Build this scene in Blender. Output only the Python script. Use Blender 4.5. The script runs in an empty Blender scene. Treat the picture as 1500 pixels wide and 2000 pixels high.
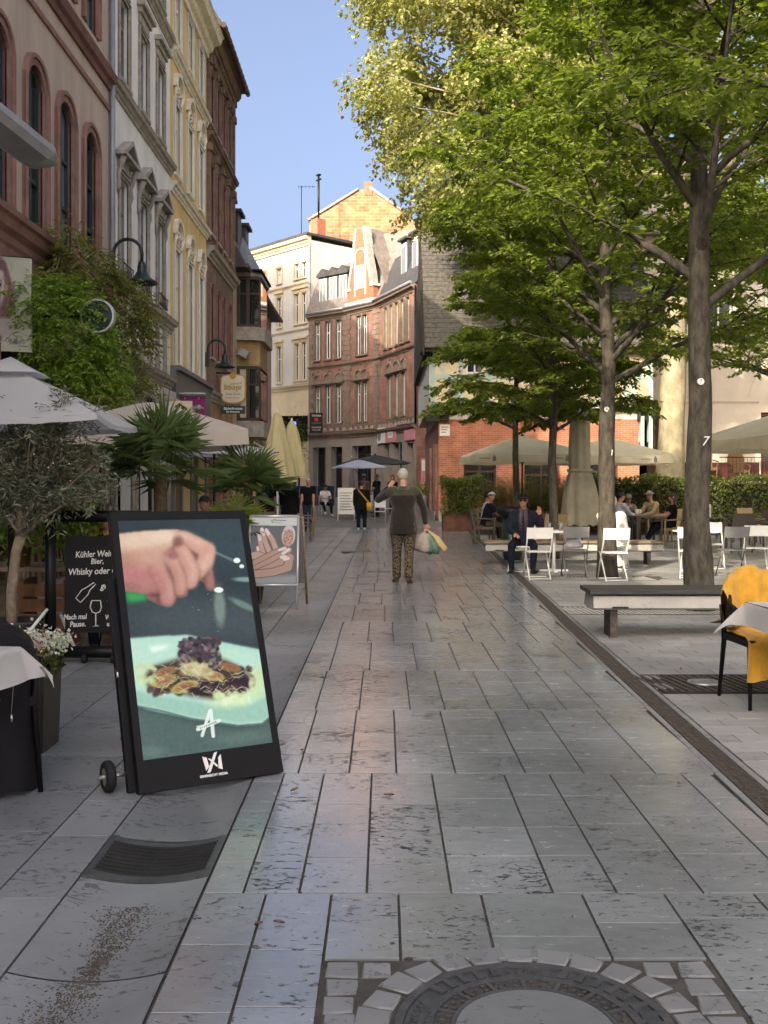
import bpy, bmesh, math, random
import numpy as np
from mathutils import Vector, Matrix
R = math.radians
rnd = random.Random(7)
SC = bpy.context.scene
COL = SC.collection

# ---------------------------------------------------------------- camera
FPX, CAMH, HOR = 2000.0, 1.5, 950.0          # focal length and horizon in photo pixels (1500 x 2000)
cd = bpy.data.cameras.new('camera'); cam = bpy.data.objects.new('camera', cd); COL.objects.link(cam)
cd.sensor_fit = 'VERTICAL'; cd.sensor_height = 36.0; cd.lens = 36.0 * FPX / 2000.0
cd.shift_y = -(1000.0 - HOR) / 2000.0
cd.clip_start = 0.05; cd.clip_end = 3000
cam.location = (0, 0, CAMH); cam.rotation_euler = (R(90), 0, 0)
SC.camera = cam
# ---------------------------------------------------------------- sky, sun, exposure
SUN_AZ, SUN_EL = R(30), R(28)                # the light travels towards +Y, turned 30 degrees to +X
w = bpy.data.worlds.new('World'); SC.world = w; w.use_nodes = True
nt = w.node_tree; bg = nt.nodes['Background']
sky = nt.nodes.new('ShaderNodeTexSky'); sky.sky_type = 'NISHITA'; sky.sun_disc = False
sky.sun_elevation = SUN_EL; sky.sun_rotation = SUN_AZ + math.pi
sky.air_density = 0.5; sky.dust_density = 10.0; sky.ozone_density = 0.6
nt.links.new(sky.outputs[0], bg.inputs[0]); bg.inputs[1].default_value = 0.15
sd = bpy.data.lights.new('sun', 'SUN'); sun = bpy.data.objects.new('sun', sd); COL.objects.link(sun)
sd.energy = 2.0; sd.angle = R(0.55); sd.color = (1.0, 0.86, 0.66)
LD = Vector((math.sin(SUN_AZ) * math.cos(SUN_EL), math.cos(SUN_AZ) * math.cos(SUN_EL), -math.sin(SUN_EL)))
sun.rotation_euler = LD.to_track_quat('-Z', 'Y').to_euler(); sun.location = (-40, -60, 60)
vs = SC.view_settings
vs.view_transform = 'Standard'; vs.look = 'None'; vs.exposure = 1.8; vs.gamma = 1.0; vs.use_curve_mapping = False
SC.cycles.max_bounces = 8; SC.cycles.diffuse_bounces = 5; SC.cycles.glossy_bounces = 3
SC.cycles.transmission_bounces = 4; SC.cycles.transparent_max_bounces = 6
SC.cycles.caustics_reflective = False; SC.cycles.caustics_refractive = False

def gz(y):                                   # the street climbs a little beyond 37 m
    return min(max(y - 37.0, 0.0) * 0.035, 0.8)
def G(x, y):                                 # photo pixel -> point of the flat ground
    Y = CAMH * FPX / (y - HOR); return Vector(((x - 750) / FPX * Y, Y, 0))
def P(x, y, Y):                              # photo pixel at a known distance
    return Vector(((x - 750) / FPX * Y, Y, CAMH - (y - HOR) / FPX * Y))

# ---------------------------------------------------------------- materials
MATS = {}
def mat(name, col, rough=.7, spec=.4, metal=0., var=.18, vs_=2.5, bump=0., bs=30., col2=None, emit=None, det=4., coord='Object', stretch=(1, 1, 1), alpha=None, sheen=0):
    m = bpy.data.materials.new(name); m.use_nodes = True; n = m.node_tree.nodes; l = m.node_tree.links
    b = n['Principled BSDF']; b.inputs['Roughness'].default_value = rough
    b.inputs['Specular IOR Level'].default_value = spec; b.inputs['Metallic'].default_value = metal
    if sheen: b.inputs['Sheen Weight'].default_value = sheen
    tc = n.new('ShaderNodeTexCoord'); mp = n.new('ShaderNodeMapping'); mp.inputs['Scale'].default_value = stretch
    l.new(tc.outputs[coord], mp.inputs[0])
    if var or col2:
        t = n.new('ShaderNodeTexNoise'); t.inputs['Scale'].default_value = vs_; t.inputs['Detail'].default_value = det; t.inputs['Roughness'].default_value = .65
        l.new(mp.outputs[0], t.inputs[0])
        r = n.new('ShaderNodeValToRGB'); r.color_ramp.elements[0].position = .3; r.color_ramp.elements[1].position = .7
        c2 = col2 if col2 else tuple(c * (1 - var) for c in col); c1 = col if col2 else tuple(min(1, c * (1 + var)) for c in col)
        r.color_ramp.elements[0].color = (*c2, 1); r.color_ramp.elements[1].color = (*c1, 1)
        l.new(t.outputs[0], r.inputs[0]); l.new(r.outputs[0], b.inputs['Base Color'])
    else: b.inputs['Base Color'].default_value = (*col, 1)
    if bump:
        t2 = n.new('ShaderNodeTexNoise'); t2.inputs['Scale'].default_value = bs; t2.inputs['Detail'].default_value = 5; l.new(mp.outputs[0], t2.inputs[0])
        bp = n.new('ShaderNodeBump'); bp.inputs['Strength'].default_value = bump; bp.inputs['Distance'].default_value = .02
        l.new(t2.outputs[0], bp.inputs['Height']); l.new(bp.outputs[0], b.inputs['Normal'])
    if emit: b.inputs['Emission Color'].default_value = (*emit[:3], 1); b.inputs['Emission Strength'].default_value = emit[3]
    MATS[name] = m
    return m
def brickmat(name, c1, c2, mortar, bw=.25, bh=.075, rough=.85, msize=.008, axis='XZ', bump=.4, var=.5):
    m = bpy.data.materials.new(name); m.use_nodes = True; n = m.node_tree.nodes; l = m.node_tree.links
    b = n['Principled BSDF']; b.inputs['Roughness'].default_value = rough; b.inputs['Specular IOR Level'].default_value = .25
    g = n.new('ShaderNodeTexCoord'); sp = n.new('ShaderNodeSeparateXYZ'); cb = n.new('ShaderNodeCombineXYZ')
    l.new(g.outputs['Object'], sp.inputs[0])
    l.new(sp.outputs[{'X': 0, 'Y': 1}[axis[0]]], cb.inputs[0]); l.new(sp.outputs[2], cb.inputs[1])
    t = n.new('ShaderNodeTexBrick'); t.inputs['Scale'].default_value = 1; t.inputs['Brick Width'].default_value = bw; t.inputs['Row Height'].default_value = bh
    t.inputs['Mortar Size'].default_value = msize; t.inputs['Bias'].default_value = 0; t.inputs['Mortar Smooth'].default_value = .3
    t.inputs['Color1'].default_value = (*c1, 1); t.inputs['Color2'].default_value = (*c2, 1); t.inputs['Mortar'].default_value = (*mortar, 1)
    l.new(cb.outputs[0], t.inputs[0])
    ns = n.new('ShaderNodeTexNoise'); ns.inputs['Scale'].default_value = 1.3; ns.inputs['Detail'].default_value = 6; l.new(g.outputs['Object'], ns.inputs[0])
    mr = n.new('ShaderNodeMapRange'); mr.inputs[1].default_value = .3; mr.inputs[2].default_value = .7; mr.inputs[3].default_value = 1 - var * .6; mr.inputs[4].default_value = 1 + var * .5
    l.new(ns.outputs[0], mr.inputs[0])
    mx = n.new('ShaderNodeVectorMath'); mx.operation = 'SCALE'; l.new(t.outputs[0], mx.inputs[0]); l.new(mr.outputs[0], mx.inputs['Scale'])
    l.new(mx.outputs[0], b.inputs['Base Color'])
    bp = n.new('ShaderNodeBump'); bp.inputs['Strength'].default_value = bump; bp.inputs['Distance'].default_value = .01; bp.invert = True
    l.new(t.outputs[1], bp.inputs['Height']); l.new(bp.outputs[0], b.inputs['Normal'])
    MATS[name] = m; return m
def leafmat(name, c1, c2, trans=.45, rough=.45):
    m = bpy.data.materials.new(name); m.use_nodes = True; n = m.node_tree.nodes; l = m.node_tree.links
    b = n['Principled BSDF']; b.inputs['Roughness'].default_value = rough; b.inputs['Specular IOR Level'].default_value = .35
    a = n.new('ShaderNodeAttribute'); a.attribute_name = 'cv'
    r = n.new('ShaderNodeValToRGB'); r.color_ramp.elements[0].color = (*c1, 1); r.color_ramp.elements[1].color = (*c2, 1)
    l.new(a.outputs['Fac'], r.inputs[0]); l.new(r.outputs[0], b.inputs['Base Color'])
    tr = n.new('ShaderNodeBsdfTranslucent'); vm = n.new('ShaderNodeVectorMath'); vm.operation = 'MULTIPLY'; vm.inputs[1].default_value = (1.25, 1.3, .6)
    l.new(r.outputs[0], vm.inputs[0]); l.new(vm.outputs[0], tr.inputs[0])
    mx = n.new('ShaderNodeMixShader'); mx.inputs[0].default_value = trans
    l.new(b.outputs[0], mx.inputs[1]); l.new(tr.outputs[0], mx.inputs[2]); l.new(mx.outputs[0], n['Material Output'].inputs[0])
    MATS[name] = m; return m
def vcolmat(name, rough=.5, emit=0., spec=.4):
    m = bpy.data.materials.new(name); m.use_nodes = True; n = m.node_tree.nodes; l = m.node_tree.links
    b = n['Principled BSDF']; b.inputs['Roughness'].default_value = rough; b.inputs['Specular IOR Level'].default_value = spec
    a = n.new('ShaderNodeAttribute'); a.attribute_name = 'pic'
    if emit:
        b.inputs['Base Color'].default_value = (.01, .01, .012, 1)
        l.new(a.outputs['Color'], b.inputs['Emission Color']); b.inputs['Emission Strength'].default_value = emit
    else: l.new(a.outputs['Color'], b.inputs['Base Color'])
    MATS[name] = m; return m
def glassmat(name, tint=(.02, .025, .03), rough=.03):
    m = bpy.data.materials.new(name); m.use_nodes = True
    b = m.node_tree.nodes['Principled BSDF']; b.inputs['Base Color'].default_value = (*tint, 1); b.inputs['Roughness'].default_value = rough; b.inputs['Specular IOR Level'].default_value = .8
    MATS[name] = m; return m

# ---------------------------------------------------------------- mesh builder
class MB:
    def __init__(s, xf=None): s.v = []; s.f = []; s.m = []; s.sm = []; s.xf = xf
    def V(s, p):
        s.v.append(tuple(s.xf(p)) if s.xf else tuple(p)); return len(s.v) - 1
    def F(s, ids, m=0, smooth=False): s.f.append(tuple(ids)); s.m.append(m); s.sm.append(smooth)
    def poly(s, pts, m=0): s.F([s.V(p) for p in pts], m)
    def box(s, a, b, m=0, rot=None, c=None):
        x0, y0, z0 = a; x1, y1, z1 = b
        pts = [(x0, y0, z0), (x1, y0, z0), (x1, y1, z0), (x0, y1, z0), (x0, y0, z1), (x1, y0, z1), (x1, y1, z1), (x0, y1, z1)]
        if rot is not None:
            c = Vector(c if c else ((x0 + x1) / 2, (y0 + y1) / 2, (z0 + z1) / 2)); pts = [c + rot @ (Vector(p) - c) for p in pts]
        i = [s.V(p) for p in pts]
        for q in ((0, 3, 2, 1), (4, 5, 6, 7), (0, 1, 5, 4), (1, 2, 6, 5), (2, 3, 7, 6), (3, 0, 4, 7)): s.F([i[k] for k in q], m)
        return s
    def cbox(s, c, d, m=0, rz=0, rot=None):
        rot = rot if rot is not None else (Matrix.Rotation(rz, 3, 'Z') if rz else None)
        return s.box([c[k] - d[k] / 2 for k in range(3)], [c[k] + d[k] / 2 for k in range(3)], m, rot, c)
    def slab(s, x0, x1, y0, y1, z, t=.05, ch=.004, m=0, zs=(0, 0, 0, 0)):       # chamfered stone
        c = [(x0, y0), (x1, y0), (x1, y1), (x0, y1)]; ci = [(x0 + ch, y0 + ch), (x1 - ch, y0 + ch), (x1 - ch, y1 - ch), (x0 + ch, y1 - ch)]
        a = [s.V((p[0], p[1], z + zs[k])) for k, p in enumerate(ci)]; b = [s.V((p[0], p[1], z - ch + zs[k])) for k, p in enumerate(c)]; d = [s.V((p[0], p[1], z - t)) for p in c]
        s.F(a, m)
        for k in range(4):
            j = (k + 1) % 4; s.F((b[k], b[j], a[j], a[k]), m); s.F((d[k], d[j], b[j], b[k]), m)
        return s
    def tube(s, pts, rad, n=8, m=0, caps=True, ref=None, smooth=True):
        pts = [Vector(p) for p in pts]; k = len(pts)
        if not hasattr(rad, '__len__'): rad = [rad] * k
        rings = []; prev = None
        for i, p in enumerate(pts):
            t = (pts[min(i + 1, k - 1)] - pts[max(i - 1, 0)]).normalized()
            if ref is not None: u = Vector(ref)
            elif prev is not None: u = prev
            else: u = Vector((1, 0, 0)) if abs(t.x) < .8 else Vector((0, 1, 0))
            u = (u - t * u.dot(t)); u = u.normalized() if u.length > 1e-5 else t.orthogonal().normalized()
            prev = u; w_ = t.cross(u); r = rad[i]; rx, ry = (r if hasattr(r, '__len__') else (r, r))
            rings.append([s.V(p + u * (rx * math.cos(2 * math.pi * j / n)) + w_ * (ry * math.sin(2 * math.pi * j / n))) for j in range(n)])
        for i in range(k - 1):
            for j in range(n): s.F((rings[i][j], rings[i][(j + 1) % n], rings[i + 1][(j + 1) % n], rings[i + 1][j]), m, smooth)
        if caps: s.F(rings[0][::-1], m); s.F(rings[-1], m)
        return s
    def lathe(s, prof, n=16, c=(0, 0, 0), m=0, smooth=True, sq=None):
        rings = []
        for r, z in prof:
            ring = []
            for j in range(n):
                a = 2 * math.pi * (j + .5) / n; x, y = math.cos(a), math.sin(a)
                ring.append(s.V((c[0] + r * x, c[1] + r * y, c[2] + z)))
            rings.append(ring)
        for i in range(len(prof) - 1):
            for j in range(n): s.F((rings[i][j], rings[i][(j + 1) % n], rings[i + 1][(j + 1) % n], rings[i + 1][j]), m, smooth)
        s.F(rings[0][::-1], m); s.F(rings[-1], m); return s
    def prism(s, pts, e, m=0):                    # polygon pts (3d) extruded by vector e
        e = Vector(e); a = [s.V(Vector(p)) for p in pts]; b = [s.V(Vector(p) + e) for p in pts]
        s.F(a[::-1], m); s.F(b, m)
        for k in range(len(pts)): j = (k + 1) % len(pts); s.F((a[k], a[j], b[j], b[k]), m)
        return s
    def strip(s, inner, outer, d0, d1, m=0, closed=False):   # facade surround between two outlines (u,v) from depth d0 to d1
        n = len(inner); I0 = [s.V((p[0], d1, p[1])) for p in inner]; O0 = [s.V((p[0], d1, p[1])) for p in outer]
        I1 = [s.V((p[0], d0, p[1])) for p in inner]; O1 = [s.V((p[0], d0, p[1])) for p in outer]
        for k in range(n if closed else n - 1):
            j = (k + 1) % n
            s.F((I0[k], I0[j], O0[j], O0[k]), m); s.F((O0[k], O0[j], O1[j], O1[k]), m); s.F((I1[k], I1[j], I0[j], I0[k]), m)
        if not closed:
            for k in (0, n - 1): s.F((I0[k], O0[k], O1[k], I1[k]), m)
        return s
    def grid(s, fn, nu, nv, m=0, smooth=True):
        ids = [[s.V(fn(i / nu, j / nv)) for i in range(nu + 1)] for j in range(nv + 1)]
        for j in range(nv):
            for i in range(nu): s.F((ids[j][i], ids[j][i + 1], ids[j + 1][i + 1], ids[j + 1][i]), m, smooth)
        return s
    def build(s, name, mats, parent=None, world=True, cv=None):
        me = bpy.data.meshes.new(name); vv = s.v
        if parent is not None and world:
            inv = rootmat(parent).inverted(); vv = [tuple(inv @ Vector(p)) for p in s.v]
        me.from_pydata(vv, [], s.f)
        for mm in (mats if isinstance(mats, (list, tuple)) else [mats]): me.materials.append(MATS[mm] if isinstance(mm, str) else mm)
        me.polygons.foreach_set('material_index', s.m); me.polygons.foreach_set('use_smooth', s.sm)
        if cv is not None:
            at = me.attributes.new('cv', 'FLOAT', 'POINT'); at.data.foreach_set('value', np.full(len(s.v), cv, 'f') if np.isscalar(cv) else np.asarray(cv, 'f'))
        me.update()
        o = bpy.data.objects.new(name, me); COL.objects.link(o)
        if parent is not None: o.parent = parent
        return o
ROOT = {}
def rootmat(o):
    M_ = Matrix.Identity(4)
    while o is not None:
        M_ = Matrix.LocRotScale(o.location, o.rotation_euler, o.scale) @ M_; o = o.parent
    return M_
def tag(o, label, cat, group=None, kind=None):
    if label: o['label'] = label
    if cat: o['category'] = cat
    if group: o['group'] = group
    if kind: o['kind'] = kind
    return o
def thing(name, label, cat, loc=(0, 0, 0), rz=0, group=None):
    o = bpy.data.objects.new(name, None); COL.objects.link(o); o.empty_display_size = .2
    o.location = loc; o.rotation_euler = (0, 0, rz); return tag(o, label, cat, group)
def copy_tree(o, parent=None, loc=None, rz=None, label=None, group=None, scale=None):
    c = o.copy(); COL.objects.link(c); c.parent = parent
    if loc is not None: c.location = loc
    if rz is not None: c.rotation_euler = (0, 0, rz)
    if scale is not None: c.scale = (scale,) * 3
    if label: c['label'] = label
    if group: c['group'] = group
    for ch in list(o.children): copy_tree(ch, c)
    return c
def raw(name, V, F, m, parent=None, cv=None, smooth=False, world=True, pic=None):     # numpy mesh: V (n,3), F (k,3|4)
    V = np.asarray(V, 'f'); F = np.asarray(F, 'i')
    if parent is not None and world:
        inv = np.array(rootmat(parent).inverted()); V = (V @ inv[:3, :3].T + inv[:3, 3]).astype('f')
    me = bpy.data.meshes.new(name); k = F.shape[1]
    me.vertices.add(len(V)); me.vertices.foreach_set('co', V.ravel())
    me.loops.add(F.size); me.loops.foreach_set('vertex_index', F.ravel())
    me.polygons.add(len(F)); me.polygons.foreach_set('loop_start', np.arange(len(F), dtype='i') * k)
    me.polygons.foreach_set('use_smooth', np.full(len(F), smooth))
    me.materials.append(MATS[m] if isinstance(m, str) else m)
    if cv is not None: a = me.attributes.new('cv', 'FLOAT', 'POINT'); a.data.foreach_set('value', np.asarray(cv, 'f'))
    if pic is not None: a = me.color_attributes.new('pic', 'FLOAT_COLOR', 'POINT'); a.data.foreach_set('color', np.asarray(pic, 'f').ravel())
    me.update(calc_edges=True); me.validate()
    o = bpy.data.objects.new(name, me); COL.objects.link(o)
    if parent is not None: o.parent = parent
    return o
def text(s, size, pos, xdir, ydir, m, parent, name='lettering', align='CENTER', ext=.001, bold=0., sx=1., shear=0.):
    c = bpy.data.curves.new('t', 'FONT'); c.body = s; c.size = size; c.align_x = align; c.align_y = 'CENTER'; c.extrude = ext; c.offset = bold; c.shear = shear; c.resolution_u = 3
    o = bpy.data.objects.new('t', c); COL.objects.link(o); dg = bpy.context.evaluated_depsgraph_get()
    me = bpy.data.meshes.new_from_object(o.evaluated_get(dg)); bpy.data.objects.remove(o); bpy.data.curves.remove(c)
    x = Vector(xdir).normalized(); y = Vector(ydir).normalized(); z = x.cross(y)
    M_ = Matrix(((x.x * sx, y.x, z.x, pos[0]), (x.y * sx, y.y, z.y, pos[1]), (x.z * sx, y.z, z.z, pos[2]), (0, 0, 0, 1)))
    if parent is not None: M_ = rootmat(parent).inverted() @ M_
    me.transform(M_); me.materials.clear(); me.materials.append(MATS[m]); me.name = name
    ob = bpy.data.objects.new(name, me); COL.objects.link(ob); ob.parent = parent; return ob
# ---------------------------------------------------------------- palette
def stonemat(name, base, pit=.5, rough=(.3, .55), streak=(1, 3, 1), scale=9., dark=.25):
    m = bpy.data.materials.new(name); m.use_nodes = True; n = m.node_tree.nodes; l = m.node_tree.links
    b = n['Principled BSDF']; b.inputs['Specular IOR Level'].default_value = .9 if name == 'travertine' else .5
    if name == 'travertine': b.inputs['Coat Roughness'].default_value = .2; b.inputs['Coat IOR'].default_value = 1.6
    g = n.new('ShaderNodeNewGeometry'); a = n.new('ShaderNodeAttribute'); a.attribute_name = 'cv'
    off = n.new('ShaderNodeVectorMath'); off.operation = 'MULTIPLY_ADD'; off.inputs[1].default_value = (1, 1, 1)
    cmb = n.new('ShaderNodeCombineXYZ'); mu = n.new('ShaderNodeMath'); mu.operation = 'MULTIPLY'; mu.inputs[1].default_value = 57.0
    l.new(a.outputs['Fac'], mu.inputs[0]); l.new(mu.outputs[0], cmb.inputs[0]); l.new(mu.outputs[0], cmb.inputs[2])
    l.new(g.outputs['Position'], off.inputs[0]); l.new(cmb.outputs[0], off.inputs[2])
    mp = n.new('ShaderNodeMapping'); mp.inputs['Scale'].default_value = streak; l.new(off.outputs[0], mp.inputs[0])
    # pits of the travertine: short streaky holes
    t1 = n.new('ShaderNodeTexNoise'); t1.inputs['Scale'].default_value = scale; t1.inputs['Detail'].default_value = 7; t1.inputs['Roughness'].default_value = .72; t1.inputs['Distortion'].default_value = .6; l.new(mp.outputs[0], t1.inputs[0])
    t3 = n.new('ShaderNodeTexNoise'); t3.inputs['Scale'].default_value = 2.2; t3.inputs['Detail'].default_value = 3; l.new(off.outputs[0], t3.inputs[0])
    th = n.new('ShaderNodeMapRange'); th.inputs[1].default_value = .35; th.inputs[2].default_value = .7; th.inputs[3].default_value = .64; th.inputs[4].default_value = .525; l.new(t3.outputs[0], th.inputs[0])
    sb = n.new('ShaderNodeMath'); sb.operation = 'SUBTRACT'; l.new(t1.outputs[0], sb.inputs[0]); l.new(th.outputs[0], sb.inputs[1])
    pm = n.new('ShaderNodeMapRange'); pm.inputs[1].default_value = 0; pm.inputs[2].default_value = .016; l.new(sb.outputs[0], pm.inputs[0])
    ps = n.new('ShaderNodeMath'); ps.operation = 'MULTIPLY'; ps.inputs[1].default_value = pit; l.new(pm.outputs[0], ps.inputs[0])
    # cloudy tone
    t2 = n.new('ShaderNodeTexNoise'); t2.inputs['Scale'].default_value = 11; t2.inputs['Detail'].default_value = 8; t2.inputs['Roughness'].default_value = .7; l.new(mp.outputs[0], t2.inputs[0])
    r = n.new('ShaderNodeValToRGB'); r.color_ramp.elements[0].position = .28; r.color_ramp.elements[1].position = .75
    r.color_ramp.elements[0].color = (*[c * .86 for c in base], 1); r.color_ramp.elements[1].color = (*[c * 1.1 for c in base], 1); l.new(t2.outputs[0], r.inputs[0])
    cvr = n.new('ShaderNodeMapRange'); cvr.inputs[3].default_value = .88; cvr.inputs[4].default_value = 1.12; l.new(a.outputs['Fac'], cvr.inputs[0])
    sc_ = n.new('ShaderNodeVectorMath'); sc_.operation = 'SCALE'; l.new(r.outputs[0], sc_.inputs[0]); l.new(cvr.outputs[0], sc_.inputs['Scale'])
    # grime at large scale
    t4 = n.new('ShaderNodeTexNoise'); t4.inputs['Scale'].default_value = .7; t4.inputs['Detail'].default_value = 5; l.new(g.outputs['Position'], t4.inputs[0])
    gr = n.new('ShaderNodeMapRange'); gr.inputs[1].default_value = .35; gr.inputs[2].default_value = .65; gr.inputs[3].default_value = .7; gr.inputs[4].default_value = 1.15; l.new(t4.outputs[0], gr.inputs[0])
    sc2 = n.new('ShaderNodeVectorMath'); sc2.operation = 'SCALE'; l.new(sc_.outputs[0], sc2.inputs[0]); l.new(gr.outputs[0], sc2.inputs['Scale'])
    mx = n.new('ShaderNodeMix'); mx.data_type = 'RGBA'; l.new(ps.outputs[0], mx.inputs[0]); l.new(sc2.outputs[0], mx.inputs[6]); mx.inputs[7].default_value = (*[c * dark for c in base], 1)
    l.new(mx.outputs[2], b.inputs['Base Color'])
    rr = n.new('ShaderNodeMapRange'); rr.inputs[1].default_value = .3; rr.inputs[2].default_value = .7; rr.inputs[3].default_value = rough[0]; rr.inputs[4].default_value = rough[1]; l.new(t2.outputs[0], rr.inputs[0])
    ra = n.new('ShaderNodeMath'); ra.operation = 'MULTIPLY_ADD'; ra.inputs[1].default_value = .3; l.new(ps.outputs[0], ra.inputs[0]); l.new(rr.outputs[0], ra.inputs[2]); l.new(ra.outputs[0], b.inputs['Roughness'])
    if name == 'travertine':                                  # polished between the holes only
        cw = n.new('ShaderNodeMapRange'); cw.inputs[3].default_value = .38; cw.inputs[4].default_value = 0; l.new(pm.outputs[0], cw.inputs[0]); l.new(cw.outputs[0], b.inputs['Coat Weight'])
        sw = n.new('ShaderNodeMapRange'); sw.inputs[3].default_value = .85; sw.inputs[4].default_value = .1; l.new(pm.outputs[0], sw.inputs[0]); l.new(sw.outputs[0], b.inputs['Specular IOR Level'])
    bp = n.new('ShaderNodeBump'); bp.inputs['Strength'].default_value = .55; bp.inputs['Distance'].default_value = .006; bp.invert = True; l.new(ps.outputs[0], bp.inputs['Height'])
    t5 = n.new('ShaderNodeTexNoise'); t5.inputs['Scale'].default_value = 60; t5.inputs['Detail'].default_value = 4; l.new(off.outputs[0], t5.inputs[0])
    bp2 = n.new('ShaderNodeBump'); bp2.inputs['Strength'].default_value = .12; bp2.inputs['Distance'].default_value = .004; l.new(t5.outputs[0], bp2.inputs['Height']); l.new(bp.outputs[0], bp2.inputs['Normal'])
    l.new(bp2.outputs[0], b.inputs['Normal']); MATS[name] = m
stonemat('travertine', (.262, .282, .297), .97, (.13, .30), (1, 2.1, 1), 22., .16)
stonemat('slab_grey', (.24, .253, .262), .7, (.26, .42), (1, 2, 1), 17.)
stonemat('paver', (.285, .287, .28), .35, (.55, .8), (1, 1, 1), 14., .45)
stonemat('sett', (.25, .258, .262), .5, (.3, .55), (1, 1, 1), 20.)
stonemat('concrete_slab', (.42, .41, .38), .3, (.6, .85), (1, 1, 1), 9., .5)
mat('mortar', (.075, .07, .062), .9, .2, var=.35, vs_=9, bump=.4, bs=60)
mat('ground', (.13, .125, .115), .85, .3, var=.3, vs_=1.5, bump=.2, bs=30)
mat('street_far', (.16, .155, .145), .6, .4, var=.25, vs_=2.5, bump=.3, bs=12)
mat('cast_iron', (.085, .088, .092), .4, .5, .3, var=.3, vs_=14, bump=.25, bs=120)
mat('iron_dark', (.028, .028, .028), .7, .3, .2, var=.3)
mat('steel_rust', (.095, .08, .07), .6, .4, .5, var=.5, vs_=25, bump=.3, bs=90)
mat('dirt', (.10, .088, .07), .95, .1, var=.5, vs_=18, bump=.6, bs=70)
mat('black_metal', (.005, .005, .006), .45, .22, 0., var=.2)
mat('black_plastic', (.006, .006, .007), .5, .25, var=.2)
mat('lamp_green', (.014, .024, .021), .4, .5, .2, var=.2)
mat('steel', (.55, .56, .57), .35, .5, .9, var=.1)
mat('alu', (.52, .53, .54), .38, .5, .6, var=.08)
mat('white_paint', (.72, .72, .69), .45, .45, var=.08, vs_=6)
mat('grey_paint', (.16, .165, .165), .5, .4, var=.12)
mat('rubber', (.012, .012, .013), .75, .3, var=.2)
mat('pink_plaster', (.51, .405, .325), .9, .2, var=.2, vs_=1.6, bump=.15, bs=45, stretch=(1, 1, .16), det=8)
mat('red_sandstone', (.19, .10, .088), .85, .25, var=.25, vs_=3, bump=.2, bs=30)
mat('red_sandstone_light', (.28, .16, .135), .85, .25, var=.22, vs_=3, bump=.2, bs=30)
mat('white_plaster', (.80, .78, .74), .9, .2, var=.13, vs_=1.8, bump=.08, bs=50, stretch=(1, 1, .3))
mat('grey_stone_trim', (.34, .31, .27), .85, .25, var=.3, vs_=5, bump=.25, bs=30)
mat('yellow_plaster', (.70, .52, .235), .9, .2, var=.16, vs_=1.8, bump=.1, bs=50, stretch=(1, 1, .15), det=8)
mat('pale_trim', (.72, .68, .58), .85, .25, var=.2, vs_=6, bump=.25, bs=30)
mat('cream_plaster', (.62, .52, .34), .9, .2, var=.1, vs_=1., bump=.1, bs=40)
mat('far_white_plaster', (.56, .54, .49), .9, .2, var=.07, vs_=.8)
mat('house_cream', (.54, .485, .41), .9, .2, var=.1, vs_=.9, bump=.08, bs=40)
mat('green_window', (.022, .055, .052), .5, .4, var=.15)
mat('white_window', (.68, .68, .65), .5, .4, var=.08)
mat('grey_window', (.22, .23, .24), .55, .4, var=.12)
mat('brown_window', (.045, .028, .018), .5, .4, var=.25)
mat('maroon_door', (.075, .022, .018), .5, .4, var=.2)
mat('grey_fascia', (.13, .135, .14), .55, .4, var=.15)
mat('zinc', (.27, .28, .29), .5, .5, .4, var=.2, vs_=3)
mat('gutter_brown', (.12, .075, .05), .55, .4, .2, var=.3)
mat('roof_slate', (.055, .055, .058), .6, .4, var=.35, vs_=4)
mat('slate_tile', (.10, .092, .078), .7, .4, var=.5, vs_=7, bump=.3, bs=30)
mat('roof_tile', (.16, .14, .12), .75, .3, var=.3, vs_=3)
mat('orange_brick', (.34, .13, .075), .85, .2, var=.2, vs_=6)
mat('chimney_brick', (.36, .13, .08), .85, .2, var=.3, vs_=9)
mat('timber_mint', (.36, .47, .42), .7, .3, var=.14, vs_=5)
mat('timber_dark', (.03, .026, .022), .8, .3, var=.3)
mat('mint_boards', (.52, .56, .53), .7, .3, var=.12, vs_=4)
mat('wood_bench', (.05, .05, .045), .7, .35, var=.4, vs_=6, bump=.4, bs=25, stretch=(.4, 6, 6))
mat('wood_grey', (.22, .17, .12), .75, .3, var=.35, vs_=6, bump=.3, bs=25, stretch=(.4, 5, 5))
mat('wood_brown', (.16, .08, .04), .7, .3, var=.35, vs_=6, bump=.3, bs=25)
mat('wicker_grey', (.13, .115, .095), .8, .3, var=.45, vs_=60, bump=.8, bs=90, stretch=(1, 1, 3))
mat('wicker_tan', (.36, .27, .15), .8, .3, var=.4, vs_=60, bump=.8, bs=90, stretch=(1, 1, 3))
mat('rattan', (.15, .085, .04), .75, .3, var=.5, vs_=50, bump=.8, bs=80)
mat('cushion', (.5, .49, .46), .95, .1, var=.1)
mat('cloth_white', (.72, .72, .72), .9, .15, var=.05, vs_=3, bump=.15, bs=9)
mat('cloth_mustard', (.5, .275, .035), .95, .1, var=.22, vs_=9, bump=.9, bs=9, sheen=.2)
mat('cloth_black', (.009, .009, .012), .8, .25, var=.3, vs_=5, bump=.35, bs=10)
mat('canvas_white', (.58, .59, .60), .85, .2, var=.05, vs_=1.2, bump=.12, bs=5)
mat('canvas_beige', (.56, .51, .45), .88, .2, var=.09, vs_=1.4, bump=.15, bs=6)
mat('canvas_cream', (.76, .71, .54), .88, .2, var=.1, vs_=1.4, bump=.2, bs=6)
mat('canvas_yellow', (.74, .66, .38), .88, .2, var=.1, vs_=2, bump=.2, bs=6)
mat('canvas_dark', (.05, .055, .062), .85, .2, var=.15)
mat('canvas_lilac', (.60, .62, .78), .85, .2, var=.06)
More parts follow.
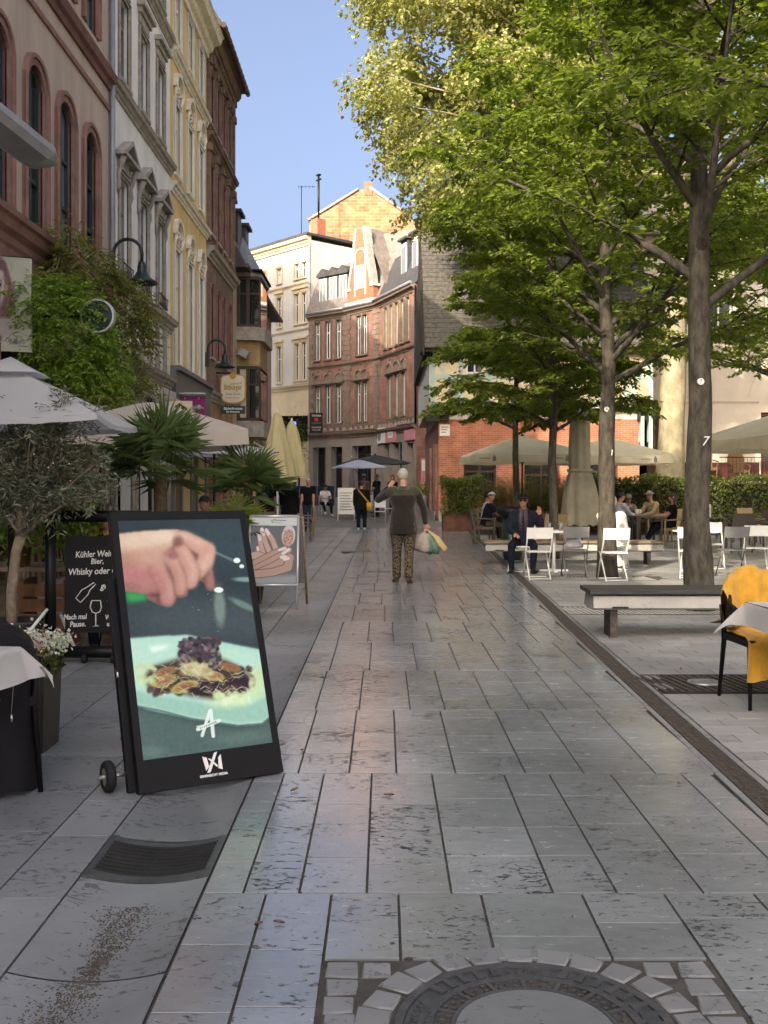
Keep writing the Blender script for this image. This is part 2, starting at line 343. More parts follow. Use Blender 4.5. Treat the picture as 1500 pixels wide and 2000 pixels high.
mat('canvas_closed', (.60, .56, .43), .9, .2, var=.18, vs_=2.5, bump=.4, bs=9)
mat('awning_cloth', (.58, .57, .53), .88, .2, var=.1, vs_=3)
mat('corten', (.13, .065, .04), .75, .3, .2, var=.35, vs_=4, bump=.2, bs=40)
mat('planter_dark', (.030, .028, .026), .5, .4, var=.2, vs_=3)
mat('soil', (.03, .022, .015), .95, .1, var=.4, vs_=30)
mat('pot_grey', (.3, .31, .3), .6, .4, var=.2)
mat('bark_dark', (.10, .09, .07), .9, .2, col2=(.026, .023, .019), vs_=15, bump=.9, bs=16, stretch=(1, 1, .35))
mat('bark_plane', (.36, .315, .20), .85, .2, col2=(.10, .09, .06), vs_=2.0, bump=.3, bs=12, stretch=(1, 1, .6), det=8)
mat('bark_olive', (.23, .19, .14), .9, .2, var=.35, vs_=12, bump=.6, bs=25)
mat('bark_palm', (.09, .065, .04), .95, .1, var=.5, vs_=25, bump=1., bs=40)
mat('vine_stem', (.16, .11, .075), .9, .2, var=.3)
leafmat('leaf_hornbeam', (.10, .145, .026), (.265, .325, .062), .55)
leafmat('leaf_plane', (.20, .215, .075), (.42, .42, .18), .5)
leafmat('leaf_wisteria', (.11, .19, .025), (.30, .42, .065), .4)
leafmat('leaf_wisteria_dull', (.11, .13, .03), (.28, .28, .08), .35)
leafmat('leaf_hedge', (.045, .075, .013), (.17, .20, .04), .3)
leafmat('leaf_bamboo', (.09, .085, .025), (.21, .19, .06), .35)
leafmat('leaf_olive', (.08, .095, .06), (.26, .28, .2), .15, .5)
leafmat('leaf_palm', (.04, .07, .022), (.12, .17, .055), .2, .4)
leafmat('leaf_palm_light', (.12, .16, .03), (.26, .30, .07), .35, .45)
leafmat('petal_white', (.55, .58, .55), (.75, .76, .72), .3)
leafmat('petal_pink', (.30, .08, .16), (.62, .28, .36), .3)
leafmat('petal_lilac', (.22, .16, .34), (.5, .42, .62), .3)
glassmat('glass'); glassmat('glass_dark', (.012, .013, .015), .06); glassmat('glass_pale', (.20, .21, .21), .08)
glassmat('glass_cream', (.55, .5, .36), .2)
mat('interior_dark', (.012, .011, .010), .9, .1, var=.3)
mat('print_black', (.012, .012, .014), .6, .3, var=0)
mat('print_white', (.78, .78, .76), .6, .3, var=0)
mat('chalk', (.62, .63, .60), .95, .1, var=.2, vs_=60)
mat('print_gold', (.42, .25, .04), .5, .4, var=.1)
mat('print_brown', (.10, .045, .02), .6, .3, var=0)
mat('print_red', (.5, .03, .04), .6, .3, var=0)
mat('print_grey', (.2, .2, .21), .6, .3, var=0)
mat('sign_cream', (.70, .63, .45), .4, .4, var=.06)
mat('sign_white', (.70, .68, .62), .45, .4, var=.06)
mat('sign_magenta', (.24, .01, .13), .45, .4, var=.08)
mat('sign_green', (.008, .032, .032), .4, .5, var=.1)
mat('sign_pink', (.55, .22, .27), .5, .4, var=.1)
mat('sign_rim', (.46, .29, .07), .45, .4, .2, var=.1)
mat('blue_lamp', (.05, .05, .4), .4, emit=(.08, .1, 1.0, 3.0), var=0)
mat('warm_lamp', (.6, .4, .1), .4, emit=(1.0, .6, .12, 2.0), var=0)
vcolmat('screen_picture', .12, .33); vcolmat('poster', .45)
for cn in ('canvas_cream', 'canvas_yellow', 'canvas_closed', 'canvas_beige', 'canvas_white', 'canvas_lilac', 'cloth_white', 'awning_cloth'):     # thin cloth lets light through
    n_ = MATS[cn].node_tree.nodes; l_ = MATS[cn].node_tree.links; rp = [q for q in n_ if q.type == 'VALTORGB'][0]; tr = n_.new('ShaderNodeBsdfTranslucent'); l_.new(rp.outputs[0], tr.inputs[0]); mx = n_.new('ShaderNodeMixShader'); mx.inputs[0].default_value = .4
    l_.new(n_['Principled BSDF'].outputs[0], mx.inputs[1]); l_.new(tr.outputs[0], mx.inputs[2]); l_.new(mx.outputs[0], n_['Material Output'].inputs[0])
# people
mat('skin', (.42, .22, .15), .55, .35, var=.12, vs_=12); mat('skin_tan', (.34, .17, .11), .55, .35, var=.12, vs_=12)
mat('hair_white', (.42, .39, .35), .75, .3, var=.25, vs_=60, bump=.6, bs=120); mat('hair_brown', (.055, .03, .018), .6, .4, var=.4, vs_=50, bump=.6, bs=120)
mat('hair_blond', (.22, .13, .06), .6, .4, var=.4, vs_=50, bump=.6, bs=120); mat('hair_red', (.25, .02, .02), .6, .4, var=.3, vs_=40); mat('hair_dark', (.014, .011, .01), .5, .4, var=.3, vs_=40); mat('hair_grey', (.2, .19, .18), .7, .3, var=.3, vs_=50)
mat('fleece_dark', (.020, .016, .013), .95, .1, var=.35, vs_=5, bump=.3, bs=14, sheen=.3); mat('fleece_olive', (.050, .047, .032), .95, .1, var=.25, vs_=6, bump=.3, bs=14, sheen=.3)
m_ = mat('camo', (.10, .085, .055), .95, .1, col2=(.018, .015, .011), vs_=38, det=2.5, bump=.25, bs=16)
r_ = [n for n in m_.node_tree.nodes if n.type == 'VALTORGB'][0].color_ramp
r_.interpolation = 'CONSTANT'; r_.elements[0].position = 0; r_.elements[1].position = .56; r_.elements[0].color = (.016, .013, .010, 1); r_.elements[1].color = (.125, .115, .08, 1)
for ps_, cc in ((.42, (.055, .042, .026, 1)), (.49, (.115, .09, .058, 1))): e_ = r_.elements.new(ps_); e_.color = cc
mat('navy', (.010, .012, .022), .9, .15, var=.3, vs_=6, bump=.3, bs=14); mat('black_cloth', (.007, .007, .008), .9, .15, var=.3, vs_=6, bump=.3, bs=14)
mat('jeans', (.025, .035, .06), .9, .15, var=.3, vs_=9); mat('jeans_dark', (.008, .010, .018), .9, .15, var=.3, vs_=9)
mat('olive_cloth', (.07, .06, .042), .9, .15, var=.2, vs_=9); mat('white_cloth', (.66, .66, .63), .9, .15, var=.06, vs_=6, bump=.25, bs=9)
mat('lilac_cloth', (.5, .48, .52), .9, .15, var=.08); mat('tan_cloth', (.34, .26, .15), .9, .15, var=.15, vs_=8); mat('check_cloth', (.3, .27, .27), .9, .15, col2=(.09, .09, .1), vs_=45)
mat('scarf', (.06, .05, .06), .95, .1, var=.4, vs_=20); mat('shoe_black', (.012, .012, .012), .6, .3, var=.2); mat('shoe_white', (.6, .6, .58), .6, .3, var=.1); mat('shoe_brown', (.045, .032, .018), .6, .3, var=.2)
mat('cap_white', (.7, .7, .7), .8, .2, var=.05); mat('cap_blue', (.3, .5, .6), .8, .2, var=.1); mat('hat_tan', (.30, .26, .19), .9, .1, var=.15); mat('bag_yellow', (.55, .30, .01), .5, .4, var=.1)
mat('bag_paper', (.34, .29, .24), .75, .3, var=.25, vs_=9, bump=.5, bs=14); mat('bag_green', (.02, .07, .055), .3, .5, col2=(.12, .2, .16), vs_=9, bump=.4, bs=12); mat('bag_yellowgreen', (.34, .33, .12), .35, .5, col2=(.5, .28, .13), vs_=2.4, bump=.3, bs=12)
# ================================================================ GROUND
def struct(name, mb, m):
    o = mb.build(name, m); o['kind'] = 'structure'; return o
g = MB()
ys = [-60, 37, 60, 900]
for i in range(3):
    z0, z1 = gz(ys[i]) - .06, gz(ys[i + 1]) - .06
    g.poly([(-700, ys[i], z0), (700, ys[i], z0), (700, ys[i + 1], z1), (-700, ys[i + 1], z1)])
ground = struct('ground', g, 'ground')

CH = [(-5, 1.5), (4.9, 1.82), (8, 1.91), (11, 2.01), (15, 2.17), (24, 2.50), (37, 2.95), (60, 3.4)]      # centre line of the slot channel
def chx(y): return float(np.interp(y, [c[0] for c in CH], [c[1] for c in CH]))
PIECES = {}
def lay(parent, name, m, slabs, limit=300):
    """slabs: list of (x0,x1,y0,y1,z); the nearest 'limit' become objects, the rest one joined part"""
    slabs.sort(key=lambda s: (s[2] + s[3]) / 2 + abs((s[0] + s[1]) / 2) * .25)
    rest = MB(); rcv = []
    for k, (x0, x1, y0, y1, z) in enumerate(slabs):
        c = rnd.random(); zs = [rnd.uniform(-.0006, .0006) for _ in range(4)]
        if k < limit:
            b = MB(); b.slab(x0, x1, y0, y1, z, .03, .0012, 0, zs); b.build(name, m, parent, cv=c)
        else:
            n0 = len(rest.v); rest.slab(x0, x1, y0, y1, z, .03, .0015, 0, zs); rcv += [c] * (len(rest.v) - n0)
    if rest.v: o = rest.build(name, m, parent, cv=rcv); o['kind'] = 'stuff'

# --- the street: rows of travertine slabs between gutter and slot channel
g = MB(); yy = [-3, 5, 10, 15, 20, 26, 37]
for a, b in zip(yy[:-1], yy[1:]): g.poly([(-.68, a, -.010), (chx(a), a, -.010), (chx(b), b, -.010), (-.68, b, -.010)])
pav = struct('pavement', g, 'mortar')
rows = [(2.26, 3.78), (3.78, 5.357), (5.357, 6.88), (6.88, 8.36), (8.36, 9.9), (9.9, 11.4), (11.4, 13.0), (13.0, 14.5)]
y = 14.5
while y < 36.4: rows.append((y, y + 1.52)); y += 1.52
fixed = {0: [-.434, -.193, .053, .356, .727, 1.03, 1.36], 1: [-.52, -.313, -.064, .249, .624, .86, 1.18, 1.55], 2: [-.45, -.183, .065, .374, .74, 1.046, 1.42]}
slabs = []
for ri, (y0, y1) in enumerate(rows):
    xr = chx((y0 + y1) / 2) - .108
    if ri in fixed: js = fixed[ri]
    else:
        js = []; x = -.67 + rnd.uniform(.15, .35)
        while x < xr - .15: js.append(x); x += rnd.uniform(.23, .40)
    xs = [-.67] + js + [xr]
    for a, b in zip(xs[:-1], xs[1:]):
        yb = y0; cuts = []
        while y1 - yb > .62: s_ = rnd.uniform(.27, .52); cuts.append((yb, yb + s_)); yb += s_
        cuts.append((yb, y1))
        for c0, c1 in cuts:
            if a < 1.03 - .02 and b > -.19 and c0 < 3.25:           # room for the setts round the manhole
                if c1 < 3.3: continue
                c0 = 3.255
            slabs.append((a + .0045, b - .0045, c0 + (.005 if c0 == y0 else .003), c1 - (.005 if c1 == y1 else .003), 0))
lay(pav, 'slab', 'travertine', slabs)
# --- setts round the manhole
MC = Vector((.42, 2.83)); MR = .392
g = MB(); g.poly([(-.18, 1.9, -.006), (1.03, 1.9, -.006), (1.03, 3.25, -.006), (-.18, 3.25, -.006)])
sett_bed = struct('sett_bed', g, 'mortar')
def stone(pts, z=0., t=.03):
    b = MB(); c = sum((Vector(p) for p in pts), Vector((0, 0))) / len(pts); n = len(pts)
    lo, mid, hi = [], [], []
    for p in pts:
        p = Vector(p); d = (c - p)
        lo.append(b.V((p.x, p.y, z - t))); q = p; mid.append(b.V((q.x, q.y, z - .006))); q = p + d * .10; hi.append(b.V((q.x, q.y, z + rnd.uniform(-.001, .002))))
    b.F(hi, 0, False)
    for k in range(n): j = (k + 1) % n; b.F((mid[k], mid[j], hi[j], hi[k]), 0, True); b.F((lo[k], lo[j], mid[j], mid[k]), 0)
    b.build('sett', 'sett', sett_bed, cv=rnd.random())
def jit(p, a=.007): return (p[0] + rnd.uniform(-a, a), p[1] + rnd.uniform(-a, a))
for k in range(26):                                             # ring of setts
    a0 = 2 * math.pi * k / 26; a1 = 2 * math.pi * (k + 1) / 26 - .035; w_ = rnd.uniform(.085, .105)
    r0 = MR + .018
    pts = [(MC.x + r * math.cos(a), MC.y + r * math.sin(a)) for r, a in ((r0, a0), (r0 + w_, a0), (r0 + w_, a1), (r0, a1))]
    stone([jit(p) for p in pts])
nx = 11; ny = 12
for i in range(nx):
    for j in range(ny):
        x0 = -.175 + i * .109; y0 = 1.955 + j * .1075
        if math.hypot(x0 + .05 - MC.x, y0 + .05 - MC.y) < MR + .15: continue
        w_ = rnd.uniform(.088, .1); h_ = rnd.uniform(.086, .098)
        stone([jit(p) for p in ((x0, y0), (x0 + w_, y0), (x0 + w_, y0 + h_), (x0, y0 + h_))])
# --- manhole cover
man = thing('manhole_cover', 'round cast iron manhole cover with a concrete filled plate set among small stone setts', 'manhole', (MC.x, MC.y, 0))
b = MB(); NS = 72
def ring(b, r0, r1, z0, z1=None, n=NS, m=0, zb=-.03):
    z1 = z0 if z1 is None else z1
    A = [[b.V((r * math.cos(2 * math.pi * k / n), r * math.sin(2 * math.pi * k / n), z)) for k in range(n)] for r, z in ((r0, zb), (r0, z0), (r1, z1), (r1, zb))]
    for q in range(3):
        for k in range(n): j = (k + 1) % n; b.F((A[q][k], A[q + 1][k], A[q + 1][j], A[q][j]), m)
ring(b, .368, MR, .003); b.build('frame_rim', 'cast_iron', man, False)
b = MB(); ring(b, .312, .366, -.004); b.build('frame_ring', 'cast_iron', man, False)
b = MB(); ring(b, .0, .311, -.012); b.build('cover_base', 'iron_dark', man, False)
b = MB(); ring(b, .285, .309, .001); b.build('cover_rim', 'cast_iron', man, False)
b = MB(); ring(b, .222, .234, .002); b.build('plate_rim', 'cast_iron', man, False)
b = MB(); ring(b, 0, .221, -.001, .0); b.build('concrete_plate', 'slab_grey', man, False, cv=.0)
for k in range(40):                                                # teeth of the frame
    a = 2 * math.pi * (k + .5) / 40
    if abs(((a - R(90) + math.pi) % (2 * math.pi)) - math.pi) < .17 or abs(((a - R(172) + math.pi) % (2 * math.pi)) - math.pi) < .42: continue
    b = MB(); u = Vector((math.cos(a), math.sin(a), 0)); t_ = Vector((-u.y, u.x, 0)); pts = []
    for s_, r in ((-.013, .316), (.013, .316), (.009, .368), (-.009, .368)): q = u * r + t_ * s_; pts.append((q.x, q.y, -.006))
    b.prism(pts, (0, 0, .0085)); b.build('tooth', 'cast_iron', man, False)
for k in range(16):                                                # spokes and studs of the ring of recesses
    a = 2 * math.pi * k / 16; u = Vector((math.cos(a), math.sin(a), 0)); t_ = Vector((-u.y, u.x, 0))
    b = MB(); b.prism([tuple(u * r + t_ * s_ + Vector((0, 0, -.012))) for s_, r in ((-.006, .232), (.006, .232), (.006, .287), (-.006, .287))], (0, 0, .0135)); b.build('spoke', 'cast_iron', man, False)
    b = MB(); a2 = a + math.pi / 16
    for dr, da in ((.246, -.1), (.246, .1), (.262, 0), (.274, -.11), (.274, .11)):
        q = (dr * math.cos(a2 + da), dr * math.sin(a2 + da), -.006); b.cbox(q, (.013, .010, .014), rz=a2)
    b.build('stud', 'cast_iron', man, False)
for s_, a0, rr, sz in (('EN124 DIN19584', 205, .339, .036), ('BEGU', 96, .341, .034), ('FERFER', 180, .297, .020)):
    st = 3.9 if sz > .035 else (4.4 if sz > .03 else 3.2)
    for k, ch in enumerate(s_):
        a = R(a0 - k * st)
        if ch == ' ': continue
        p_ = Vector((MC.x + rr * math.cos(a), MC.y + rr * math.sin(a), -.002 if sz > .03 else .002))
        text(ch, sz, p_, (math.sin(a), -math.cos(a), 0), (math.cos(a), math.sin(a), 0), 'cast_iron', man, 'letter', ext=.003, sx=.75)
b = MB(); b.lathe([(.006, 0), (.006, .004)], 10, (.02, .02, -.002)); b.build('lifting_hole', 'iron_dark', man, False)
# --- gutter: dished channel stones with a curved cast grate
gut = MB()
GX0, GX1 = -1.17, -.67
def dish(u): return -.001 - .030 * (1 - (2 * u - 1) ** 2)
gut.poly([(GX0, -3, -.045), (GX1, -3, -.045), (GX1, 40, -.045), (GX0, 40, -.045)])
gutter = struct('gutter', gut, 'mortar')
yb = 1.2; GR0, GR1 = 3.96, 4.38
while yb < 36:
    ln = .98 if yb < 12 else 2.0
    segs = [(yb, yb + ln)]
    if yb < GR0 < yb + ln: segs = [(yb, GR0 - .02)]; nxt = GR1 + .02
    else: nxt = yb + ln
    for a, c in segs:
        b = MB(); b.grid(lambda u, v: (GX0 + .006 + (GX1 - GX0 - .012) * u, a + .004 + (c - a - .008) * v, dish(u) + .0015), 12, 4)
        b.box((GX0 + .006, a + .004, -.05), (GX1 - .006, c - .004, -.036)); b.build('channel_stone', 'slab_grey', gutter, cv=rnd.random())
    yb = nxt
grate = thing('drain_grate', 'curved cast iron slot grate set into the dished gutter stones', 'drain grate', (-.92, 4.1, 0))
b = MB(); b.grid(lambda u, v: (GX0 + .01 + (GX1 - GX0 - .02) * u, GR0 + (GR1 - GR0) * v, dish(u) - .012), 12, 2); b.build('pit', 'iron_dark', grate)
nb = 10
for k in range(nb + 1):
    b = MB(); yc = GR0 + .02 + (GR1 - GR0 - .04) * k / nb; wd = .0115 if 0 < k < nb else .026
    b.grid(lambda u, v: (GX0 + .03 + (GX1 - GX0 - .06) * u, yc - wd + 2 * wd * v, dish(u) + .004), 14, 1)
    b.grid(lambda u, v: (GX0 + .03 + (GX1 - GX0 - .06) * u, yc - wd, dish(u) - .012 + .016 * v), 14, 1); b.build('bar', 'iron_dark' if 0 < k < nb else 'cast_iron', grate)
for xa, xb in ((GX0 + .004, GX0 + .034), (GX1 - .034, GX1 - .004)):
    b = MB(); b.box((xa, GR0 - .02, -.03), (xb, GR1 + .02, -.002 + .004)); b.build('grate_frame', 'cast_iron', grate)
for k in range(4):
    xx = GX0 + .15 + .08 * k; b = MB(); b.box((xx, GR0 + .03, dish((xx - GX0) / .5) - .01), (xx + .012, GR1 - .03, dish((xx - GX0) / .5) + .001)); b.build('cross_bar', 'iron_dark', grate)
# dirt trail in the dish
b = MB(); rr = random.Random(3)
for k in range(3600):
    t_ = rr.random(); yq = 2.3 + 1.42 * t_; xq = -.93 - .02 * math.sin(yq * 5) + rr.gauss(0, .018 + .03 * abs(math.sin(yq * 4.5 + 1)))
    z = dish((xq - GX0) / .5) + .002; s_ = rr.uniform(.0012, .0048); a = rr.random() * 6.3
    b.prism([(xq + s_ * math.cos(a + q), yq + s_ * 1.3 * math.sin(a + q), z) for q in (0, 1.9, 4.1)], (0, 0, rr.uniform(.0005, .0016)))
o = b.build('dirt', 'dirt'); o['kind'] = 'stuff'; tag(o, 'trail of brown dirt lying in the dished gutter', None)
# --- left strip of larger slabs
g = MB(); g.poly([(-5.6, -3, -.009), (GX0, -3, -.009), (GX0, 40, -.009), (-5.6, 40, -.009)])
side = struct('terrace_pavement', g, 'mortar')
slabs = []; xs = [-5.5, -5.0, -4.45, -4.0, -3.5, -2.95, -2.5, -2.0, -1.43, GX0]
for a, c in zip(xs[:-1], xs[1:]):
    y = 2.2 + rnd.uniform(0, .5)
    while y < 37.5: ln = rnd.uniform(.45, .95) * (1 if y < 16 else 2); slabs.append((a + .004, c - .004, y + .003, y + ln - .003, .0015)); y += ln
slabs = [s for s in slabs if s[0] > -.42 * s[3] - .6]
lay(side, 'slab', 'slab_grey', slabs)
# --- slot channel
g = MB()
for (a, xa), (b_, xb) in zip(CH[:-1], CH[1:]):
    g.poly([(xa - .11, a, -.004), (xa + .11, a, -.004), (xb + .11, b_, -.004), (xb - .11, b_, -.004)])
slot = struct('slot_channel', g, 'mortar')
for sgn, nm in ((-1, 'kerb_stone'), (1, 'kerb_stone')):
    y = 3.0
    while y < 34:
        ln = 1.0 if y < 12 else 2.0; b = MB(); xa, xb = chx(y), chx(y + ln); i0, i1 = .070, .104
        pts = [(xa + sgn * i0, y + .003, -.02), (xa + sgn * i1, y + .003, -.02), (xb + sgn * i1, y + ln - .003, -.02), (xb + sgn * i0, y + ln - .003, -.02)]
        b.prism(pts if sgn > 0 else pts[::-1], (0, 0, .022)); b.build(nm, 'slab_grey', slot, cv=rnd.random()); y += ln
y = 3.0; SLOT = 0
while y < 30:
    ln = .5 if y < 13 else 2.0; b = MB(); xa, xb = chx(y), chx(y + ln)
    n_ = 14 if y < 13 else 1
    if n_ > 1:
        for q in range(n_):
            t0, t1 = (q + .12) / n_, (q + .74) / n_; x0 = xa + (xb - xa) * t0; x1 = xa + (xb - xa) * t1
            b.prism([(x0 - .060, y + ln * t0, -.012), (x0 + .060, y + ln * t0, -.012), (x1 + .060, y + ln * t1, -.012), (x1 - .060, y + ln * t1, -.012)], (0, 0, .0125))
        for dx in (-.060, -.025, .012, .048): b.prism([(xa + dx, y + .004, -.012), (xa + dx + .012, y + .004, -.012), (xb + dx + .012, y + ln - .004, -.012), (xb + dx, y + ln - .004, -.012)], (0, 0, .0135))
    else: b.prism([(xa - .060, y + .004, -.012), (xa + .060, y + .004, -.012), (xb + .060, y + ln - .004, -.012), (xb - .060, y + ln - .004, -.012)], (0, 0, .0125))
    b.build('grating', 'steel_rust', slot); y += ln
# --- the square: small pavers right of the channel
g = MB()
for (a, xa), (b_, xb) in zip(CH[:-1], CH[1:]):
    if a < 37: g.poly([(xa + .11, a, -.008), (30, a, -.008), (30, min(b_, 37), -.008), (xb + .11, min(b_, 37), -.008)])
square = struct('square_paving', g, 'mortar')
TREES = [(3.85, 8.0), (3.84, 12.45), (3.67, 16.85), (3.52, 21.2), (3.3, 25.6)]
PITS = [(2.02, 3.9, 7.45, 8.15), (2.1, 4.5, 11.95, 12.75), (2.4, 4.4, 16.35, 17.1), (2.6, 4.3, 20.8, 21.5), (2.7, 4.1, 25.2, 25.9)]
slabs = []; y = 4.2; k = 0
while y < 31:
    h_ = .2 if y < 22 else .4; wd = .32 if y < 22 else .64; x = chx(y) + .12 + (wd / 2 if k % 2 else 0) * rnd.uniform(.8, 1.2)
    if k % 2: slabs.append((chx(y) + .124, x - .003, y + .003, y + h_ - .003, rnd.uniform(-.001, .001)))
    xmax = min(.40 * y + 1.2, 12)
    while x < xmax:
        wj = wd * rnd.uniform(.88, 1.12)
        if not any(p[0] - .1 < x + wj / 2 < p[1] + .1 and p[2] - .05 < y + h_ / 2 < p[3] + .05 for p in PITS):
            slabs.append((x + .003, x + wj - .003, y + .003, y + h_ - .003, rnd.uniform(-.001, .001)))
        x += wj
    y += h_; k += 1
lay(square, 'paver', 'paver', slabs)
# --- tree grates
for i, (x0, x1, y0, y1) in enumerate(PITS):
    x0 = max(x0, chx((y0 + y1) / 2) + .13)
    t = thing('tree_grate', ['slotted iron tree grate with a round ground light, by the white table', 'slotted iron tree grate reaching the trunk behind the concrete bench', 'slotted iron tree grate under the white folding chairs', 'slotted iron tree grate round the thin trunk beside the folded parasol', 'slotted iron tree grate round the thinnest trunk'][i], 'tree grate', ((x0 + x1) / 2, (y0 + y1) / 2, 0))
    b = MB(); b.box((x0, y0, -.02), (x1, y1, -.006)); b.build('pit', 'iron_dark', t)
    n_ = int((x1 - x0) / .062)
    for k in range(n_):
        xa = x0 + .02 + k * .062; sh = -.10 if i == 0 else -.05
        b = MB(); b.prism([(xa, y0 + .02, -.006), (xa + .034, y0 + .02, -.006), (xa + .034 + sh, y1 - .02, -.006), (xa + sh, y1 - .02, -.006)], (0, 0, .009)); b.build('bar', 'concrete_slab' if i else 'steel_rust', t, cv=.1)
    for ya, yb_ in ((y0, y0 + .025), (y1 - .025, y1)): b = MB(); b.box((x0, ya, -.006), (x1, yb_, .0035)); b.build('frame', 'iron_dark', t)
    if i == 0:
        b = MB(); b.lathe([(.13, 0), (.13, .010), (.105, .012), (.1, .009)], 28, (2.45, 7.82, 0)); b.build('ground_light', 'steel', t)
        b = MB(); b.lathe([(.098, .009), (.09, .0135)], 24, (2.45, 7.82, 0)); b.build('light_glass', 'glass_pale', t)
# --- small service covers further up the street
for i, (px, py, w_, d_) in enumerate(((695, 1077, .6, .5), (740, 1117, .32, .18))):
    p_ = G(px, py); t = thing('service_cover', ['flat dark service cover in the street behind the walking man', 'narrow dark service cover in the street near the walking man'][i], 'service cover', p_)
    b = MB(); b.cbox((p_.x, p_.y, .002), (w_, d_, .008)); b.build('lid', 'cast_iron', t)
    b = MB(); b.strip([(-w_ / 2, -d_ / 2), (w_ / 2, -d_ / 2), (w_ / 2, d_ / 2), (-w_ / 2, d_ / 2)], [(-w_ / 2 - .03, -d_ / 2 - .03), (w_ / 2 + .03, -d_ / 2 - .03), (w_ / 2 + .03, d_ / 2 + .03), (-w_ / 2 - .03, d_ / 2 + .03)], 0, .004, closed=True)
    b.v = [(v[0] + p_.x, v[2] + p_.y, v[1]) for v in b.v]; b.f = [f[::-1] for f in b.f]; b.build('frame', 'steel_rust', t)
# street beyond the slabs
g = MB()
for a, c in ((36.2, 37), (37, 60), (60, 80)):
    g.poly([(-30, a, gz(a) - .003), (12, a, gz(a) - .003), (12, c, gz(c) - .003), (-30, c, gz(c) - .003)])
struct('far_street', g, 'street_far')
# a few dropped leaves
for k, (px, py) in enumerate(((590, 1467), (1330, 1308), (575, 1545), (760, 1555), (1120, 1420), (690, 1240), (545, 1805), (505, 1808))):
    p_ = G(px, py); s_ = rnd.uniform(.018, .03); a = rnd.random() * 6; b = MB()
    b.grid(lambda u, v: (p_.x + s_ * ((u - .5) * 2 * math.cos(a) - (v - .5) * (1 - abs(2 * u - 1)) * 1.2 * math.sin(a)), p_.y + s_ * ((u - .5) * 2 * math.sin(a) + (v - .5) * (1 - abs(2 * u - 1)) * 1.2 * math.cos(a)), .004 + .006 * (2 * v - 1) ** 2 + .004 * u), 4, 2)
    tag(b.build('fallen_leaf', 'wood_brown'), 'small withered brown leaf lying on the paving', 'leaf', 'fallen leaves on the paving')
# ================================================================ BUILDINGS
class Fac:
    """a flat facade: (u along, d out of the wall, v up) -> world"""
    def __init__(s, O, udir, ndir): s.O = Vector(O); s.u = Vector(udir).normalized(); s.n = Vector(ndir).normalized()
    def __call__(s, p): return s.O + s.u * p[0] + s.n * p[1] + Vector((0, 0, p[2]))
    def mb(s): return MB(s)
def arch_pts(u0, u1, v0, v1, rise, n=8):
    """outline up the left jamb, over the arch, down the right jamb"""
    if rise <= 0: return [(u0, v0), (u0, v1), (u1, v1), (u1, v0)]
    w = u1 - u0; pts = [(u0, v0)]; vs_ = v1 - rise; r = (w * w / 4 + rise * rise) / (2 * rise); cv = v1 - r; cu = (u0 + u1) / 2; a0 = math.asin(min(1, w / 2 / r))
    for k in range(n + 1): a = -a0 + 2 * a0 * k / n; pts.append((cu + r * math.sin(a), cv + r * math.cos(a)))
    pts.append((u1, v0)); return pts
def wall(fac, u0, u1, v0, v1, ops, m, parent, depth=.22, name='wall', rm=None):
    """wall sheet with openings ops=(u0,u1,v0,v1,rise) and reveals"""
    b = fac.mb(); us = sorted({u0, u1, *[o[0] for o in ops], *[o[1] for o in ops]}); vv = sorted({v0, v1, *[o[2] for o in ops], *[o[3] for o in ops]})
    us = [u for u in us if u0 - 1e-6 <= u <= u1 + 1e-6]; vv = [v for v in vv if v0 - 1e-6 <= v <= v1 + 1e-6]
    for i in range(len(us) - 1):
        for j in range(len(vv) - 1):
            cu, cv = (us[i] + us[i + 1]) / 2, (vv[j] + vv[j + 1]) / 2
            if any(o[0] < cu < o[1] and o[2] < cv < o[3] for o in ops): continue
            b.poly([(us[i], 0, vv[j]), (us[i + 1], 0, vv[j]), (us[i + 1], 0, vv[j + 1]), (us[i], 0, vv[j + 1])])
    for o in ops:
        pts = arch_pts(*o[:5])
        if o[4] > 0:
            k = len(pts) // 2
            b.poly([(o[0], 0, o[3])] + [(p[0], 0, p[1]) for p in pts[1:k + 1]][::-1]); b.poly([(o[1], 0, o[3])] + [(p[0], 0, p[1]) for p in pts[k:-1]][::-1])
        q = pts + [pts[0]]
        for p, r in zip(q[:-1], q[1:]): b.poly([(p[0], 0, p[1]), (r[0], 0, r[1]), (r[0], -depth, r[1]), (p[0], -depth, p[1])], 1)
    return b.build(name, [m, rm or m], parent)
def off(pts, w, base=True):
    """outline grown outwards by w (keeps the sill level)"""
    c0 = pts[0][0]; c1 = pts[-1][0]; cu = (c0 + c1) / 2; vb = pts[0][1]; top = max(p[1] for p in pts); out = []
    for p in pts:
        su = -1 if p[0] < cu - 1e-4 else (1 if p[0] > cu + 1e-4 else 0)
        if p[1] == vb: out.append((p[0] + su * w, p[1])); continue
        fx = abs(p[0] - cu) / max(1e-6, (c1 - c0) / 2)
        out.append((p[0] + su * w * (1 if fx > .98 else fx), p[1] + w * (1 if len(pts) == 4 else max(0, 1 - fx ** 4) ** .5 if fx < 1 else 0)))
    return out
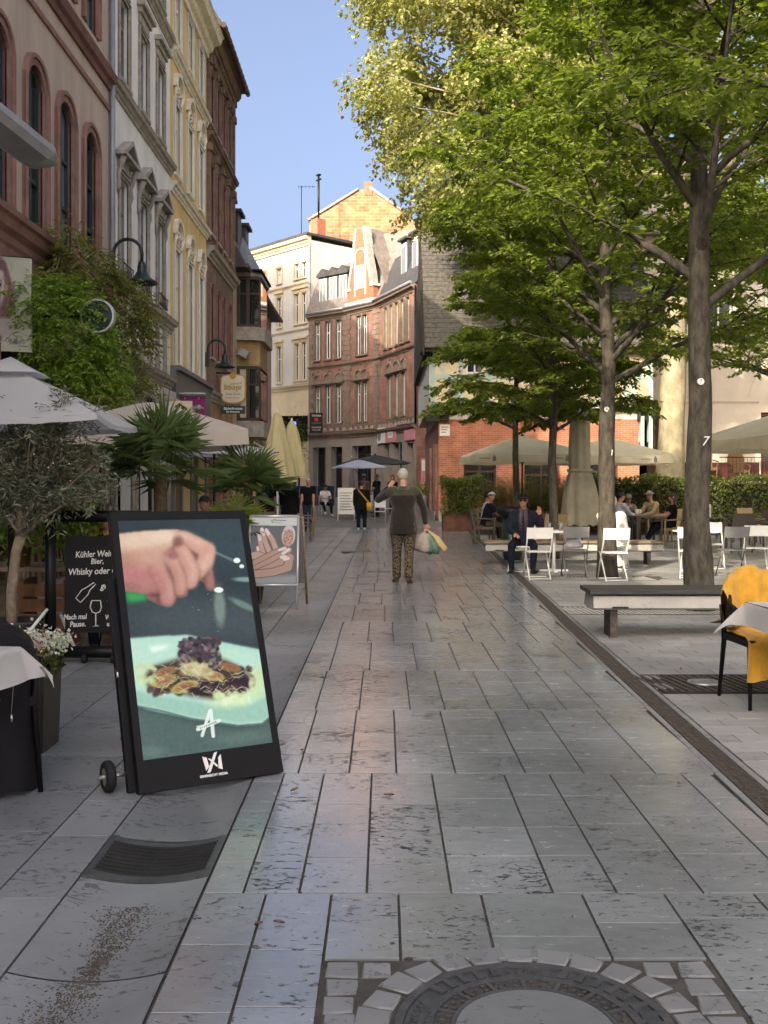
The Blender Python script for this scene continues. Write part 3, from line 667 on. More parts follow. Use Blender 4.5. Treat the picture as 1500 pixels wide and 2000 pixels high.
def window(fac, o, parent, frame='white_window', glass='glass', depth=.14, mull=1, trans=(.68,), fw=.05, sur=None, sill=None, panes=None, name='window', arch_glass=True):
    """window part with frame, mullions, pane and optional surround and sill as sub-parts"""
    u0, u1, v0, v1, rise = o; pts = arch_pts(*o)
    if glass in ('glass', 'glass_pale'): glass = rnd.choice(('glass', 'glass_pale', 'glass_pale', 'glass_dark', 'glass_cream' if rnd.random() < .3 else 'glass'))
    b = fac.mb(); inn = [(max(u0 + fw, min(u1 - fw, p[0])), p[1] - (fw if p[1] > v0 else -fw)) for p in pts]; inn[0] = (u0 + fw, v0 + fw); inn[-1] = (u1 - fw, v0 + fw)
    b.strip(inn, pts, -depth - .04, -depth + .02)
    b.box((u0, -depth - .04, v0), (u1, -depth + .018, v0 + fw))
    cu = (u0 + u1) / 2
    for k in range(mull):
        q = u0 + (u1 - u0) * (k + 1) / (mull + 1); b.box((q - fw * .55, -depth - .04, v0 + fw), (q + fw * .55, -depth + .025, v1 - fw - (rise * .12)))
    for t in trans:
        q = v0 + (v1 - v0) * t; b.box((u0 + fw, -depth - .04, q - fw * .55), (u1 - fw, -depth + .03, q + fw * .55))
    wo = b.build(name, frame, parent)
    b = fac.mb(); b.F([b.V((p[0], -depth - .02, p[1])) for p in pts][::-1]); b.build('pane', glass, wo)
    if sur:
        sw, sm, sd = sur; b = fac.mb(); b.strip(pts, off(pts, sw), -.02, sd); b.strip(off(pts, sw * .62), off(pts, sw), sd - .01, sd + .035); b.build('surround', sm, wo)
    if sill: b = fac.mb(); b.box((u0 - sill[0], -.02, v0 - sill[2]), (u1 + sill[0], sill[1], v0 - .002)); b.build('sill', sill[3], wo)
    return wo
def cornice(fac, u0, u1, v, prof, m, parent, name='cornice', ends=True):
    """moulding: prof = list of (out, up) steps from bottom to top"""
    b = fac.mb(); n = len(prof)
    A = [b.V((u0, d, v + h)) for d, h in prof]; B = [b.V((u1, d, v + h)) for d, h in prof]
    for k in range(n - 1): b.F((A[k], B[k], B[k + 1], A[k + 1]))
    if ends: b.F(A); b.F(B[::-1])
    return b.build(name, m, parent)
CORN = [(0, 0), (.05, 0), (.06, .07), (.10, .10), (.12, .17), (.20, .20), (.22, .28), (.24, .30), (0, .34)]
def cs(k, h=None): return [(d * k, z * (h or k)) for d, z in CORN]
def shell(fac, u0, u1, v0, v1, dep, m, parent, roof=None, name='body', skew=0.):
    """closes a house behind its facade"""
    b = fac.mb(); p = lambda u, d, v: (u + skew * d, d, v)
    b.poly([p(u0, -.3, v0), p(u0, -.3, v1), p(u0, -dep, v1), p(u0, -dep, v0)]); b.poly([p(u1, -.3, v0), p(u1, -dep, v0), p(u1, -dep, v1), p(u1, -.3, v1)])
    b.poly([p(u0, -dep, v0), p(u0, -dep, v1), p(u1, -dep, v1), p(u1, -dep, v0)]); b.poly([p(u0, -.3, v1), p(u1, -.3, v1), p(u1, -dep, v1), p(u0, -dep, v1)])
    for q in (u0, u1): b.poly([p(q, 0, v0), p(q, 0, v1), p(q, -.3, v1), p(q, -.3, v0)])
    return b.build(name, m, parent)
def gable_roof(fac, u0, u1, v, over, ridge, dep, m, parent, name='roof', skew=0.):
    b = fac.mb()
    A = [(over, v - .02), (over, v + .1), (-dep / 2, v + ridge), (-dep - .2, v + .1), (-dep - .2, v - .02)]
    a = [b.V((u0 + skew * d, d, z)) for d, z in A]; c = [b.V((u1 + skew * d, d, z)) for d, z in A]
    b.F(a); b.F(c[::-1])
    for k in range(len(A)): j = (k + 1) % len(A); b.F((a[k], c[k], c[j], a[j]))
    return b.build(name, m, parent)

LF = Fac((-5.5, 0, 0), (0, 1, 0), (1, 0, 0))        # the row of fronts on the left: u = Y
# ---------------- unseen houses, shaped to shade the street and let sun reach the square
for (u0, u1, h_, lb) in ((-26, -2.5, 15.5, 'tall plain grey house behind the viewer on the terrace side'), (-2.5, 5.4, 9.6, 'low plain house between two taller ones on the terrace side'), (5.4, 13.75, 15.0, 'tall plain house standing before the pink front')):
    t = thing('unseen_house', lb, 'house', (-5.5, (u0 + u1) / 2, 0)); ops = []; nn = max(2, int((u1 - u0) / 2))
    for fl in range(int((h_ - 4) / 3.6) + 1):
        for k in range(nn): c_ = u0 + (u1 - u0) * (k + .5) / nn; ops.append((c_ - .5, c_ + .5, 1.0 + fl * 3.7, 3.0 + fl * 3.7, 0))
    sk = 1.732 if u0 < 5 else 0.   # side walls skewed along the sun's direction to keep the light gap open
    wall(LF, u0, u1, 0, h_, ops, 'house_cream', t); shell(LF, u0, u1, 0, h_, 9, 'house_cream', t, skew=sk)
    for o in ops: window(LF, o, t)
    gable_roof(LF, u0, u1, h_, .4, 2.2, 9, 'roof_tile', t, skew=sk)

# ---------------- pink house with red sandstone window frames
t = thing('pink_house', 'dusky pink plastered house with dark red arched window surrounds', 'house', (-5.5, 17, 0))
U0, U1 = 13.8, 20.5
W1 = [(c - .36, c + .36, 5.5, 8.12, .26) for c in (14.15, 15.72, 17.52, 19.16)]
W1 = [(c - .37, c + .37, 5.55, 8.1, .26) for c in (14.55, 16.1, 17.62, 19.14)]
W2 = [(c - .37, c + .37, 10.05, 12.4, 0) for c in (14.55, 16.1, 17.62, 19.14)]
G0 = [(14.2, 15.6, .4, 3.6, .5), (16.2, 17.8, 0, 3.6, .6), (18.4, 19.9, .4, 3.6, .5)]
wall(LF, U0, U1, 0, 14.6, W1 + W2 + G0, 'pink_plaster', t, .2, rm='red_sandstone'); shell(LF, U0, U1, 0, 14.6, 10, 'pink_plaster', t)
for o in W1: window(LF, o, t, 'green_window', 'glass', .08, 1, (.3, .62), .055, (.17, 'red_sandstone_light', .05))
for o in W2: window(LF, o, t, 'green_window', 'glass', .08, 1, (.3, .65), .055, (.17, 'red_sandstone_light', .05))
for o in G0: window(LF, o, t, 'brown_window', 'glass_dark', .2, 1, (.75,), .07, (.12, 'red_sandstone_light', .03))
cornice(LF, U0, U1, 5.02, [(0, -.32), (.05, -.32), (.05, -.05), (.09, 0), (.10, .1), (.2, .16), (.24, .28), (.3, .3), (.32, .38), (0, .44)], 'red_sandstone_light', t)
cornice(LF, U0, U1, 9.4, [(0, 0), (.05, 0), (.07, .1), (.14, .14), (.18, .28), (0, .34)], 'red_sandstone', t, 'string_course')
cornice(LF, U0, U1, 8.98, [(0, 0), (.04, 0), (.05, .06), (.03, .12), (0, .12)], 'red_sandstone_light', t, 'string_course')
b = LF.mb(); b.box((U0, -.01, 4.2), (U1, .03, 4.68)); b.build('fascia_band', 'pale_trim', t)
gable_roof(LF, U0, U1, 14.6, .5, 3, 10, 'roof_tile', t)
b = LF.mb(); b.tube([(U1 - .02, .07, .2), (U1 - .02, .07, 14.4)], .055, 10); b.build('downpipe', 'zinc', t)

# ---------------- white house with pedimented windows
t = thing('white_house', 'narrow white plastered house with small grey stone pediments over the windows', 'house', (-5.5, 23.4, 0))
U0, U1 = 20.5, 26.35
cs1 = (21.6, 23.35, 25.1)
W1 = [(c - .38, c + .38, 5.85, 7.95, 0) for c in cs1]; W2 = [(c - .38, c + .38, 9.98, 11.75, 0) for c in cs1]; W3 = [(c - .38, c + .38, 13.3, 15.0, 0) for c in cs1]
G0 = [(20.9, 22.3, .1, 3.3, .68), (22.7, 24.1, .1, 3.3, .68), (24.5, 25.9, .1, 3.3, .68)]
wall(LF, U0, U1, 0, 16, W1 + W2 + W3 + G0, 'white_plaster', t, .24); shell(LF, U0, U1, 0, 16, 10, 'white_plaster', t)
for o in W1 + W2 + W3:
    wo = window(LF, o, t, 'grey_window', 'glass_pale', .10, 1, (.7,), .055, (.08, 'grey_stone_trim', .03), (.08, .09, .08, 'grey_stone_trim'))
for o in W1:                                               # pediment on brackets
    c = (o[0] + o[1]) / 2; v = 8.32; b = LF.mb()
    b.box((c - .5, -.01, v - .2), (c + .5, .05, v)); b.box((c - .64, -.01, v), (c + .64, .22, v + .08))
    for s_ in (-1, 1):
        q = [(c + s_ * .64, 0, v + .08), (c, 0, v + .46), (c, 0, v + .36), (c + s_ * .46, 0, v + .08)]
        b.F([b.V((p[0], .22, p[2])) for p in (q if s_ > 0 else q[::-1])]); b.F([b.V((p[0], .02, p[2])) for p in (q[::-1] if s_ > 0 else q)])
        for p0, p1 in ((0, 1), (2, 3)): b.poly([(q[p0][0], .02, q[p0][2]), (q[p1][0], .02, q[p1][2]), (q[p1][0], .22, q[p1][2]), (q[p0][0], .22, q[p0][2])])
    b.poly([(c - .5, .05, v + .08), (c + .5, .05, v + .08), (c, .05, v + .38)])
    po = b.build('pediment', 'grey_stone_trim', t)
    for s_ in (-1, 1):
        b = LF.mb(); x = c + s_ * .52; b.tube([(x, .02, v - .75), (x, .05, v - .6), (x, .04, v - .4), (x, .09, v - .2), (x, .14, v - .02)], [.025, .045, .04, .055, .07], 8); b.build('bracket', 'grey_stone_trim', po)
for o in W2:
    c = (o[0] + o[1]) / 2; b = LF.mb(); b.box((c - .52, -.01, 12.1), (c + .52, .1, 12.22)); b.box((c - .58, -.01, 12.222), (c + .58, .18, 12.33)); b.box((c - .45, -.01, 11.9), (c + .45, .05, 12.098)); b.build('hood', 'grey_stone_trim', t)
cornice(LF, U0, U1, 9.46, cs(.8), 'grey_stone_trim', t); cornice(LF, U0, U1, 12.76, cs(.7), 'grey_stone_trim', t); cornice(LF, U0, U1, 15.9, cs(2.2), 'grey_stone_trim', t, 'eaves_cornice')
cornice(LF, U0, U1, 5.4, cs(1.0), 'grey_stone_trim', t); cornice(LF, U0, U1, 3.98, cs(.9), 'grey_stone_trim', t)
for k in range(7):                                         # panelled frieze between the cornices
    a = U0 + .15 + k * .8; b = LF.mb(); b.box((a + .12, -.01, 4.42), (a + .62, .035, 5.28)); b.box((a + .2, .03, 4.52), (a + .54, .055, 5.18)); b.build('panel', 'pale_trim', t)
    b = LF.mb(); b.box((a - .05, -.01, 4.32), (a + .08, .09, 5.38)); b.build('pilaster', 'grey_stone_trim', t)
for o in G0: window(LF, o, t, 'brown_window', 'glass_dark', .35, 1, (.7,), .06, (.12, 'grey_stone_trim', .05))
for c in (21.6, 23.35, 25.1):                              # little window guards
    b = LF.mb()
    for k in range(9): b.tube([(c - .4 + k * .1, .1, 5.86), (c - .4 + k * .1, .12, 6.14)], .008, 5)
    for v in (5.9, 6.14): b.tube([(c - .46, .11, v), (c + .46, .11, v)], .012, 5)
    b.build('window_guard', 'black_metal', t)
gable_roof(LF, U0, U1, 16.5, .5, 5.5, 10, 'roof_slate', t)  # ridge raised out of view for more shade on the far houses

# ---------------- yellow house
t = thing('yellow_house', 'ochre yellow house with pale ornamented window hoods', 'house', (-5.5, 29, 0))
U0, U1 = 26.35, 31.7
cs1 = (27.2, 28.95, 30.65)
W1 = [(c - .34, c + .34, 4.75, 7.75, 0) for c in cs1]; W2 = [(c - .34, c + .34, 9.75, 11.6, 0) for c in cs1]; W3 = [(c - .34, c + .34, 13.2, 14.6, 0) for c in cs1]
G0 = [(26.7, 29.0, .3, 3.3, 0), (29.3, 31.4, 0, 3.3, 0)]
wall(LF, U0, U1, 0, 15.2, W1 + W2 + W3 + G0, 'yellow_plaster', t, .2); shell(LF, U0, U1, 0, 15.2, 10, 'yellow_plaster', t)
for o in W1 + W2 + W3:
    window(LF, o, t, 'white_window', 'glass_pale', .06, 1, (.7,), .07, (.11, 'white_window', .03), (.08, .08, .08, 'pale_trim'))
for o in W1 + W2:                                          # ornamented segmental hood
    c = (o[0] + o[1]) / 2; v = o[3] + .16; b = LF.mb()
    inn = arch_pts(c - .4, c + .4, v, v + .58, .28); b.strip(inn[1:-1], off(inn, .1)[1:-1], -.01, .12); b.box((c - .53, -.01, v + .2), (c - .37, .12, v + .3)); b.box((c + .37, -.01, v + .2), (c + .53, .12, v + .3))
    for s_ in (-1, 1): b.tube([(c + s_ * .43, .02, v - .25), (c + s_ * .43, .05, v), (c + s_ * .43, .08, v + .2)], [.025, .035, .05], 8)
    ho = b.build('hood', 'pale_trim', t)
    b = LF.mb(); rr = random.Random(int(c * 10))
    for k in range(16): q = (c + rr.uniform(-.28, .28), .02, v + .06 + rr.uniform(0, .34)); b.tube([(q[0] - .05, .01, q[2]), (q[0], .035, q[2] + rr.uniform(-.04, .04)), (q[0] + .05, .01, q[2])], [.02, .035, .02], 6)
    b.build('relief', 'pale_trim', ho)
cornice(LF, U0, U1, 9.12, cs(.8), 'pale_trim', t); cornice(LF, U0, U1, 12.6, cs(.8), 'pale_trim', t)
cornice(LF, U0, U1, 14.75, [(0, 0), (.08, 0), (.1, .14), (.2, .2), (.24, .34), (.44, .4), (.5, .55), (.56, .6), (0, .66)], 'pale_trim', t, 'eaves_cornice')
b = LF.mb(); b.box((U0 + .02, 0, 3.42), (U1 - .02, .14, 4.5)); b.box((U0 + .02, 0, 4.5), (U1 - .02, .26, 4.62)); b.box((U0 + .02, 0, 3.3), (U1 - .02, .2, 3.42)); b.build('shop_fascia', 'grey_fascia', t)
for o in G0: window(LF, o, t, 'grey_window', 'glass_dark', .2, 1, (.8,), .07)
for a in (U0 + .02, 29.02, U1 - .3): b = LF.mb(); b.box((a, -.01, 0), (a + .26, .05, 3.3)); b.build('shop_pillar', 'grey_fascia', t)
gable_roof(LF, U0, U1, 15.4, .5, 6, 10, 'roof_tile', t)  # unseen ridge made higher to lengthen the shadow up the street

# ---------------- tall brown brick house
brickmat('brown_brick', (.19, .125, .085), (.25, .17, .12), (.2, .165, .13), .25, .075, axis='YZ')
brickmat('yellow_brick', (.37, .24, .10), (.44, .30, .13), (.25, .2, .13), .25, .075, axis='YZ')
t = thing('brown_brick_house', 'tall brown brick house with pilasters and a deep tiled eave', 'house', (-5.5, 34, 0))
U0, U1 = 31.7, 37.3
cs1 = (32.6, 33.8, 35.0, 36.3)
W1 = [(c - .3, c + .3, 5.6, 7.9, .3) for c in cs1]; W2 = [(c - .32, c + .32, 9.5, 11.7, 0) for c in cs1]; W3 = [(c - .32, c + .32, 12.95, 14.6, 0) for c in cs1]
G0 = [(32.2, 33.4, .2, 3.2, .5), (33.9, 35.1, .2, 3.2, .5), (35.6, 36.8, .2, 3.2, .5)]
wall(LF, U0, U1, 4.3, 15.9, W1 + W2 + W3, 'brown_brick', t, .18); wall(LF, U0, U1, 0, 4.3, G0, 'yellow_brick', t, .18, 'base_wall'); shell(LF, U0, U1, 0, 15.9, 10, 'brown_brick', t)
for o in W1 + W2 + W3: window(LF, o, t, 'brown_window', 'glass_dark', .14, 1, (.7,), .05, (.1, 'red_sandstone_light', .03), (.08, .1, .08, 'grey_stone_trim'))
for o in G0: window(LF, o, t, 'brown_window', 'glass_dark', .14, 1, (.7,), .06, (.1, 'red_sandstone_light', .03))
for a in (U0 + .08, 33.1, 34.3, 35.55, U1 - .28):
    for v0, v1 in ((9.15, 12.2), (12.6, 14.9)): b = LF.mb(); b.box((a, -.01, v0), (a + .2, .1, v1)); b.box((a - .05, -.01, v1 - .25), (a + .25, .15, v1 - .02)); b.build('pilaster', 'brown_brick', t)
cornice(LF, U0, U1, 12.22, cs(1.0), 'brown_brick', t); cornice(LF, U0, U1, 8.6, cs(1.2), 'grey_stone_trim', t); cornice(LF, U0, U1, 4.2, cs(1.), 'grey_stone_trim', t)
for k in range(26):                                        # corbel frieze
    a = U0 + .05 + k * .212; b = LF.mb(); b.box((a, -.01, 14.95), (a + .1, .12, 15.25)); b.box((a + .106, -.01, 15.25), (a + .206, .16, 15.55)); b.build('corbel', 'brown_brick', t)
cornice(LF, U0, U1, 15.5, [(0, 0), (.2, 0), (.3, .12), (.32, .3), (0, .34)], 'brown_brick', t, 'eaves_cornice')
gable_roof(LF, U0, U1, 15.8, .48, 8.4, 10, 'roof_tile', t)  # hidden ridge raised to shade the right bay of the red brick house
b = LF.mb(); b.tube([(U0, .54, 15.8), (U1 + .1, .54, 15.8)], .085, 10); b.build('rain_gutter', 'gutter_brown', t)
for k in range(12): b = LF.mb(); b.tube([(U0 + .2 + k * .47, .54, 15.8), (U0 + .26 + k * .47, .54, 15.8)], .098, 10); b.build('gutter_bracket', 'gutter_brown', t)

# ---------------- house with the corner oriel
t = thing('oriel_house', 'low house with a two storey glazed oriel and a steep slate roof', 'house', (-5.5, 43, 0))
U0, U1 = 37.3, 50
wall(LF, U0, U1, 0, 9.6, [(38, 39.4, .3, 3.2, .4), (45, 46, 4.8, 6.6, 0), (47.3, 48.3, 4.8, 6.6, 0)], 'pink_plaster', t); shell(LF, U0, U1, 0, 9.6, 8, 'pink_plaster', t)
window(LF, (38, 39.4, .3, 3.2, .4), t, 'brown_window', 'glass_dark')
for o in ((45, 46, 4.8, 6.6, 0), (47.3, 48.3, 4.8, 6.6, 0)): window(LF, o, t)
b = LF.mb(); A = [(.45, 9.5), (.45, 9.62), (-2.2, 14.8), (-4.5, 20.5), (-8.2, 9.62), (-8.2, 9.5)]
a = [b.V((U0, d, z)) for d, z in A]; c = [b.V((U1, d, z)) for d, z in A]; b.F(a); b.F(c[::-1])
for k in range(len(A)): j = (k + 1) % len(A); b.F((a[k], c[k], c[j], a[j]))
b.build('roof', 'roof_slate', t)  # ridge raised where it is hidden, so it shades the red brick front
b = LF.mb(); b.tube([(U0 - .05, .5, 9.55), (U1, .5, 9.55)], .08, 10); b.build('rain_gutter', 'gutter_brown', t)
for u in (38.6, 40.8, 43): b = LF.mb(); b.box((u - .5, -1.9, 10.6), (u + .5, -.25, 12.3)); b.box((u - .6, -2.0, 12.3), (u + .6, -.1, 12.42)); b.build('dormer', 'roof_slate', t)
def hexa(d0, d1, ua, ub, ch): return [(ua, d0), (ua, d1 - ch), (ua + ch, d1), (ub - ch, d1), (ub, d1 - ch), (ub, d0)]
def hexprism(b, h, v0, v1, m=0):
    b.prism([LFp(p, v0) for p in h], (0, 0, v1 - v0), m)
def LFp(p, v): return LF((p[0], p[1], v))
def ob(name, m, h, v0, v1, par): b = MB(); hexprism(b, h, v0, v1); return b.build(name, m, par)
OA, OB = 38.3, 41.3
ori = ob('oriel_base', 'yellow_brick', hexa(0, .62, OA + .1, OB - .1, .3), .0, 3.35, t)
for v0, v1, m, ex, nm in ((3.35, 3.95, 'grey_stone_trim', .16, 'oriel_ledge'), (6.45, 6.95, 'yellow_brick', .0, 'oriel_apron'), (6.95, 7.45, 'grey_stone_trim', .2, 'oriel_ledge'), (6.0, 6.45, 'yellow_brick', .0, 'oriel_apron'), (9.35, 9.5, 'grey_stone_trim', .08, 'oriel_cornice')):
    ob(nm, m, hexa(0, .82 + ex, OA - ex, OB + ex, .35), v0, v1 - .004, t)
for v0, v1 in ((3.95, 6.0), (7.45, 9.35)):
    ob('oriel_core', 'glass_dark', hexa(0, .74, OA + .06, OB - .06, .33), v0, v1, t)
    h = hexa(0, .82, OA, OB, .35)
    for p in h: b = MB(); q = LFp(p, v0); b.cbox((q.x - (.05 if p[1] > 0 else -.05), q.y, (v0 + v1) / 2), (.13, .13, v1 - v0 - .01)); b.build('oriel_post', 'brown_window', t)
    b = MB(); b.cbox((LF((0, .42, 0)).x, OA, v0 + .06), (.8, .1, .12)); b.cbox((LF((0, .42, 0)).x, OA, v1 - .06), (.8, .1, .12)); b.cbox((LF((0, .42, 0)).x, OA, v0 + (v1 - v0) * .66), (.8, .09, .08)); b.cbox((LF((0, .42, 0)).x, OA, (v0 + v1) / 2), (.06, .09, v1 - v0 - .02))
    b.build('oriel_frame', 'brown_window', t)
    for (pa, pb) in ((h[0], h[1]), (h[1], h[2]), (h[2], h[3])):
        A_ = LFp(pa, v0 + .12); B_ = LFp(pb, v0 + .12); d_ = (B_ - A_); n_ = Vector((d_.y, -d_.x, 0)).normalized() * .0
        b = MB(); A_ = A_ + d_ * .08; d_ = d_ * .84; o_ = Vector((-.0, -.015, 0)) if pa == h[0] else Vector((.012, -.012, 0))
        b.poly([A_ + o_, A_ + d_ + o_, A_ + d_ + o_ + Vector((0, 0, v1 - v0 - .24)), A_ + o_ + Vector((0, 0, v1 - v0 - .24))]); b.build('oriel_pane', 'glass_cream' if v0 < 5 and pa == h[0] else 'glass', t)
b = MB(); hx = [LFp(p, 9.5) for p in hexa(0, .92, OA - .12, OB + .12, .35)]; ap = LF(((OA + OB) / 2, 0, 11.2))
for k in range(5): b.poly([hx[k], hx[k + 1], ap])
b.build('oriel_roof', 'zinc', t)
b = LF.mb(); b.box((OA - .14, .05, 9.52), (OB, .95, 9.6)); b.build('awning_board', 'navy', t)

t = thing('hidden_shade_house', 'tall plain house standing back behind the oriel house', 'house', (-9.6, 56, gz(56))); KF = Fac((-9.6, 48, 0), (0, 1, 0), (1, 0, 0)); ops = [(u - .5, u + .5, v, v + 1.9, 0) for u in (2, 5, 8, 11, 14) for v in (1.5, 5, 8.5, 12, 15.5)]  # added out of view to cast shade on the white and red brick fronts
wall(KF, 0, 16, 0, 19.5, ops, 'house_cream', t); shell(KF, 0, 16, 0, 19.5, 9, 'house_cream', t); gable_roof(KF, 0, 16, 19.5, .3, 2.5, 9, 'roof_tile', t)
for o in ops: window(KF, o, t)
# ---------------- far white house
FW = Fac((-4.75, 66.9, 0), (-4.4, 4.9, 0), (-.744, -.668, 0)); L_ = 6.6
t = thing('far_white_house', 'tall white house with cream window trim at the end of the street', 'house', (-4.75, 66.9, gz(67)))
us = [.75, 1.55, 3.5, 5.3]; fl = [(8.55, 11.0), (12.3, 14.3), (15.3, 16.3)]
ops = [(u - .26, u + .26, a, c, 0) for u in us for a, c in fl]
sh = [(1.2, 2.6, .8, 4.3, 0), (3.4, 5.6, .8, 4.3, 0)]
wall(FW, 0, L_, 7.95, 17.6, ops, 'far_white_plaster', t, .2); wall(FW, 0, L_, 0, 7.95, sh, 'cream_plaster', t, .3, 'base_wall'); shell(FW, 0, L_, 0, 17.6, 9, 'far_white_plaster', t)
for o in ops:
    window(FW, o, t, 'white_window', 'glass_pale', .12, 1, (.65,), .05, (.12, 'cream_plaster', .05), (.1, .12, .1, 'cream_plaster'))
    if o[2] < 13: b = FW.mb(); b.box((o[0] - .2, -.01, o[3] + .25), (o[1] + .2, .18, o[3] + .4)); b.box((o[0] - .12, -.01, o[3] + .1), (o[1] + .12, .08, o[3] + .25)); b.build('hood', 'cream_plaster', t)
for o in sh: window(FW, o, t, 'white_window', 'glass_dark', .3, 1, (.75,), .08)
for v, k in ((7.9, 1.1), (14.75, .6), (11.75, .5), (6.0, .7), (17.3, 1.9)): cornice(FW, 0, L_, v, cs(k), 'cream_plaster', t)
b = FW.mb(); b.box((-.1, -9, 17.9), (L_, .45, 18.05)); b.build('roof', 'roof_slate', t)
b = FW.mb(); b.tube([(.06, .1, 1), (.06, .1, 17.5)], .07, 8); b.build('downpipe', 'zinc', t)
ch = thing('chimney', 'red brick chimney with a thin metal flue on the white house roof', 'chimney', FW((.9, -1.2, 18.0)))
b = FW.mb(); b.box((.5, -1.6, 18.0), (1.2, -.9, 19.3)); b.build('stack', 'chimney_brick', ch)
b = FW.mb(); b.tube([(.75, -1.2, 19.3), (.75, -1.2, 22.3)], .07, 6); b.box((.5, -1.25, 21.9), (1.0, -1.15, 21.98)); b.box((.6, -1.3, 22.2), (.9, -1.1, 22.3)); b.build('flue', 'black_metal', ch)
for px, u, h_ in ((530, 5.0, 4.8), (560, 3.0, 2.5)):
    q = FW((u, -3, 18)); an = thing('roof_antenna', 'tall thin antenna on the white house roof' if h_ > 3 else 'short thin antenna on the white house roof', 'antenna', q)
    b = MB(); b.tube([q, q + Vector((0, 0, h_))], .03, 5); b.build('mast', 'black_metal', an)
    b = MB(); 
    for k in range(5): b.tube([q + Vector((-.2 + .25 * k, -.3, h_ - .05)), q + Vector((-.2 + .25 * k, .3, h_ - .05))], .012, 4)
    b.tube([q + Vector((-.2, 0, h_ - .05)), q + Vector((1.0, 0, h_ - .05))], .015, 4); b.build('aerial', 'black_metal', an)

# ---------------- far red brick house, three bays on a bend
brickmat('red_brick', (.27, .125, .10), (.33, .165, .13), (.22, .16, .12), .25, .075)
mat('brown_sandstone', (.215, .165, .125), .85, .25, var=.22, vs_=2.5, bump=.2, bs=14)
mat('shop_stone', (.27, .235, .20), .85, .25, var=.14, vs_=1.5)
PT = [(-4.85, 66.3), (-2.3, 64.0), (-.4, 61.5), (1.75, 55.6)]
t = thing('red_brick_house', 'three storey red brick house with sandstone window frames on a bend of the street', 'house', (-1, 62, gz(62)))
SG = []
for k in range(3):
    a, c = Vector((*PT[k], 0)), Vector((*PT[k + 1], 0)); d = c - a; SG.append((Fac(a, d, (d.y, -d.x, 0)), d.length))
for k, (F_, L) in enumerate(SG):
    if k == 0: ux = [.8, 1.75, 2.7]; w_ = .24
    elif k == 1: ux = [L / 2 - .32, L / 2 + .32]; w_ = .25
    else: ux = [2.1, 3.25, 4.4]; w_ = .3
    a1, b1, a2, b2 = 5.5, 8.05, 9.6, 12.0
    o1 = [(u - w_, u + w_, a1, b1 - .15, .0) for u in ux]; o2 = [(u - w_, u + w_, a2, b2, 0) for u in ux]
    if k == 2: o2 = [(u - .26, u + .26, a2, b2, 0) for u in (1.5, 2.4, 3.3, 4.2, 5.1)]
    if k == 0: so = [(.35, 1.5, .5, 4.0, 0), (2.0, 3.0, .5, 4.0, 0)]
    elif k == 1: so = [(.5, 2.5, .5, 4.0, 0)]
    else: so = [(1.0, 2.0, .5, 4.0, 0), (2.6, 4.1, .5, 4.0, 0), (4.9, 5.8, .5, 3.9, 0)]
    wall(F_, 0, L, 4.7, 12.45, o1 + o2, 'red_brick', t, .18, rm='brown_sandstone'); wall(F_, 0, L, 0, 4.7, so, 'shop_stone', t, .4, 'shop_wall')
    for o in o1 + o2: window(F_, o, t, 'white_window', 'glass_dark', .14, 1, (.7,), .055, (.1, 'brown_sandstone', .05), (.08, .12, .1, 'brown_sandstone'))
    for o in o1:                                           # round-headed blind arch above the lintel
        ar = arch_pts(o[0] - .02, o[1] + .02, o[3] + .3, o[3] + .72, .26); b = F_.mb(); b.strip(ar, off(ar, .12), -.01, .09); b.F([b.V((p[0], .02, p[1])) for p in ar][::-1]); b.box(((o[0] + o[1]) / 2 - .05, .02, o[3] + .7), ((o[0] + o[1]) / 2 + .05, .13, o[3] + 1.0)); b.build('blind_arch', 'brown_sandstone', t)
    b = F_.mb(); b.box((ux[0] - w_ - .25, -.01, o1[0][3] + .12), (ux[-1] + w_ + .25, .2, o1[0][3] + .28)); b.box((ux[0] - w_ - .15, -.01, o1[0][3] + .02), (ux[-1] + w_ + .15, .1, o1[0][3] + .12)); b.build('lintel_ledge', 'brown_sandstone', t)
    for o in so:
        window(F_, o, t, 'brown_window', 'glass_dark', .5, 1, (.85,), .07)
    cornice(F_, 0, L, 4.55, cs(1.1), 'brown_sandstone', t); cornice(F_, 0, L, 9.0, cs(.7), 'brown_sandstone', t); cornice(F_, 0, L, 12.15, cs(1.5, 1.1), 'brown_sandstone', t, 'eaves_cornice'); cornice(F_, 0, L, 5.2, [(0, 0), (.08, 0), (.1, .14), (0, .16)], 'brown_sandstone', t, 'string_course')
    for e in ((0, .34), (L - .34, L)):
        for q in range(23):
            wq = 0 if q % 2 else .1; b = F_.mb(); v = 4.95 + q * .316
            b.box((e[0] + .01 if e[0] == 0 else e[0] - wq + .01, -.01, v), (e[1] + wq - .01 if e[0] == 0 else e[1] - .01, .06, v + .29)); b.build('quoin', 'brown_sandstone', t)
    for q in range(int(L / .55)):                           # rough base stones below the sills
        b = F_.mb(); b.box((q * .55 + .3, -.01, 5.0), (q * .55 + .6, .07, 5.22)); b.build('base_block', 'grey_stone_trim', t)
    b = F_.mb(); b.tube([(0, .32, 12.6), (L, .32, 12.6)], .09, 8); b.build('rain_gutter', 'zinc', t)
    # mansard roof behind the gutter
    b = F_.mb(); b.poly([(-.3, .1, 12.55), (L + .3, .1, 12.55), (L + .3, -1.2, 15.3), (-.3, -1.2, 15.3)]); b.poly([(-.3, -1.2, 15.3), (L + .3, -1.2, 15.3), (L + .3, -5, 17.2), (-.3, -5, 17.2)]); b.build('roof', 'roof_tile' if k < 2 else 'roof_slate', t)
F0, L0 = SG[0]; F1, L1 = SG[1]; F2, L2 = SG[2]
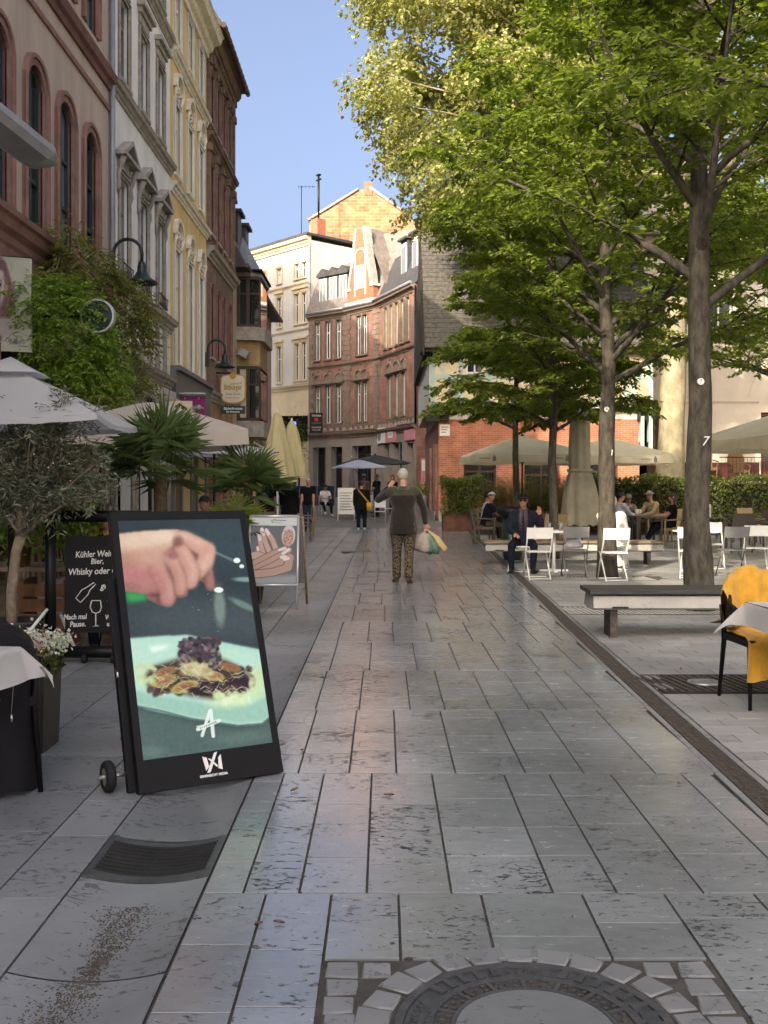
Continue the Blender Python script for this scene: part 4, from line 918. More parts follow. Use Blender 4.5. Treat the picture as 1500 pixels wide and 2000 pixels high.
for u in (.95, 1.85, 2.75):                                  # dormers on the left bay
    b = F0.mb(); b.box((u - .42, -2.2, 13.1), (u + .42, -.35, 14.95)); b.box((u - .5, -2.3, 14.95), (u + .5, -.2, 15.1)); b.prism([(u - .5, -.2, 15.1), (u + .5, -.2, 15.1), (u, -.2, 15.5)], (0, -2.1, 0)); d_ = b.build('dormer', 'roof_slate', t)
    b = F0.mb(); b.box((u - .34, -.36, 13.2), (u + .34, -.31, 14.85)); b.build('dormer_window', 'white_window', d_); b = F0.mb(); b.box((u - .25, -.33, 13.35), (u - .03, -.295, 14.7)); b.box((u + .03, -.33, 13.35), (u + .25, -.295, 14.7)); b.build('dormer_pane', 'glass_pale', d_)
for u in (3.2, 4.9):                                         # dormers on the right bay
    b = F2.mb(); b.box((u - .5, -2.6, 13.3), (u + .5, -.5, 15.6)); b.box((u - .62, -2.7, 15.6), (u + .62, -.3, 15.72)); d_ = b.build('dormer', 'roof_slate', t)
    b = F2.mb(); b.box((u - .4, -.51, 13.5), (u + .4, -.46, 15.4)); b.build('dormer_window', 'white_window', d_); b = F2.mb(); b.box((u - .3, -.48, 13.7), (u + .3, -.445, 15.2)); b.build('dormer_pane', 'glass_pale', d_)
# shaped orange gable on the centre bay
b = F1.mb(); c = L1 / 2; v = 12.7
prof = [(-1.35, 0), (1.35, 0), (1.35, .9), (1.12, .95), (1.0, 1.6), (.72, 2.6), (.42, 4.3), (.3, 4.55), (-.3, 4.55), (-.42, 4.3), (-.72, 2.6), (-1.0, 1.6), (-1.12, .95), (-1.35, .9)]
b.prism([(c + p[0], .12, v + p[1]) for p in prof], (0, -.35, 0)); gb = b.build('gable', 'orange_brick', t)
for s_ in (-1, 1):
    b = F1.mb(); q = [(1.12, .95), (1.0, 1.6), (.72, 2.6), (.42, 4.3), (.3, 4.6)]
    b.strip([(c + s_ * (p[0] - .06), v + p[1]) for p in q], [(c + s_ * (p[0] + .16), v + p[1] + .05) for p in q], -.3, .2); b.build('gable_coping', 'grey_stone_trim', gb)
    b = F1.mb(); b.box((c + s_ * 1.24 - .2, -.3, v + .9), (c + s_ * 1.24 + .2, .2, v + 1.05)); b.build('gable_cap', 'pale_trim', gb)
    ar = arch_pts(c + s_ * .2 - .13, c + s_ * .2 + .13, v + .9, v + 2.3, .13); b = F1.mb(); b.strip(ar, off(ar, .06), .1, .17); b.build('gable_window_frame', 'sign_cream', gb); b = F1.mb(); b.F([b.V((p[0], .135, p[1])) for p in ar][::-1]); b.build('gable_pane', 'glass_cream', gb)
ar = arch_pts(c - .5, c + .5, v + .5, v + 3.3, .8); b = F1.mb(); b.strip(ar, off(ar, .09), .1, .17); b.build('gable_arch', 'sign_cream', gb)
b = F1.mb(); b.box((c - 1.45, -.35, v - .02), (c + 1.45, .25, v + .16)); b.build('gable_base', 'pale_trim', gb)
b = F1.mb(); b.poly([(c - .6, -1.3, 17.2), (c + 2.6, -2.5, 17.2), (c + 2.8, -1.2, 13), (c + .8, -.5, 13)]); b.poly([(c, -.2, 17.4), (c, -6, 17.4), (c + 2.5, -6, 13), (c + 2.5, -.2, 13)]); b.poly([(c, -.2, 17.4), (c - 2.5, -.2, 13), (c - 2.5, -6, 13), (c, -6, 17.4)]); b.build('gable_roof', 'roof_tile', t)
b = MB(); b.poly([(*PT[3], 0), (PT[3][0] + 5, PT[3][1] + 3, 0), (PT[3][0] + 5, PT[3][1] + 3, 15.4), (*PT[3], 12.6)]); b.build('side_wall', 'red_brick', t)
b = MB(); b.tube([(PT[3][0] - .05, PT[3][1] - .1, 4.9), (PT[3][0] - .05, PT[3][1] - .1, 12.4)], .06, 8); b.build('downpipe', 'black_metal', t)
# ---------------- sunlit rough brick fire wall behind
brickmat('fire_wall_brick', (.29, .115, .05), (.36, .185, .09), (.29, .2, .13), .55, .22, msize=.03, var=.6, bump=.8)
t = thing('brick_gable_house', 'tall windowless fire wall of rough yellow and orange brick rising behind the roofs', 'house', (-1.5, 70.5, gz(70)))
Y = 70.5; b = MB(); q = [P(604, 800, Y), P(604, 432, Y), P(700, 372, Y), P(722, 368, Y), P(800, 425, Y), P(860, 470, Y), P(860, 800, Y)]
b.prism(q[::-1], (0, .5, 0)); b.build('fire_wall', 'fire_wall_brick', t)
b = MB(); b.poly([P(722, 366, Y), P(722, 366, Y) + Vector((0, 6, 0)), P(870, 474, Y) + Vector((0, 6, 0)), P(870, 474, Y)]); b.poly([P(700, 370, Y), P(602, 431, Y), P(602, 431, Y) + Vector((0, 12, 0)), P(700, 370, Y) + Vector((0, 12, 0))]); b.build('roof', 'roof_tile', t)
b = MB(); a_ = P(602, 431, Y); c_ = P(700, 371, Y); b.tube([a_ + Vector((0, -.05, .05)), c_ + Vector((0, -.05, .05))], .09, 6); a_ = P(722, 367, Y); c_ = P(800, 424, Y); b.tube([a_ + Vector((0, -.05, .05)), c_ + Vector((0, -.05, .05))], .09, 6); b.build('verge', 'grey_stone_trim', t)
b = MB(); c_ = P(717, 368, Y); b.box((c_.x - .2, Y - .06, c_.z - .5), (c_.x + .35, Y + .8, c_.z + .45)); b.box((c_.x + .36, Y + .2, c_.z - 1.2), (c_.x + .9, Y + 1, c_.z - .5)); b.build('chimney', 'chimney_brick', t)
# ---------------- half-timbered house with a brick ground floor
brickmat('house_brick', (.34, .10, .05), (.42, .15, .08), (.36, .26, .19), .26, .08)
HY = 40.5; HX0, HX1 = 2.15, 10.4; ZB, ZJ, ZE = 4.15, 4.55, 6.85
t = thing('half_timbered_house', 'half-timbered house with mint green beams above a red brick ground floor', 'house', ((HX0 + HX1) / 2, HY, gz(HY)))
HF = Fac((HX0, HY, 0), (1, 0, 0), (0, -1, 0)); HW = HX1 - HX0
ops = [(1.0, 2.3, .9, 2.6, .3), (3.4, 4.8, .2, 2.7, .4), (5.8, 7.1, .9, 2.6, .3)]
wall(HF, 0, HW, 0, ZB, ops, 'house_brick', t, .3)
for o in ops: window(HF, o, t, 'brown_window', 'glass_dark', .25, 1, (.7,), .07)
HS = Fac((HX0, HY, 0), (0, 1, 0), (-1, 0, 0)); wall(HS, 0, 13, 0, ZB, [(3, 4.2, 1.0, 2.8, 0), (7, 8.2, 1.0, 2.8, 0)], 'red_brick', t, .3, 'side_wall')
for o in ((3, 4.2, 1.0, 2.8, 0), (7, 8.2, 1.0, 2.8, 0)): window(HS, o, t, 'brown_window', 'glass_dark', .25)
for q in (.5, 1.6, 5.2): b = HS.mb(); b.box((q, -.01, 0), (q + .4, .12, 3.2)); b.build('buttress', 'red_brick', t)
b = MB(); b.box((HX1 - .3, HY, 0), (HX1, HY + 13, ZB)); b.build('end_wall', 'house_brick', t)
b = HF.mb(); b.box((0, .005, 0), (HW, .06, .55)); b.build('plinth', 'grey_stone_trim', t); b = HS.mb(); b.box((0, .13, 0), (13, .16, .5)); b.build('plinth', 'grey_stone_trim', t)
JO = .35                                                     # jetty
b = MB(); b.box((HX0 - JO, HY - JO, ZJ), (HX1 + .15, HY + 13, ZE)); b.build('infill', 'cream_plaster', t)
b = MB(); b.box((HX0 + .02, HY - .02, ZB), (HX1, HY + 12, ZJ)); b.build('jetty_wall', 'house_cream', t)
J = Fac((HX0 - JO, HY - JO, 0), (1, 0, 0), (0, -1, 0)); JW = HW + JO + .15
def beam(f, a, c, w_=.17, m='timber_mint', pr=.03, nm='beam'):
    a = Vector((a[0], 0, a[1])); c = Vector((c[0], 0, c[1])); d = (c - a).normalized(); s_ = Vector((-d.z, 0, d.x)) * w_ / 2
    b = f.mb(); q = [a - s_, c - s_, c + s_, a + s_]; F_ = [b.V((p.x, pr, p.z)) for p in q]; B_ = [b.V((p.x, -.01, p.z)) for p in q]; b.F(F_)
    for k in range(4): j = (k + 1) % 4; b.F((F_[k], B_[k], B_[j], F_[j]))
    b.build(nm, m, t)
for v in (ZJ + .14, ZE - .1, ZJ + 1.25): beam(J, (0, v), (JW, v), .24 if v < ZJ + .2 else .16, pr=.05 if v < ZJ + .2 else .035)
xs_ = [.1, 1.2, 2.3, 3.4, 4.5, 5.6, 6.7, 7.7, JW - .1]
for k, x in enumerate(xs_): beam(J, (x, ZJ + .26), (x, ZE - .18), .18, pr=.032)
for k, (x0, x1) in enumerate(zip(xs_[:-1], xs_[1:])):
    if k in (0, 3, 7): beam(J, (x0 + .1, ZE - .2) if k != 7 else (x1 - .1, ZE - .2), (x1 - .1, ZJ + .3) if k != 7 else (x0 + .1, ZJ + .3), .14, pr=.028)
    elif k in (1, 2, 5): b = J.mb(); b.box((x0 + .22, -.01, ZJ + 1.38), (x1 - .22, .02, ZE - .25)); wo = b.build('window', 'white_window', t); b = J.mb(); b.box((x0 + .28, .0, ZJ + 1.44), ((x0 + x1) / 2 - .03, .026, ZE - .31)); b.box(((x0 + x1) / 2 + .03, .0, ZJ + 1.44), (x1 - .28, .026, ZE - .31)); b.build('pane', 'glass', wo)
b = MB()
for k in range(14): yv = HY - JO + .05 + k * .9; b.box((HX0 - JO - .03, yv, ZJ), (HX0 - JO - .004, yv + .86, ZE))
b.build('side_boarding', 'mint_boards', t)
for x in (HX0 + .1, HX0 + 2.6, HX0 + 5.1, HX0 + 6.3, HX1 - .4): b = MB(); b.box((x, HY - JO + .02, ZB - .05), (x + .3, HY - .01, ZJ - .01)); b.build('joist_end', 'timber_dark', t)
b = MB(); b.box((HX0 - JO - .1, HY - JO + .06, ZB - .1), (HX0 + .06, HY + .3, ZJ - .01)); b.build('corner_corbel', 'timber_dark', t)
for x in (HX1 - .35, HX1 - .02):                               # bracket at the right corner
    b = MB(); b.box((x, HY - JO - .1, 3.0), (x + .13, HY - JO + .06, ZJ)); b.prism([(x, HY - JO - .1, ZJ - .05), (x, HY - JO - .1, ZJ - .3), (x, HY - .05, ZJ - 1.3), (x, HY - .05, ZJ - 1.0)], (.12, 0, 0)); b.build('bracket', 'timber_mint', t)
for k in range(7): b = MB(); yv = HY - JO - .1 + k * .12; b.prism([(HX0 - JO - .38, yv, ZE - .1), (HX0 - JO + .1, yv, ZE - .1), (HX0 - JO + .1, yv, ZE - .3 - .08 * (k % 3))], (0, .1, 0)); b.build('eave_board', 'timber_dark', t)
# steep slate roof in courses
ex0, ex1 = HX0 - JO - .25, HX1 + .5; RY, RZ = HY + 4.2, 12.6; nc = 26
b = MB(); b.prism([(ex0, HY - JO - .5, ZE - .12), (ex0, RY, RZ - .1), (ex0, HY + 13, ZE - .12)], (ex1 - ex0, 0, 0)); ro = b.build('roof', 'timber_dark', t)
sl = Vector((0, RY - (HY - JO - .5), RZ - ZE)); ln = sl.length; sl.normalize(); nn = Vector((0, -sl.z, sl.y)); rr = random.Random(5); big = MB(); rest = []
for k in range(nc):
    y0 = k * ln / nc; x = ex0 + (0 if k % 2 else -.11)
    while x < ex1:
        wd = rr.uniform(.19, .26); base = Vector((max(x, ex0), HY - JO - .5, ZE)) + sl * y0 + nn * .03; w2 = min(x + wd, ex1) - max(x, ex0)
        if w2 > .03:
            q = [base + nn * .012, base + Vector((w2 - .008, 0, 0)) + nn * (.012 + rr.uniform(0, .012)), base + Vector((w2 - .008, 0, 0)) + sl * (ln / nc + .05), base + sl * (ln / nc + .05)]
            if x < ex0 + 1.9 and k < 22: b = MB(); b.prism(q, nn * -.012); b.build('slate', 'slate_tile', ro)
            else: big.prism(q, nn * -.012)
        x += wd
o = big.build('slate', 'slate_tile', ro); o['kind'] = 'stuff'
b = MB(); b.box((ex0 - .06, HY - JO - .6, ZE - .25), (ex0 + .02, HY - JO - .3, ZE + .1)); b.prism([(ex0 - .07, HY - JO - .58, ZE - .16), (ex0 - .07, HY - JO - .58, ZE + .1), (ex0 - .07, RY, RZ + .12), (ex0 - .07, RY, RZ - .2)], (.09, 0, 0)); b.build('barge_board', 'timber_dark', t)
b = MB(); b.prism([(HX0 - JO, HY - JO, ZE), (HX0 - JO, RY, RZ - .5), (HX0 - JO, HY + 12.5, ZE)], (.1, 0, 0)); b.build('gable_wall', 'mint_boards', t)
s_ = thing('street_sign', 'small white street name plate on the corner of the half-timbered house', 'sign', (HX0 + .15, HY, 3.7))
b = MB(); b.box((HX0 + .05, HY - .04, 3.5), (HX0 + .45, HY - .004, 3.95)); b.build('plate', 'sign_white', s_)
b = MB(); [b.box((HX0 + .1, HY - .046, 3.82 - k * .1), (HX0 + .4 - .05 * k, HY - .041, 3.86 - k * .1)) for k in range(3)]; b.build('lettering', 'print_grey', s_)

# ---------------- cream house behind the hedge
CY = 47.0; CF = Fac((9.0, CY, 0), (1, 0, 0), (0, -1, 0)); CW = 22
t = thing('cream_house', 'cream plastered house with blind arches and maroon doors behind the hedge', 'house', (14, CY, gz(CY)))
doors = [(2.9, 4.4, 1.6, 5.1, 0), (8.3, 9.8, 1.6, 4.9, 0), (13, 14.4, 1.6, 4.9, 0)]
up = [(u - .6, u + .6, 8.4, 10.6, .3) for u in (3.6, 6.4, 9.2, 12, 14.8)]
wall(CF, 0, CW, 0, 13, doors + up, 'house_cream', t, .3); shell(CF, 0, CW, 0, 13, 9, 'house_cream', t); gable_roof(CF, -.3, CW + .3, 13, .5, 3.5, 9, 'roof_tile', t)
for o in doors:
    d_ = window(CF, o, t, 'maroon_door', 'glass', .2, 1, (.32,), .14, name='door'); b = CF.mb(); b.box((o[0] + .1, -.22, o[2] + .1), (o[1] - .1, -.15, o[2] + 1.0)); b.build('door_panel', 'maroon_door', d_)
for o in up: window(CF, o, t, 'white_window', 'glass', .2, 1, (.7,), .07, (.14, 'pale_trim', .05))
for u in (3.65, 9.05, 13.7): ar = arch_pts(u - 1.2, u + 1.2, 5.1, 6.7, 1.1); b = CF.mb(); b.strip(ar[1:-1], off(ar, .14)[1:-1], -.01, .05); b.build('blind_arch', 'house_cream', t)
for v, k in ((7.3, .7), (5.3, .35)): cornice(CF, 4.6, 8.2, v, cs(k), 'house_cream', t); cornice(CF, 9.9, 13, v, cs(k), 'house_cream', t)
b = CF.mb(); b.box((-.2, .01, 0), (CW, 3.0, 1.55)); b.build('terrace_base', 'house_cream', t); b = CF.mb(); b.box((-.3, .01, 1.56), (CW, 3.15, 1.75)); b.build('terrace_slab', 'grey_stone_trim', t)
b = CF.mb(); b.box((4.5, .02, 1.75), (8.2, .05, 2.6)); b.build('dado', 'maroon_door', t)
b = CF.mb()
for k in range(60): b.tube([(k * .16 + 5.5, 3.0, 1.75), (k * .16 + 5.5, 3.0, 2.75)], .008, 4)
b.tube([(5.4, 3.0, 2.75), (15, 3.0, 2.75)], .02, 5); b.build('railing', 'black_metal', t)
b = CF.mb(); b.prism([(8.26, 3.1, .8), (8.66, 3.1, .8), (8.26, 3.1, 2.9)], (0, .1, 0)); b.box((7.9, 3.02, .2), (8.25, 3.3, 2.9)); b.build('stair_cheek', 'timber_dark', t)
# distant houses closing the square on the right
t = thing('square_house', 'pale house closing the far right of the square', 'house', (30, 38, 0)); SF = Fac((26, 62, 0), (0, -1, 0), (-1, 0, 0))
ops = [(u - .6, u + .6, v, v + 2, 0) for u in range(2, 80, 3) for v in (1, 4.8, 8.4)]; wall(SF, 0, 82, 0, 12, ops, 'house_cream', t); shell(SF, 0, 82, 0, 12, 9, 'house_cream', t); gable_roof(SF, 0, 82, 12, .4, 4, 9, 'roof_tile', t)
b = SF.mb()
for o in ops: b.poly([(o[0], -.15, o[2]), (o[1], -.15, o[2]), (o[1], -.15, o[3]), (o[0], -.15, o[3])])
o_ = b.build('pane', 'glass', t); o_['kind'] = 'stuff'
# ================================================================ TREES AND PLANTS
def leaves(name, pos, dirs, nrm, L, W, m, parent, rng, kind='stuff', fold=.12):
    """one mesh of pointed folded leaves"""
    n = len(pos); d = dirs / (np.linalg.norm(dirs, axis=1, keepdims=True) + 1e-9)
    s = np.cross(d, nrm); s /= (np.linalg.norm(s, axis=1, keepdims=True) + 1e-9); u = np.cross(s, d)
    L = np.broadcast_to(np.asarray(L), (n,))[:, None]; W = np.broadcast_to(np.asarray(W), (n,))[:, None]
    V = np.stack([pos, pos + d * L * .45 + s * W * .5 + u * W * fold, pos + d * L - u * L * .08, pos + d * L * .45 - s * W * .5 + u * W * fold], 1).reshape(-1, 3)
    i = np.arange(n)[:, None] * 4; F = np.concatenate([i + [0, 1, 2], i + [0, 2, 3]], 1).reshape(-1, 3)
    cv = np.repeat(np.clip(rng.normal(.5, .22, n), 0, 1), 4)
    o = raw(name, V, F, m, parent, cv)
    if kind: o['kind'] = kind
    return o
def skeleton(base, h, r0, nlimb, spread, rng, up=.55, crown0=.42, l2=7, l3=6, top=None, droop=.15, limb_len=None, lean=(0, 0), low=.9, taper=.62):
    """trunk, limbs, twigs: lists of (pts, radii); twigs as arrays start, dir, length"""
    base = Vector(base); trunk = []; limbs = []; tw = []
    n = 8
    for k in range(n + 1):
        t_ = k / n; trunk.append(base + Vector((lean[0] * t_ + rng.normal(0, .02) * (k > 0), lean[1] * t_ + rng.normal(0, .02) * (k > 0), h * t_)))
    tr = [r0 * (1.35 if k == 0 else 1.08 if k == 1 else (1 - .75 * max(0, k / n - crown0 * .7) / (1 - crown0 * .7))) for k in range(n + 1)]
    def at(t_):
        k = min(int(t_ * n), n - 1); f = t_ * n - k; return trunk[k].lerp(trunk[k + 1], f), tr[k] + (tr[k + 1] - tr[k]) * f
    for i in range(nlimb):
        t_ = crown0 + (1 - crown0) * (i / nlimb) ** low * .95; p, r = at(t_); az = i * 2.4 + rng.uniform(-.4, .4); el = up + .5 * t_ + rng.uniform(-.15, .15)
        ll = (limb_len or spread) * (1.12 - taper * (t_ - crown0) / (1 - crown0)) * rng.uniform(.85, 1.12)
        d = Vector((math.cos(az) * math.cos(el), math.sin(az) * math.cos(el), math.sin(el))); pts = [p]; rr_ = [r * .55]
        for k in range(6):
            d = (d + Vector((rng.normal(0, .10), rng.normal(0, .10), rng.normal(-.02, .07) - droop * .35 * k / 6))).normalized(); pts.append(pts[-1] + d * ll / 6); rr_.append(r * .55 * (1 - (k + 1) / 6.6))
        limbs.append((pts, rr_))
        for j in range(l2):
            f = .18 + .82 * (j + rng.uniform(0, .8)) / l2; f = min(f, .999); k = int(f * 6); q = pts[k].lerp(pts[k + 1], f * 6 - k); dd = (pts[k + 1] - pts[k]).normalized()
            side = dd.cross(Vector((0, 0, 1))).normalized() * (1 if j % 2 else -1)
            d2 = (dd * .55 + side * .8 + Vector((0, 0, rng.uniform(-.15, .35)))).normalized(); l2n = ll * .42 * (1.15 - .6 * f) * rng.uniform(.8, 1.2); p2 = [q]; r2 = [max(.007, rr_[k] * .5)]
            for m_ in range(4): d2 = (d2 + Vector((rng.normal(0, .12), rng.normal(0, .12), rng.normal(0, .08) - droop * .2))).normalized(); p2.append(p2[-1] + d2 * l2n / 4); r2.append(r2[0] * (1 - (m_ + 1) / 5))
            limbs.append((p2, r2))
            for m_ in range(l3):
                g_ = .1 + .9 * (m_ + rng.uniform(0, .7)) / l3; g_ = min(g_, .999); kk = int(g_ * 4); q2 = p2[kk].lerp(p2[kk + 1], g_ * 4 - kk); dd2 = (p2[kk + 1] - p2[kk]).normalized()
                s2 = dd2.cross(Vector((0, 0, 1))).normalized() * (1 if m_ % 2 else -1); d3 = (dd2 * .7 + s2 * .7 + Vector((0, 0, rng.uniform(-.35, .3)))).normalized()
                tw.append((q2, d3, rng.uniform(.32, .62) * max(.6, spread / 3.5)))
    return trunk, tr, limbs, tw
def twig_leaves(tw, per, rng, droop=.3, spread=1.):
    S = np.array([t_[0] for t_ in tw]); D = np.array([t_[1] for t_ in tw]); Ln = np.array([t_[2] for t_ in tw])
    k = per; idx = np.repeat(np.arange(len(tw)), k); f = (np.tile(np.arange(k), len(tw)) + rng.random(len(idx))) / k
    d = D[idx]; sag = np.zeros((len(idx), 3)); sag[:, 2] = -droop * .35 * (f * Ln[idx]) ** 1.0
    pos = S[idx] + d * (f * Ln[idx])[:, None] + sag + rng.normal(0, .025 * spread, (len(idx), 3))
    up = np.array([0, 0, 1.]); side = np.cross(d, up); side /= (np.linalg.norm(side, axis=1, keepdims=True) + 1e-6); sg = np.where(np.arange(len(idx)) % 2, 1, -1)[:, None]
    dirs = d * .55 + side * sg * .85 + rng.normal(0, .28, d.shape); dirs[:, 2] -= droop
    nrm = np.tile(up, (len(idx), 1)) + rng.normal(0, .38, d.shape)
    return pos, dirs, nrm, f, idx
def tree(name, label, base, h, r0, nlimb, spread, seed, leafm, per, ls, bark='bark_dark', zmax=None, group=None, keep=None, xcut=None, **kw):
    rng = np.random.default_rng(seed); t = thing(name, label, 'tree', base, group=group)
    trunk, tr, limbs, tw = skeleton(base, h, r0, nlimb, spread, rng, **kw)
    tk = [trunk[int(min(q, 31.9) / 4)].lerp(trunk[int(min(q, 31.9) / 4) + 1], min(q, 31.9) / 4 - int(min(q, 31.9) / 4)) for q in range(33)]; b = MB(); b.tube(tk, [float(np.interp(q / 4, range(9), tr)) * (1 + rng.normal(0, .03)) for q in range(33)], 18); b.v = [(x + rng.normal(0, r0 * .035), y + rng.normal(0, r0 * .035), z) for x, y, z in b.v]; b.build('trunk', bark, t)
    b = MB()
    for p, r in limbs: b.tube(p, r, 6, caps=False)
    b.build('limbs', bark, t)['kind'] = 'stuff'
    if keep: tw = [q for q in tw if keep(q[0])]
    pos, dirs, nrm, f, idx = twig_leaves(tw, per, rng)
    b = MB()
    for q in tw[::1]: b.tube([q[0], Vector(q[0]) + Vector(q[1]) * q[2] * .5 + Vector((0, 0, -.02)), Vector(q[0]) + Vector(q[1]) * q[2] * .95 + Vector((0, 0, -.07))], [.006, .004, .002], 3, caps=False)
    b.build('twigs', bark, t)['kind'] = 'stuff'
    leaves('crown', pos, dirs, nrm, rng.uniform(.55, 1.3, len(pos)) * ls, rng.uniform(.6, 1.2, len(pos)) * ls * .56, leafm, t, rng)
    return t
def in_view(p, mx=0.2):                                       # thin out what no camera near this one can see
    return True
tree('shade_tree', 'street tree overhanging the square beside the white table, only its leaves low over the paving', (3.85, 8.0, 0), 8.6, .145, 14, 2.9, 11, 'leaf_hornbeam', 28, .12, keep=lambda p: p[2] < 6.6, up=.55, crown0=.48, l2=8, l3=6)
tree('shade_tree', 'thick dark street tree marked seven, rising behind the concrete bench', (3.84, 12.45, 0), 9.6, .14, 22, 3.35, 21, 'leaf_hornbeam', 28, .12, up=.5, crown0=.38, l2=10, l3=8, keep=lambda p: p[2] < 7.6 + (hash((round(p[0], 2), round(p[1], 2))) % 5) * .4)
tree('shade_tree', 'street tree marked eight, its trunk among the white folding chairs', (3.67, 16.85, 0), 9.4, .128, 25, 2.85, 32, 'leaf_hornbeam', 25, .125, up=.42, crown0=.34, l2=9, l3=7, low=1.15, taper=.35)
tree('shade_tree', 'slender young street tree in front of the folded parasol', (3.52, 21.2, 0), 8.2, .085, 28, 2.05, 43, 'leaf_hornbeam', 24, .12, up=.3, crown0=.32, l2=9, l3=7, low=1.15, droop=.4, taper=.25)
tree('shade_tree', 'slender young street tree before the open cream parasol', (3.3, 25.6, 0), 9.0, .078, 34, 1.85, 54, 'leaf_hornbeam', 24, .125, up=.12, crown0=.31, l2=9, l3=7, low=1.05, droop=.4, taper=.15)
pl = tree('plane_tree', 'huge old plane tree with pale mottled bark and sunlit yellow green leaves', (10.0, 36.2, 0), 21, .42, 22, 9.0, 65, 'leaf_plane', 20, .24, 'bark_plane', up=.3, crown0=.42, l2=9, l3=8, droop=.4, lean=(.9, 0))
# the side of its crown that hangs over the street, clump by clump
rng = np.random.default_rng(66); pr = random.Random(66); tw = []; b = MB(); root = Vector((10.4, 36.2, 11.5)); cl = []
for k in range(110):
    px = pr.uniform(722, 1150); lim = np.interp(px, [700, 760, 800, 860, 950, 1150], [170, 250, 320, 430, 440, 420]); py = pr.uniform(-160, lim); cl.append((px, py, pr.uniform(31, 40)))
for px, py, Y in cl:
    c = P(px, py, Y); mid = root.lerp(c, .5) + Vector((0, 0, 1.2)); pts = [root * (1 - s_) ** 2 + mid * 2 * s_ * (1 - s_) + c * s_ * s_ for s_ in (0, .2, .4, .6, .8, 1)]; b.tube(pts, [.16, .12, .085, .06, .035, .015], 5, caps=False)
    for q in range(44):
        v = Vector((pr.gauss(0, 1), pr.gauss(0, 1), pr.gauss(0, 1))).normalized() * pr.uniform(.2, 1.15); s_ = c + Vector((v.x * 1.0, v.y * 1.0, v.z * .85)); tw.append((s_, Vector((v.x * .6, v.y * .6, -.5 + pr.gauss(0, .3))).normalized(), pr.uniform(.35, .8)))
b.build('limbs', 'bark_plane', pl)['kind'] = 'stuff'
pos, dirs, nrm, f, idx = twig_leaves(tw, 15, rng, .35, 2.5); leaves('crown', pos, dirs, nrm, rng.uniform(.7, 1.2, len(pos)) * .17, rng.uniform(.7, 1.2, len(pos)) * .14, 'leaf_plane', pl, rng)
tree('shade_tree', 'leafy tree standing by the far parasol at the edge of the square', (10.4, 24.5, 0), 9.5, .15, 22, 4.3, 76, 'leaf_hornbeam', 32, .15, up=.35, crown0=.36, l2=9, l3=7)
tree('shade_tree', 'leafy tree beyond the hedge in front of the cream house', (16.5, 33.0, 0), 12, .2, 20, 6, 87, 'leaf_hornbeam', 24, .19, up=.3, crown0=.34, l2=9, l3=7)
tree('shade_tree', 'leafy tree further along the row beside the tables', (8.6, 14.8, 0), 9.5, .15, 18, 3.9, 98, 'leaf_hornbeam', 24, .135, up=.5, crown0=.44, l2=8, l3=7)
# number plates and painted numbers on the trunks
for (tx, ty, r_, num) in ((3.84, 12.45, .148, '7'), (3.67, 16.85, .135, '8')):
    n_ = thing('tree_number_disc', 'small white round number disc nailed to the trunk marked %s' % ('seven' if num == '7' else 'eight'), 'number disc', (tx - .03, ty - r_, 2.76))
    b = MB(); b.tube([(tx - .035, ty - r_ - .012, 2.76), (tx - .035, ty - r_ + .02, 2.76)], .04, 18); b.build('disc', 'sign_white', n_)
    text(num, .06, (tx - .035, ty - r_ - .0135, 2.76), (1, 0, 0), (0, 0, 1), 'print_black', n_)
    p_ = thing('painted_number', 'white stencilled %s sprayed on the dark tree trunk' % ('seven' if num == '7' else 'eight'), 'painted number', (tx, ty - r_, 2.04))
    text(num, .16, (tx + .012, ty - r_ - .003, 2.04), (1, 0, 0), (0, 0, 1), 'chalk', p_, 'numeral', shear=.25)

# ---------------------------------------------------------------- hedges and planters
def foliage_box(name, x0, x1, y0, y1, z0, z1, n, ls, m, parent, seed, bulge=.12):
    rng = np.random.default_rng(seed); p = rng.random((n, 3)); face = rng.random(n)
    A = (x1 - x0) * (z1 - z0); B = (x1 - x0) * (y1 - y0); tot = A + B
    p[:, 1] = np.where(face < A / tot, rng.random(n) ** 2 * .35, p[:, 1]); p[:, 2] = np.where(face >= A / tot, 1 - rng.random(n) ** 2 * .3, p[:, 2])
    X = np.stack([x0 + p[:, 0] * (x1 - x0), y0 + p[:, 1] * (y1 - y0), z0 + p[:, 2] * (z1 - z0)], 1)
    wv = np.sin(X[:, 0] * 2.3 + seed) * .5 + np.sin(X[:, 0] * 6.1 + X[:, 2] * 4) * .5; X[:, 1] -= bulge * wv * .6; X[:, 2] += bulge * np.sin(X[:, 0] * 3.7 + seed) * .6 * p[:, 2]
    X += rng.normal(0, .03, X.shape); d = rng.normal(0, 1, (n, 3)); d[:, 1] -= .5; d[:, 2] += .2; nr = rng.normal(0, .6, (n, 3)); nr[:, 2] += .7; nr[:, 1] -= .6
    return leaves(name, X, d, nr, rng.uniform(.7, 1.3, n) * ls, rng.uniform(.7, 1.2, n) * ls * .55, m, parent, rng)
def hedge(label, x0, x1, y0, y1, z1, n, seed, m='leaf_hedge', ls=.085, z0=.1):
    t = thing('hedge', label, 'hedge', ((x0 + x1) / 2, (y0 + y1) / 2, 0))
    b = MB(); b.box((x0 + .15, y0 + .18, 0), (x1 - .15, y1 - .1, z1 - .2)); b.build('stems_or_core', 'timber_dark', t)  # solid dark core, standing in for the shade inside the foliage
    foliage_box('foliage', x0, x1, y0, y1, z0, z1, n, ls, m, t, seed); return t
hedge('long clipped green hedge in front of the cream house', 6.2, 17, 33.0, 34.0, 1.78, 16000, 1, ls=.11)
t = thing('hedge_planter', 'rusty steel planter box with a clipped dark green hedge by the brick corner', 'planter', (2.6, 34.6, 0))
